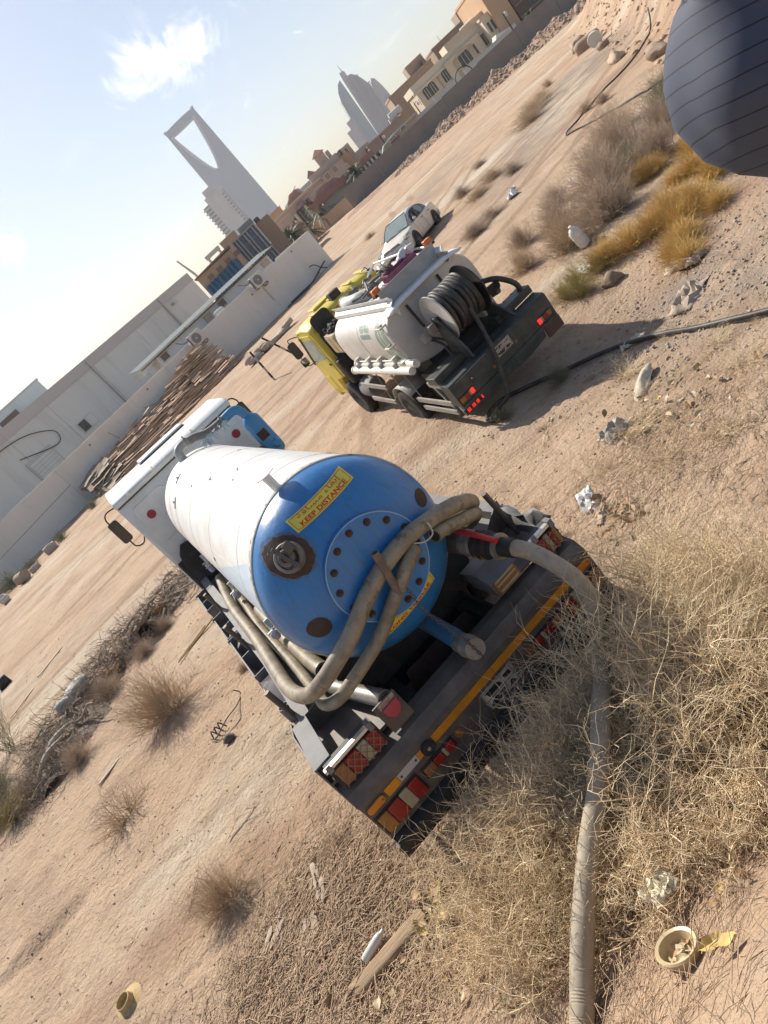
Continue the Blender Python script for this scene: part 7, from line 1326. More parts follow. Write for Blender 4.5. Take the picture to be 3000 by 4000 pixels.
# ================================================================== GRAVEL, GRIT, STRAW (too many to count)
def in_view(x, y, m=.04):
    d = np.stack([x, y, ground_h(x, y) - EYE], -1); dep = d @ np.array(fwd); u = d @ np.array(ir) / dep * F_PX / 3000; v = d @ np.array(iu) / dep * F_PX / 4000; return (np.abs(u) < .5 + m) & (np.abs(v) < .5 + m) & (dep > .3)
def scatter(n, r, rmin, rmax, fn=None):
    a = r.uniform(R(-48), R(48), n * 5); d = rmin * (rmax / rmin) ** r.uniform(0, 1, n * 5); x, y = np.sin(a) * d, np.cos(a) * d; k = in_view(x, y)
    if fn is not None: k &= r.uniform(0, 1, len(x)) < fn(x, y)
    x, y = x[k][:n], y[k][:n]; return x, y
def gpos(n, r):
    x, y = scatter(n, r, 2.2, 30, lambda a, b: np.clip(.12 + 1.2 * (fbm(a * .5, b * .5, 77) - .38) + .9 * rough_mask(a, b), .05, 1)); return np.stack([x, y, ground_h(x, y) + .004], -1)
P_ = gpos(20000, np.random.default_rng(5)); nG = len(P_)
V_, F_ = rocks_np(nG, lambda n, r: P_, lambda n, r: (.003 + .012 * r.power(.22, n)) * np.clip(np.hypot(P_[:, 0], P_[:, 1]) / 7, .7, 1.8), 6)
grav = mat('gravel', (.50, .38, .28), (.38, .28, .20), sc=2, rough=.95, island=.5); o = bpy.data.objects.new('gravel', fast_mesh('gravel', V_, F_, grav, 3)); COL.objects.link(o); tag(o, 'loose small stones and clods strewn over the sandy ground', kind='stuff')
def heap_pos(n, r):
    s_ = r.uniform(0, 1, n) ** .8 * 6 - .6; t_ = r.uniform(-3, 42, n); x = 17.6 + .88 * s_ + .475 * t_; y = 24.8 - .475 * s_ + .88 * t_; return np.stack([x, y, ground_h(x, y) + .02], -1)
V_, F_ = rocks_np(1400, heap_pos, lambda n, r: .03 + .17 * r.power(.25, n), 14); o = bpy.data.objects.new('earth_clods', fast_mesh('earth_clods', V_, F_, mat('orange_clods', (.46, .30, .185), (.36, .23, .145), sc=2, rough=.95, island=.3), 3)); COL.objects.link(o); tag(o, 'loose clods of orange earth on the far right bank', kind='stuff')
def clods(n, r):
    t = r.normal(0, 1, (n, 2)); x = 5.2 + t[:, 0] * 1.5; y = 9.0 + t[:, 1] * 1.2; return np.stack([x, y, ground_h(x, y) + .01], -1)
V_, F_ = rocks_np(2600, clods, lambda n, r: .006 + .030 * r.power(.3, n), 8); o = bpy.data.objects.new('clods', fast_mesh('clods', V_, F_, mat('grey_clods', (.46, .39, .32), (.36, .30, .25), sc=3, rough=.95, island=.3), 3)); COL.objects.link(o); tag(o, 'grey crumbled clods on the churned ground right of the small tanker', kind='stuff')
straw_m = mat('dry_straw', (.50, .36, .235), (.40, .28, .18), sc=3, rough=.8, island=.35); twig_m = mat('dry_twig', (.80, .645, .42), (.70, .54, .34), sc=4, rough=.75, island=.32); shrub_m = mat('brown_shrub_twig', (.56, .42, .28), (.46, .33, .21), sc=3, rough=.85, island=.3); ygrass = mat('golden_grass', (.70, .48, .17), (.60, .39, .13), sc=3, rough=.8, island=.25); gshrub = mat('grey_green_twig', (.26, .25, .15), (.20, .19, .11), sc=3, rough=.85, island=.25); mauve = mat('mauve_shrub_twig', (.52, .40, .30), (.44, .33, .245), sc=2, rough=.9, island=.3); root_m = mat('grey_dead_wood', (.30, .235, .175), (.22, .17, .125), sc=4, rough=.9, island=.3)
def strands(n, fn, ln, rad, seed, lift=.035, bend=.3):
    r = np.random.default_rng(seed); x, y = fn(n, r); n = len(x); a = r.normal(.55, .75, n); L_ = r.uniform(*ln, n); z = ground_h(x, y) + r.uniform(.0, lift, n); segs = []
    p = np.stack([x, y, z], -1)
    for k in range(3):
        d = np.stack([np.cos(a), np.sin(a), r.normal(0, .12, n)], -1) * (L_ / 3)[:, None]; q = p + d; q[:, 2] = np.maximum(q[:, 2], ground_h(q[:, 0], q[:, 1]) + .003); R_ = np.full((n, 1), rad) * r.uniform(.6, 1.3, (n, 1)); segs.append(np.concatenate([p, q, R_, R_ * .8], 1)); p = q; a = a + r.normal(0, bend, n)
    return np.concatenate(segs)
def strawfn(n, r):
    x = r.normal(0, 1, n * 3) ; y = r.normal(0, 1, n * 3); w_ = r.uniform(0, 1, n * 3) < .62
    X_ = np.where(w_, -2.75 + x * .42 + y * .25, -1.75 + x * .55); Y_ = np.where(w_, 4.75 + y * .38 - x * .1, 4.0 + y * .38); k = in_view(X_, Y_); return X_[k][:n], Y_[k][:n]
S_ = [strands(7500, strawfn, (.08, .28), .0034, 1, .06)]
S_.append(strands(2600, lambda n, r: scatter(n, r, 3, 12, lambda a, b: np.clip(2.2 * (fbm(a * .6, b * .6, 5) - .52), 0, 1)), (.05, .2), .003, 2, .02))
S_.append(strands(1500, lambda n, r: (r.normal(2.4, .7, n), r.normal(6.4, .6, n)), (.08, .28), .003, 3, .05)); S_.append(strands(1400, lambda n, r: (r.normal(-.6, .5, n), r.normal(2.4, .5, n)), (.06, .22), .0022, 4, .04))
o = bpy.data.objects.new('straw', segs_mesh('straw', np.concatenate(S_), straw_m)); COL.objects.link(o); tag(o, 'matted dry straw and broken stems covering the ground', kind='stuff')
# ================================================================== BUSHES
def grow(segs, p, d, L_, r, depth, rr, spread=50, up_=.0, kink=12, nodes=5, kids=1.4, shrink=.5, droop=0.0):
    st_ = L_ / nodes
    for k in range(nodes):
        j = Vector((rr.gauss(0, 1), rr.gauss(0, 1), rr.gauss(0, 1))) * math.tan(R(kink)) * .6; d = (d + j + Vector((0, 0, up_ - droop * k / nodes))).normalized(); q = p + d * st_; r1 = r * (1 - .12 * k / 1); segs.append((*p, *q, r, max(r * .86, .0005))); r *= .88
        if depth > 0:
            nk = int(kids) + (1 if rr.random() < kids % 1 else 0)
            for _ in range(nk):
                a = Vector((rr.gauss(0, 1), rr.gauss(0, 1), rr.gauss(0, 1))); a = (a - d * a.dot(d)).normalized(); dd = (d * math.cos(R(spread)) + a * math.sin(R(spread * rr.uniform(.7, 1.2)))).normalized(); grow(segs, q, dd, L_ * shrink * rr.uniform(.7, 1.2), r * .72, depth - 1, rr, spread, up_, kink, max(2, nodes - 1), kids, shrink, droop)
        p = q
def thorn_clump(rr, segs, x, y, L_):
    p = Vector((x, y, gz(x, y) - .02)); a = rr.uniform(0, 6.28); e = R(rr.uniform(22, 85)); d = Vector((math.cos(a) * math.cos(e), math.sin(a) * math.cos(e), math.sin(e))); grow(segs, p, d, L_, .0072, 2, rr, 56, .03, 15, 6, 1.4, .42, .05)
poly = [(-1.28, 2.75), (-1.30, 3.5), (-1.0, 3.95), (-.45, 3.72), (.25, 3.70), (.72, 3.85), (1.0, 4.35), (1.32, 4.15), (1.62, 3.75), (1.62, 3.3), (1.3, 2.85), (.75, 2.4), (.2, 2.2), (-.15, 2.25), (-.55, 2.45)]
def inside(x, y):
    c = False
    for (x0, y0), (x1, y1) in zip(poly, poly[1:] + poly[:1]):
        if (y0 > y) != (y1 > y) and x < (x1 - x0) * (y - y0) / (y1 - y0) + x0: c = not c
    return c
rr = random.Random(77); SG = []; n = 0
while n < 640:
    x, y = rr.uniform(-1.35, 2.2), rr.uniform(2.15, 5.05)
    if not inside(x, y): continue
    dmin = min(math.hypot(x - a, y - b) for a, b in poly); Lh_ = (.46 + .36 * min(1, dmin / .6)) * rr.uniform(.75, 1.15)
    if y < 2.9 and x < .6: Lh_ *= .62
    thorn_clump(rr, SG, x, y, Lh_); n += 1
for k in range(330):
    x = rr.uniform(-.62, 1.45); y = 3.62 + .20 * x + rr.uniform(-.42, .30) + (.35 if x > .9 else 0)
    if abs(x - .15 * y) < .13 and y > 3.3: continue
    p = Vector((x, y, gz(x, y) - .02)); a = rr.uniform(0, 6.28); e = R(rr.uniform(48, 88)); d = Vector((math.cos(a) * math.cos(e), math.sin(a) * math.cos(e), math.sin(e))); f = min(1, max(0, (x + .7) / .9)); grow(SG, p, d, (.50 + .36 * f) * rr.uniform(.7, 1.15), .0066, 2, rr, 52, .02, 13, 6, 1.4, .42, .03)
tb_ = thing('thorn_bush', 'sprawling dry straw coloured thorn bush filling the lower right foreground', 'bush', (0, 0, 0))
A_ = np.array(SG); HL = np.array([tuple(p) for p in spline(list(HTOP), 8)]); MID = (A_[:, :3] + A_[:, 3:6]) / 2; DD = np.linalg.norm(MID[:, None, :2] - HL[None, :, :2], axis=2); NI = DD.argmin(1); press = (DD.min(1) < .17 + .10 * (MID[:, 1] > 3.0)) & (MID[:, 2] > HL[NI, 2] - .03) & (rng.uniform(0, 1, len(A_)) < .93); A_ = A_[~press]; obj('branches', segs_mesh('branches', A_, twig_m), None, tb_) if False else None
o = bpy.data.objects.new('branches', segs_mesh('branches', A_, twig_m)); COL.objects.link(o); o.parent = tb_
k = rng.choice(len(A_), 900, replace=False); V_, F_ = rocks_np(900, lambda n, r: A_[k, 3:6], lambda n, r: r.uniform(.003, .0065, n), 9); o = bpy.data.objects.new('seed_heads', fast_mesh('seed_heads', V_, F_, mat('seed_head', (.58, .48, .34), rough=.8), 3)); COL.objects.link(o); o.parent = tb_; o['kind'] = 'stuff'
def tumble(name, seed, m, stems, L_, r, depth, dome=(10, 88), spread=34, kids=1.3, shrink=.55, nodes=5, kink=10, up_=.02, flat=1.0):
    rr = random.Random(seed); sg = []
    for _ in range(stems):
        a = rr.uniform(0, 6.28); e = R(rr.uniform(*dome)); d = Vector((math.cos(a) * math.cos(e), math.sin(a) * math.cos(e), math.sin(e) * flat)).normalized(); b = Vector((rr.gauss(0, .07), rr.gauss(0, .07), -.02)); grow(sg, b, d, L_ * rr.uniform(.6, 1.05), r, depth, rr, spread, up_, kink, nodes, kids, shrink)
    return segs_mesh(name, np.array(sg), m)
TB = [tumble('shrub_twigs', 1, shrub_m, 90, .60, .0042, 2, kids=1.5, shrink=.5), tumble('shrub_twigs', 2, mauve, 95, .60, .0046, 2, kids=1.5, shrink=.5), tumble('shrub_twigs', 3, gshrub, 55, .55, .006, 2, (20, 88)), tumble('shrub_twigs', 4, ygrass, 520, .60, .0036, 0, (20, 88), nodes=6, kink=16, up_=-.05), tumble('shrub_twigs', 5, shrub_m, 26, .50, .007, 2, (8, 70), 46, 1.1), tumble('shrub_twigs', 6, mat('yellow_green_twig', (.40, .33, .12), (.32, .26, .10), sc=3, rough=.85, island=.25), 50, .5, .006, 2, (25, 88)), tumble('shrub_twigs', 7, twig_m, 30, .45, .0045, 2, (5, 60), 45, 1.0)]
def shrub(k, x, y, s, label, group=None, sz=None, name='dry_shrub', rot=None):
    o = bpy.data.objects.new(name, TB[k]); COL.objects.link(o); o.location = (x, y, gz(x, y) - .02); o.scale = (s, s, sz or s); o.rotation_euler = (0, 0, rot if rot is not None else x * 5 + y); return tag(o, label, 'shrub', group)
shrub(0, -4.55, 10.7, 1.15, 'big fluffy tan shrub beside the brushwood heap on the left', sz=1.3); shrub(4, -5.32, 8.95, 1.0, 'small sparse dark brown shrub alone on the bare sand at left'); shrub(0, -3.55, 5.85, .62, 'low fuzzy shrub at the edge of the straw below the tanker'); shrub(0, -3.05, 9.9, .22, 'tiny round tuft beside the tanker tray on the left'); shrub(4, -2.28, 5.3, .34, 'tiny dark stubby tuft near the tanker corner'); shrub(4, -2.1, 6.7, .14, 'very small pale tuft just left of the rear lamps')
gsp = 'soft brown shrubs behind the small tanker'
spots = [(6.6, 14.6, 1.35), (7.4, 14.2, 1.5), (8.2, 15.2, 1.7), (8.9, 16.4, 1.6), (7.4, 16.2, 1.3), (9.9, 17.2, 1.7), (10.8, 18.6, 1.5), (9.3, 14.9, 1.3), (10.6, 16.2, 1.4), (6.0, 15.8, .9), (7.0, 17.6, .9), (8.6, 18.4, .9), (11.9, 20.0, 1.2)]
for i, (x, y, s) in enumerate(spots): shrub(1 if i % 3 else 0, x, y, s * .86, 'one of the soft mauve brown shrubs massed behind the small tanker', gsp, sz=s * .9)
for i, (x, y, s) in enumerate(((11.9, 17.6, 1.3), (11.2, 16.4, 1.1), (9.2, 15.6, 1.0), (12.6, 18.6, 1.2))): shrub(2, x, y, s, 'one of the grey green shrubs growing among the mauve brown ones', 'grey green shrubs by the sleeve')
for i, (x, y, s) in enumerate(((6.55, 14.7, .6), (7.6, 14.0, .5))): shrub(2, x, y, s, 'small grey green tuft by the white water jug', 'grey green tufts by the jug')
rr = random.Random(9)
yl = [(8.5 + .30 * k + rr.uniform(-.3, .3), 12.2 + .22 * k + rr.uniform(-.25, .25)) for k in range(-8, 13)] + [(8.4 + .30 * k + rr.uniform(-.4, .3), 12.6 + .22 * k + rr.uniform(-.3, .5)) for k in range(-7, 12)] + [(6.2 + rr.uniform(-.7, .9), 12.3 + rr.uniform(-.35, .35)) for _ in range(4)] + [(9.5 + rr.uniform(-1, 2), 14.0 + rr.uniform(-.3, .8)) for _ in range(8)]
for i, (x, y) in enumerate(yl): shrub(3, x, y, rr.uniform(.6, 1.0), 'one of the golden dry grass tufts bordering the churned bank', 'golden grass tufts along the churned bank', name='grass_tuft')
for i, (x, y) in enumerate(((5.15, 12.7), (5.5, 12.9), (5.3, 12.35), (5.85, 12.55))): shrub(5, x, y, .62, 'one of the yellowish leafy tufts at the small tanker corner', 'yellowish tufts at the small tanker corner')
shrub(2, 3.47, 10.6, .55, 'pale green upright plant beside the black hose in the truck shadow', name='green_plant'); shrub(2, 2.45, 10.8, .42, 'small grey green plant by the loop of the black hose', name='green_plant')
for x, y, s, lab in ((2.95, 6.05, .62, 'dry scrub tuft nearest the right edge of the photo'), (2.45, 6.35, .5, 'dry scrub tuft left of the leaf heap'), (2.75, 7.35, .75, 'wide flat dry scrub patch above the leaf heap'), (3.7, 8.9, .62, 'dry scrub tuft lying across the black hose'), (3.25, 7.9, .5, 'dry scrub tuft beside the cream rock'), (4.15, 7.6, .6, 'dry scrub tuft right of the cream rock'), (3.9, 6.7, .6, 'dry scrub tuft below the hose at the right'), (2.0, 7.1, .42, 'small dry scrub tuft above the foil piece')):
    shrub(6, x, y, s * 1.25, lab, sz=s * .7, name='scrub_tuft')
rr = random.Random(18)
for i in range(34):
    x, y = rr.uniform(-.5, 5), rr.uniform(6.6, 11.5)
    if -1.8 < x - (y - 9) * .1 < .9 and y > 4: continue
    shrub(4 if i % 2 else 6, x, y, rr.uniform(.14, .30), 'one of the tiny dry weeds dotted over the bare sand', 'tiny dry weeds on the sand', name='dry_weed')
for i in range(13):
    a = R(rr.uniform(13, 31)); d = rr.uniform(22, 55); x, y = math.sin(a) * d, math.cos(a) * d; shrub(rr.choice((0, 1)), x, y, rr.uniform(.5, 1.2), 'one of the low brown shrubs scattered over the far sand', 'low brown shrubs on the far sand', sz=rr.uniform(.4, .7))
for x, y, s in ((19.4, 38.3, 2.0), (20.8, 39.6, 1.7), (18.2, 36.4, 1.6), (11.4, 29.6, 1.2), (12.6, 30.4, 1.3)): shrub(0, x, y, s, 'one of the wide tan shrubs in the middle of the far lot', 'wide tan shrubs in the far lot', sz=s * .5)
# wiry plant at the far left and low scrub below it
wiry = tumble('shrub_twigs', 51, mat('wiry_green', (.24, .23, .12), (.30, .25, .14), sc=2, rough=.8), 26, 1.5, .007, 1, (35, 85), 40, .9, .5, 7, 8)
o = bpy.data.objects.new('wiry_bush', wiry); COL.objects.link(o); o.location = (-9.6, 15.7, gz(-9.6, 15.7)); tag(o, 'tall wiry green bush with thin curved stems at the left edge', 'bush')
for i, (x, y) in enumerate(((-8.9, 13.2), (-8.2, 11.9), (-9.4, 14.2), (-8.8, 12.4), (-7.9, 13.9))): shrub(5 if i % 2 else 2, x, y, .75, 'one of the low greenish tufts beside the brushwood heap at the left edge', 'greenish tufts at the left edge')
for x, y, s in ((-14.6, 43.2, .9), (-16.5, 42.5, 1.0), (-18.2, 42.5, 1.5), (-12.6, 45.4, .8)): shrub(2, x, y, s, 'one of the dark weeds along the foot of the white wall', 'weeds along the white wall')
for x, y, s in ((-6.3, 13.6, .8), (-7.9, 12.3, .8), (-6.7, 11.9, .7), (-5.4, 14.0, .6), (-8.0, 13.3, .7), (-4.9, 14.6, .5)): shrub(1, x, y, s, 'one of the soft brown shrubs growing around the brushwood heap', 'brown shrubs around the brushwood heap', sz=s * .8)
# ================================================================== BRUSHWOOD HEAP ON THE LEFT
bh = thing('brushwood_heap', 'long heap of dead brushwood, palm fibre and rags left of the tanker', 'brushwood heap', (0, 0, 0)); rr = random.Random(61); sg = []
axis = [(-4.3, 16.2), (-5.0, 15.5), (-5.9, 15.0), (-6.6, 14.6), (-7.0, 13.9), (-7.2, 13.2), (-7.45, 12.5), (-7.3, 11.8)]
def axpt(t): t *= len(axis) - 1; i = min(int(t), len(axis) - 2); f = t - i; return Vector((axis[i][0] + (axis[i + 1][0] - axis[i][0]) * f, axis[i][1] + (axis[i + 1][1] - axis[i][1]) * f, 0))
def heap_h(t): return .12 + .45 * math.sin(math.pi * min(1, max(0, (t + .05) / 1.15))) ** .8
mdm = MB(); rows = []
for i in range(26):
    t = i / 25; c = axpt(t); dv = (axpt(min(1, t + .04)) - axpt(max(0, t - .04))).normalized(); nv = Vector((dv.y, -dv.x, 0)); wd_ = .40 + .75 * math.exp(-((t - .72) / .2) ** 2) + .25 * math.exp(-((t - .1) / .12) ** 2)
    rows.append([c + nv * (wd_ * q) + Vector((0, 0, gz(*(c + nv * wd_ * q)[:2]) - .04 + heap_h(t) * (.62 - .45 * math.exp(-((t - .36) / .06) ** 2)) * max(0, 1 - q * q) + .05 * math.sin(i * 2.1 + q * 5) + rr.uniform(-.05, .05) * (1 - q * q))) for q in np.linspace(-1, 1, 9)])
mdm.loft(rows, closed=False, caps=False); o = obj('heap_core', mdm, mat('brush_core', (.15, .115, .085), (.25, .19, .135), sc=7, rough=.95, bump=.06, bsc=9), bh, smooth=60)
for k in range(3600):
    t = rr.random(); c = axpt(t); q = rr.gauss(0, .40 + .45 * math.exp(-((t - .72) / .2) ** 2)); p = c + Vector((q * .8, q * .55 + rr.gauss(0, .3), 0)); p.z = gz(p.x, p.y) + rr.uniform(0, heap_h(t)); a = rr.gauss(2.4, .9); e = R(rr.gauss(8, 22)); d = Vector((math.cos(a) * math.cos(e), math.sin(a) * math.cos(e), math.sin(e))); grow(sg, p, d, rr.uniform(.12, .45), rr.uniform(.003, .008), 0, rr, 40, -.03, 20, 4, 0)
o = bpy.data.objects.new('brush_sticks', segs_mesh('brush_sticks', np.array(sg), root_m)); COL.objects.link(o); o.parent = bh; o['kind'] = 'stuff'
rt_ = MB()
for k in range(46):
    t = rr.uniform(0, .33) if k < 34 else rr.uniform(.45, .8); c = axpt(t) + Vector((rr.gauss(.1, .35), rr.gauss(0, .3), 0)); z = gz(c.x, c.y) + rr.uniform(.05, .35); a = rr.uniform(0, 6.28); pts = []
    for j in range(5): pts.append(Vector((c.x + math.cos(a) * .16 * j, c.y + math.sin(a) * .16 * j, max(gz(c.x, c.y) + .03, z + .07 * math.sin(j * 1.3 + k)))));  a += rr.gauss(0, .5)
    r_ = rr.uniform(.012, .035); rt_.tube(spline(pts, 3), [r_ * (1 - .05 * q) for q in range(13)], 6)
o = obj('twisted_roots', rt_, mat('pale_root', (.36, .29, .22), (.27, .21, .16), sc=6, rough=.85), bh)
rc = MB()
for k, (t, s) in enumerate(((.52, .34), (.55, .26), (.60, .22))): c = axpt(t); rc.rock((c.x, c.y, gz(c.x, c.y) + heap_h(t) * .8), (s, s * .7, .11), 90 + k, n=3)
obj('pale_rag', rc, mat('dirty_rag', (.48, .46, .40), (.36, .34, .29), sc=5, rough=.9, bump=.03, bsc=12), bh, smooth=80)
for k, (t, s) in enumerate(((.14, .18), (.42, .2), (.68, .2), (.75, .16), (.48, .14))): c = axpt(t); obj('palm_fibre', MB().rock((c.x + .25 * (k % 2), c.y - .2, gz(c.x, c.y) + .14), (s, s * .6, .12), 190 + k, n=3), mat('palm_fibre', (.34, .19, .07), (.24, .13, .055), sc=14, rough=.95, bump=.03, bsc=30), bh, smooth=80)
lgm = MB()
for k, t in enumerate((.80, .86)): c = axpt(t) + Vector((.2, -.2, 0)); z = gz(c.x, c.y) + heap_h(t) * .7; lgm.tube(spline([(c.x - .3, c.y - .25, z - .08), (c.x, c.y, z + .06), (c.x + .28, c.y + .32, z + .03)], 5), [.02 + .035 * math.sin(math.pi * q / 10) for q in range(11)], 8)
obj('pale_log', lgm, mat('bleached_wood', (.46, .40, .33), (.36, .30, .24), sc=5, rough=.85), bh)
sc_ = axpt(.24) + Vector((.25, -.35, 0)); stp = thing('tree_stump', 'hollow weathered tree stump lying at the near side of the brushwood heap', 'tree stump', (sc_.x, sc_.y, gz(sc_.x, sc_.y) + .16), (R(78), 0, R(28))); ring = []
def sring(r, z, j): return [Vector((r * (1 + j * math.sin(k * 2.3) + j * .6 * math.sin(k * 5.1)) * math.cos(R(k * 15)), r * (1 + j * math.sin(k * 2.3) + j * .6 * math.sin(k * 5.1)) * math.sin(R(k * 15)), z + .03 * math.sin(k * 1.7))) for k in range(24)]
mb = MB(); mb.loft([sring(.17, -.28, .08), sring(.24, -.2, .08), sring(.22, .1, .1), sring(.25, .3, .13), sring(.17, .30, .1), sring(.15, .05, .05)], caps=True); obj('bark', mb, mat('stump_bark', (.27, .20, .145), (.17, .125, .09), sc=9, rough=.95, bump=.02, bsc=25, stretch=(3, 3, .6)), stp, smooth=50); obj('hollow', MB().lathe([(.001, .06), (.14, .065)], axis='z', n=18), mat('hollow_dark', (.03, .022, .016), rough=1), stp)
# ================================================================== LITTER
def lie(x, y, h=0.0): return (x, y, gz(x, y) + h)
mb = MB(); mb.tube([(-.62, -.28, .03), (0, 0, .03), (.50, .26, .045)], [.012, .018, .008], 6); mb.tube([(-.60, -.22, .03), (.1, .10, .05)], [.008, .012], 5); solo('palm_midrib', mb, mat('golden_stalk', (.42, .27, .07), (.34, .21, .06), sc=6, rough=.7), 'long golden brown palm stalk on the sand left of the tanker', 'stalk', None, lie(-3.85, 12.5), (0, 0, .1))
mb = MB(); mb.tube(spline([(-.35, .05, .03), (-.30, -.10, .05), (-.05, -.12, .10), (.20, 0, .05), (.38, .22, .02), (.36, .30, .10)], 6), .009, 5)
for k in range(3): mb.tube(spline([(-.32 + .07 * k, .03, .02), (-.28 + .07 * k, .0, .12), (-.25 + .07 * k, -.08, .02)], 4), .010, 5)
solo('rubber_strap', mb, mat('strap_dark', (.07, .06, .055), rough=.7), 'curled dark strap lying on the sand left of the rear wheel', 'strap', None, lie(-3.4, 8.95), (0, 0, .5))
mb = MB(); mb.rock((0, 0, .04), (.10, .06, .05), 3, n=2); solo('dark_stone', mb, mat('dark_stone', (.12, .10, .085), rough=.9), 'small dark stone below the curled strap', 'stone', None, lie(-3.42, 8.45), smooth=50)
pwood = mat('pale_stick', (.52, .44, .33), (.44, .36, .27), sc=6, rough=.85)
for x, y, L_, rz_, lab in ((-5.85, 10.55, .48, .65, 'short pale stick on the sand below the big tan shrub'), (-9.9, 18.9, 2.0, 1.1, 'long thin pale plank at the far left beyond the heap'), (-9.35, 20.0, 1.6, 1.0, 'dark thin plank beyond the heap at far left'), (1.60, 6.42, .36, .85, 'pale split wood piece beside the foil scrap')):
    mb = MB(); mb.prism([(-L_ / 2, -.03), (L_ / 2, -.025), (L_ * .52, .0), (L_ / 2, .02), (-L_ / 2, .025), (-L_ * .47, 0)], (0, 0, .008), (1, 0, 0), (0, 1, 0), (0, 0, .025)); solo('wood_piece', mb, pwood if 'dark' not in lab else straw_m, lab, 'wood', 'loose pieces of wood', lie(x, y), (R(4), R(2), rz_), bevel=.006)
pst = thing('timber_post', 'short square wooden post lying in the straw below the tanker', 'post', lie(-2.1, 3.99, .045), (R(12), R(-3), R(5)))
mb = MB(); rows = []
for i in range(9):
    t = i / 8; rows.append([Vector((-.34 + .72 * t + (.02 * math.sin(k * 2.1) if i in (0, 8) else 0), p[0] * (1 + .05 * math.sin(i * 1.3 + k)), p[1] * (1 + .05 * math.sin(i * 1.9 + k)))) for k, p in enumerate(rrect(.125, .105, .028, 3))])
mb.loft(rows); obj('beam', mb, mat('split_post', (.40, .275, .165), (.28, .185, .11), sc=3, rough=.85, stretch=(.6, 9, 9), c3=(.50, .38, .25), sc3=2.5, bump=.006, bsc=20), pst)
mb = MB(); mb.lathe([(.001, -.12), (.028, -.12), (.034, -.10), (.034, .05), (.026, .08), (.014, .10), (.014, .125), (.001, .126)], axis='x', n=18); solo('plastic_bottle', mb, mat('cloudy_plastic', (.62, .60, .54), rough=.25), 'small cloudy white plastic bottle leaning on the wooden post', 'bottle', None, lie(-2.17, 4.12, .075), (0, R(-10), R(12)))
rgm = MB(); rgm.lathe([(.068, 0), (.080, .0), (.094, .045), (.099, .052), (.094, .06), (.080, .055), (.070, .012)], axis='z', n=36); cp_ = solo('plastic_tub', rgm, mat('cream_plastic', (.60, .47, .27), (.52, .40, .23), sc=6, rough=.4), 'round cream plastic tub rim half buried at the lower right', 'tub', None, lie(-.35, 2.07, .02), (R(-18), R(8), 0))
mb = MB(); mb.lathe([(.085, .02), (.165, .0), (.172, .008), (.09, .035), (.082, .09), (.073, .092), (.07, .035), (.001, .03)], axis='z', n=30); solo('straw_hat', mb, mat('straw_hat', (.52, .38, .19), (.42, .30, .15), sc=30, rough=.9), 'round straw coloured hat lying upside down at the bottom left', 'hat', None, lie(-4.85, 5.75), (R(6), R(-4), .3))
def crumple(name, x, y, s, h, m, label, cat, seed, up_=.02, n=9):
    r2 = random.Random(seed); mb = MB(); rows = [[Vector((s[0] * (-.5 + i / n) + r2.uniform(-.1, .1) * s[0] / 2, s[1] * (-.5 + j / n) + r2.uniform(-.1, .1) * s[1] / 2, up_ + r2.uniform(0, h) * (1 if 0 < i < n and 0 < j < n else .5))) for i in range(n + 1)] for j in range(n + 1)]
    mb.loft(rows, closed=False, caps=False); o = solo(name, mb, m, label, cat, None, lie(x, y), (R(r2.uniform(-8, 8)), R(r2.uniform(-8, 8)), r2.uniform(0, 3)), smooth=25); o.modifiers.new('thick', 'SOLIDIFY').thickness = .004; return o
foil = mat('foil_sheet', (.66, .66, .66), (.55, .55, .55), sc=20, rough=.35, bump=.006, bsc=90)
o = crumple('foil_packet', 1.66, 6.72, (.20, .36), .05, foil, 'bright silvery white foil packet on the sand right of the tanker', 'packet', 3, .05); o.rotation_euler = (R(35), R(-10), R(-32))
crumple('paper_scrap', -.26, 2.40, (.14, .16), .04, mat('cream_paper', (.66, .60, .44), rough=.8), 'crumpled cream paper caught in the thorn bush above the plastic tub', 'paper', 4, .16); crumple('red_rag', .62, 4.30, (.06, .17), .04, mat('red_cloth', (.42, .035, .03), rough=.8), 'small red rag caught in the thorn bush', 'rag', 5, .38)
ragm = mat('dusty_cloth', (.44, .36, .28), (.36, .29, .23), sc=6, rough=.95)
for x, y, s, lab, sd in ((6.0, 10.4, (.30, .75), 'twisted pale rag on the churned grey bank, the upper of two', 6), (5.25, 9.45, (.45, .65), 'open loop of pale rag on the churned bank, the lower of two', 7)): crumple('cloth_rag', x, y, s, .13, ragm, lab, 'rag', sd)
crumple('plastic_scrap', 10.12, 23.95, (.35, .5), .15, foil, 'shiny crumpled plastic scrap on the sand behind the car', 'scrap', 8); crumple('paper_ball', 10.62, 24.9, (.25, .28), .16, bagw, 'small white paper ball next to the shiny scrap', 'paper', 9); crumple('pale_sheet', 4.35, 9.75, (.16, .40), .10, mat('pale_sheet', (.56, .50, .41), rough=.9), 'pale scrap standing in the scrub beside the black hose', 'scrap', 10); crumple('white_board', 5.9, 13.1, (.22, .5), .04, mat('foam_board', (.68, .66, .60), rough=.8), 'flat white foam board below the water jug', 'board', 11); crumple('grey_plastic', 2.62, 7.6, (.35, .3), .12, mat('grey_film', (.36, .34, .31), rough=.5), 'crumpled grey plastic in the scrub at the right', 'scrap', 12)
crumple('pale_sheet', 8.9, 13.0, (.5, .13), .04, mat('grey_wood_strip', (.48, .44, .38), rough=.8), 'narrow pale strip lying in the golden grass by the sleeve', 'scrap', 15)
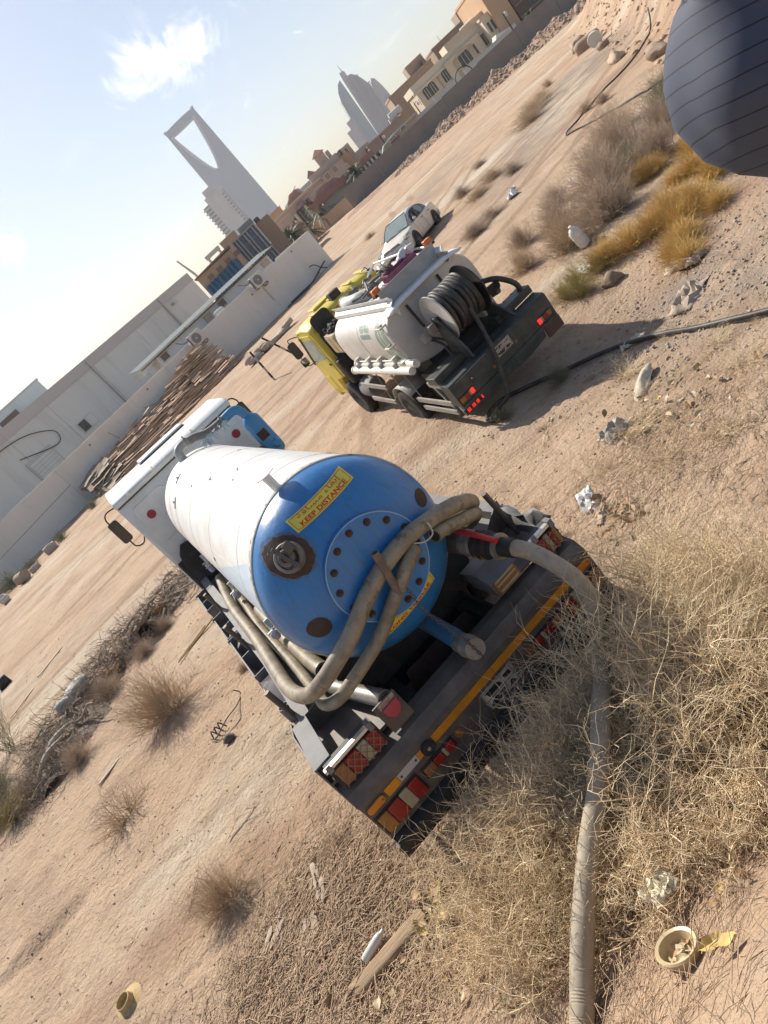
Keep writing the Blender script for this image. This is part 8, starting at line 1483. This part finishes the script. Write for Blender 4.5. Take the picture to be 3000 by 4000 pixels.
jm = MB(); jm.lathe([(.001, -.26), (.10, -.255), (.125, -.23), (.125, -.14), (.115, -.13), (.125, -.12), (.125, .02), (.115, .03), (.125, .04), (.122, .13), (.08, .20), (.028, .235), (.028, .27), (.001, .272)], axis='z', n=24); jg = thing('water_jug', 'white ribbed plastic water jug standing at the edge of the soft shrubs', 'jug', lie(6.55, 14.05, .28), (R(12), R(-14), 0)); obj('jug_body', jm, mat('milky_plastic', (.70, .70, .66), rough=.3), jg); obj('cap', MB().lathe([(.032, .25), (.033, .285), (.001, .288)], axis='z', n=16), pvc, jg)
for k in range(3):
    a, b = ((-3.05, 4.95), (-2.72, 4.70), (-2.55, 5.05))[k]; mb = MB(); r2 = random.Random(k + 40)
    for q in range(18):
        c = Vector((r2.gauss(0, .035), r2.gauss(0, .10), .008 + .003 * q)); mb.rock(c, (r2.uniform(.012, .032), r2.uniform(.04, .09), .006), k * 20 + q, n=2)
    solo('bark_flakes', mb, mat('pale_bark', (.46, .37, .28), (.33, .25, .185), sc=8, rough=.95), ('pile of pale flaky bark left of the straw mat', 'pile of pale flaky bark nearest the wooden post', 'pile of pale flaky bark above the straw mat')[k], 'bark', 'flaky bark piles', lie(a, b, .01), (0, 0, -.6 + .3 * k))
# dry leaves, each a thing
leaf_b = mat('brown_leaf', (.40, .26, .13), (.29, .175, .085), sc=20, rough=.7); leaf_y = mat('yellow_leaf', (.62, .46, .16), (.50, .36, .12), sc=20, rough=.65); leaf_p = mat('pale_leaf', (.58, .47, .30), (.46, .37, .23), sc=20, rough=.7)
def leaf_mesh(m, sd):
    r2 = random.Random(sd); mb = MB(); rows = []
    for i in range(7):
        t = i / 6; w_ = .032 * math.sin(math.pi * min(.985, .06 + t * .94)) ** .8; rows.append([Vector((-.05 + .105 * t, w_ * q, .012 + .016 * abs(q) * r2.uniform(.5, 1.6) + .014 * math.sin(t * 3 + sd) + .006 * q)) for q in (-1, -.5, 0, .5, 1)])
    mb.loft(rows, closed=False, caps=False); return mesh('dry_leaf', mb, m, 60)
LM = [leaf_mesh(m, k + 3 * i) for i, m in enumerate((leaf_b, leaf_y, leaf_p)) for k in range(2)]; r2 = random.Random(91)
def leaves(n, cx, cy, sx, sy, kinds, label, group, h=.02, s=(.5, .95)):
    for _ in range(n):
        x, y = r2.gauss(cx, sx), r2.gauss(cy, sy); o = bpy.data.objects.new('dry_leaf', LM[r2.choice(kinds)]); COL.objects.link(o); o.location = lie(x, y, r2.uniform(.01, h)); o.rotation_euler = (r2.uniform(-.6, .6), r2.uniform(-.6, .6), r2.uniform(0, 6.28)); q = r2.uniform(*s); o.scale = (q, q, q); tag(o, label, 'leaf', group)
leaves(26, -1.66, 4.02, .12, .12, (0, 1, 0, 2), 'one of the curled brown leaves heaped on the end of the wooden post', 'brown leaves at the wooden post', .12, (.7, 1.3)); leaves(9, -1.62, 4.42, .07, .09, (2, 3), 'one of the bright yellow leaves beside the tanker corner', 'yellow leaves by the tanker corner', .05, (.3, .6)); leaves(34, -1.35, 3.3, .33, .38, (0, 1, 3, 4, 5), 'one of the dry leaves strewn through the straw below the thorn bush', 'dry leaves in the straw', .05); leaves(18, 1.60, 6.05, .13, .22, (0, 1, 0), 'one of the brown leaves heaped at the right end of the tanker', 'brown leaves at the right end of the tanker', .14, (.8, 1.3)); leaves(30, 3.25, 7.0, .30, .42, (0, 0, 2, 4, 5), 'one of the dry leaves heaped in the scrub at the right', 'dry leaves in the right scrub', .08, (.6, 1.1)); leaves(16, -.1, 2.3, .30, .22, (0, 2, 4), 'one of the dry leaves around the cream plastic tub', 'dry leaves around the plastic tub', .05, (.4, .75)); leaves(7, -.35, 2.07, .03, .03, (0, 4, 5), 'one of the dry leaves lying inside the cream plastic tub', 'dry leaves inside the plastic tub', .06, (.5, .8)); leaves(3, -.22, 1.88, .04, .05, (2, 3), 'one of the long yellow leaves near the bottom right corner', 'long yellow leaves at the bottom right', .06, (.7, 1.0)); leaves(10, -2.3, 3.85, .25, .12, (4, 5, 0), 'one of the pale leaves on the ground at the bottom edge', 'pale leaves at the bottom edge', .05)
# twigs lying about
for k, (x, y, L_, a, lab) in enumerate(((-3.5, 6.6, .42, .7, 'forked dark twig above the fuzzy shrub'), (-3.0, 5.9, .3, .6, 'short dark twig below the forked one'), (-5.0, 6.5, .35, .3, 'small black twig on the bare sand at lower left'), (-6.4, 8.9, .25, .9, 'tiny black scrap above the trench'), (-4.1, 6.2, .4, 1.0, 'thin twig left of the fuzzy shrub'), (1.0, 8.4, .8, .6, 'long thin pale twig on the sand between the two trucks'), (2.2, 9.0, .55, .8, 'pale twig below the loop of the black hose'), (-2.0, 5.9, .25, .2, 'pale little stick left of the tanker corner'))):
    sg = []; rr = random.Random(k + 300); grow(sg, Vector((0, 0, .02)), Vector((math.cos(a), math.sin(a), .02)), L_, .008, 1, rr, 45, -.02, 10, 5, .5, .35); o = bpy.data.objects.new('twig', segs_mesh('twig', np.array(sg), straw_m if k < 5 else twig_m)); COL.objects.link(o); o.location = lie(x, y); tag(o, lab, 'twig')
# thin hose lying in a V on the far right, black pipe piece at left edge
mb = MB(); vp = spline([(24.0, 33.5, 1.2), (21.5, 30.6, .25), (18.65, 28.2, .06), (16.2, 27.2, .06), (14.2, 26.2, .06), (13.55, 25.5, .06), (13.75, 24.4, .06), (13.95, 22.4, .06), (14.6, 20.8, .06), (16.8, 20.4, .06)], 8)
mb.tube([Vector((p.x, p.y, gz(p.x, p.y) + .03)) for p in vp], .028, 8); solo('thin_hose', mb, hosed, 'thin dark hose lying in a long V over the pale sand at right', 'hose')
solo('black_can', MB().lathe([(.001, -.2), (.17, -.2), (.18, 0), (.17, .2), (.001, .2)], axis='x', n=18), black, 'round black can cut off by the left edge of the photo', 'can', None, lie(-11.9, 22.0, .16), (0, 0, .5))
# ================================================================== PERSON BESIDE THE CAMERA
sk = bpy.data.materials.new('navy_pinstripe'); sk.use_nodes = True; t = sk.node_tree; b = t.nodes['Principled BSDF']; b.inputs['Roughness'].default_value = .75
tcn = t.nodes.new('ShaderNodeTexCoord'); dtn = t.nodes.new('ShaderNodeVectorMath'); dtn.operation = 'DOT_PRODUCT'; dtn.inputs[1].default_value = (14, 6, 54); t.links.new(tcn.outputs['Object'], dtn.inputs[0])
nzs = t.nodes.new('ShaderNodeTexNoise'); nzs.inputs['Scale'].default_value = 5; t.links.new(tcn.outputs['Object'], nzs.inputs['Vector']); mad = t.nodes.new('ShaderNodeMath'); mad.operation = 'MULTIPLY_ADD'; mad.inputs[1].default_value = 1.6; t.links.new(nzs.outputs['Fac'], mad.inputs[0]); t.links.new(dtn.outputs['Value'], mad.inputs[2])
m1 = t.nodes.new('ShaderNodeMath'); m1.operation = 'FRACT'; t.links.new(mad.outputs[0], m1.inputs[0]); m2 = t.nodes.new('ShaderNodeMath'); m2.operation = 'GREATER_THAN'; m2.inputs[1].default_value = .91; t.links.new(m1.outputs[0], m2.inputs[0])
wv = t.nodes.new('ShaderNodeTexNoise'); wv.inputs['Scale'].default_value = 9; wv.inputs['Detail'].default_value = 4; t.links.new(tcn.outputs['Object'], wv.inputs['Vector']); mrn = t.nodes.new('ShaderNodeMix'); mrn.data_type = 'RGBA'; t.links.new(wv.outputs['Fac'], mrn.inputs[0]); mrn.inputs[6].default_value = (.035, .045, .075, 1); mrn.inputs[7].default_value = (.06, .07, .105, 1)
mx = t.nodes.new('ShaderNodeMix'); mx.data_type = 'RGBA'; t.links.new(m2.outputs[0], mx.inputs[0]); t.links.new(mrn.outputs[2], mx.inputs[6]); mx.inputs[7].default_value = (.012, .014, .024, 1); t.links.new(mx.outputs[2], b.inputs['Base Color'])
skin = mat('skin', (.36, .20, .13), rough=.55); trous = mat('dark_trousers', (.03, .032, .038), rough=.8); hair = mat('black_hair', (.012, .010, .009), rough=.6)
px0, py0 = 1.13, .46; pz0 = gz(px0, py0)
pr = thing('person', 'person in a navy pinstriped shirt with raised bent arm at the top right', 'person', (px0, py0, pz0))
def skinned(name, verts, edges, radii, m, parent, root=0, sub=2):
    me = bpy.data.meshes.new(name); me.from_pydata(verts, edges, []); me.materials.append(m); o = bpy.data.objects.new(name, me); COL.objects.link(o); o.parent = parent; md = o.modifiers.new('skin', 'SKIN')
    for v, r_ in zip(me.skin_vertices[0].data, radii): v.radius = r_ if isinstance(r_, tuple) else (r_, r_)
    me.skin_vertices[0].data[root].use_root = True; md.use_smooth_shade = True; s_ = o.modifiers.new('sub', 'SUBSURF'); s_.levels = sub; s_.render_levels = sub; return o
EL = Vector((.646, .748, 3.775)) - Vector((px0, py0, pz0)); SHL = Vector((-.17, .03, 1.44)); SHR = Vector((.18, -.06, 1.42)); hdp = Vector((.0, .02, 1.66)); WR = Vector((-.375, .23, 1.99))
bvx = [(0, 0, .95), (0, -.01, 1.15), (0, 0, 1.36), (0, .01, 1.50), (0, .025, 1.60), (0, .03, 1.74), tuple(SHL), tuple(EL), tuple(WR), tuple(WR + Vector((.05, -.06, .05))), tuple(SHR), (.25, .02, 1.15), (.22, .16, .93), (-.10, 0, .92), (-.12, .02, .50), (-.13, 0, .09), (-.14, .13, .04), (.10, 0, .92), (.12, .03, .50), (.13, 0, .09), (.15, .13, .04)]
bed = [(0, 1), (1, 2), (2, 3), (3, 4), (4, 5), (2, 6), (6, 7), (7, 8), (8, 9), (2, 10), (10, 11), (11, 12), (0, 13), (13, 14), (14, 15), (15, 16), (0, 17), (17, 18), (18, 19), (19, 20)]
brd = [.135, .12, .14, .058, .085, .075, .062, .045, .032, .036, .062, .044, .03, .085, .06, .042, .035, .085, .06, .042, .035]
skinned('body', bvx, bed, brd, skin, pr)
hf = MB(); hf.rock((0, .015, 1.715), (.088, .10, .10), 2, n=3); obj('hair', hf, hair, pr, smooth=80)
fc = MB(); fc.rock((0, .125, 1.645), (.014, .022, .022), 1, n=2)
for s in (-1, 1): fc.rock((s * .088, .03, 1.65), (.012, .022, .032), 3, n=2)
obj('face_features', fc, skin, pr, smooth=80)
for s in (-1, 1): obj('eye', MB().rock((s * .032, .108, 1.672), (.012, .008, .008), 5, n=2), inkblack, pr, smooth=80)
def fingers(name, wr, d, side, nrm_):
    mb = MB(); base = wr + d * .055
    for k in range(4):
        p = base + side * (-.03 + .02 * k); l_ = (.07, .08, .076, .06)[k]; mb.tube(spline([p - d * .02, p + d * l_ * .45 + nrm_ * .004, p + d * l_ * .75 + nrm_ * .016, p + d * l_ * .9 + nrm_ * .034], 3), [.0095, .0095, .009, .009, .0088, .0085, .008, .008, .0075, .007], 7)
    t0 = wr + side * -.03 + d * .01; mb.tube(spline([t0, t0 + side * -.022 + d * .025, t0 + side * -.026 + d * .06], 3), [.012, .012, .011, .0105, .010, .009, .008], 7); mb.rock(wr + d * .03, (.032, .032, .030), 7, n=2); return obj(name, mb, skin, pr, smooth=70)
fingers('left_hand', WR + Vector((.03, -.03, .03)), Vector((.6, -.5, .3)).normalized(), Vector((0, .5, .86)).normalized(), Vector((.5, .3, -.4)).normalized()); fingers('right_hand', Vector((.22, .18, .90)), Vector((0, .25, -.95)).normalized(), Vector((0, .95, .25)).normalized(), Vector((-1, 0, 0)))
# shirt: torso, wide raised sleeve, other sleeve; the stripe attribute runs round each tube
def cloth_tube(name, pts, radii, n, stripes, seed, wr_=.06, flat=1.0):
    mb = MB(); P = spline(pts, 10); k = len(P); rs = np.interp(np.linspace(0, 1, k), np.linspace(0, 1, len(radii)), radii); prev = None; rings = []; r2 = random.Random(seed); ph = [r2.uniform(0, 6) for _ in range(6)]
    for i, p in enumerate(P):
        tt = (P[min(i + 1, k - 1)] - P[max(i - 1, 0)]).normalized(); a = Vector((0, 0, 1)) if prev is None and abs(tt.z) < .9 else (Vector((1, 0, 0)) if prev is None else prev); u = (a - tt * a.dot(tt)).normalized(); prev = u; v = tt.cross(u)
        rings.append([p + (u * math.cos(2 * math.pi * j / n) + v * math.sin(2 * math.pi * j / n) * flat) * rs[i] * (1 + wr_ * math.sin(3 * 2 * math.pi * j / n + ph[0] + i * .35) + wr_ * .8 * math.sin(i * .55 + ph[1] + 2 * 2 * math.pi * j / n) + wr_ * .35 * math.sin(5 * 2 * math.pi * j / n - i * .5 + ph[2])) for j in range(n)])
    mb.loft(rings, caps=False); o = obj(name, mb, sk, pr, smooth=80); o.modifiers.new('thick', 'SOLIDIFY').thickness = .003; return o
cloth_tube('shirt_torso', [(0, 0, .86), (0, -.01, 1.05), (0, 0, 1.25), (0, .005, 1.42), (0, .01, 1.50)], [.21, .20, .215, .19, .075], 40, 60, 1, .02, .72)
cloth_tube('sleeve', [tuple(SHL + Vector((.06, 0, -.02))), tuple(SHL.lerp(EL, .35) + Vector((0, 0, .01))), tuple(SHL.lerp(EL, .8)), tuple(EL + Vector((-.02, .012, .01))), tuple(EL + Vector((.02, -.015, .085))), tuple(EL.lerp(WR, .45)), tuple(EL.lerp(WR, .88))], [.125, .12, .11, .10, .10, .098, .085], 44, 34, 4, .075)
cloth_tube('sleeve', [tuple(SHR + Vector((-.05, 0, 0))), (.22, -.02, 1.30), (.255, .02, 1.15), (.24, .09, 1.03), (.222, .155, .94)], [.11, .085, .07, .06, .05], 36, 24, 6, .05)
skinned('trousers', [(0, 0, .98), (-.10, 0, .90), (-.12, .02, .50), (-.13, 0, .12), (.10, 0, .90), (.12, .03, .50), (.13, 0, .12)], [(0, 1), (1, 2), (2, 3), (0, 4), (4, 5), (5, 6)], [.15, .11, .085, .075, .11, .085, .075], trous, pr)
for s in (-1, 1): obj('shoe', MB().rock((s * .14, .07, .04), (.05, .14, .05), 8, n=3), inkblack, pr, smooth=80)
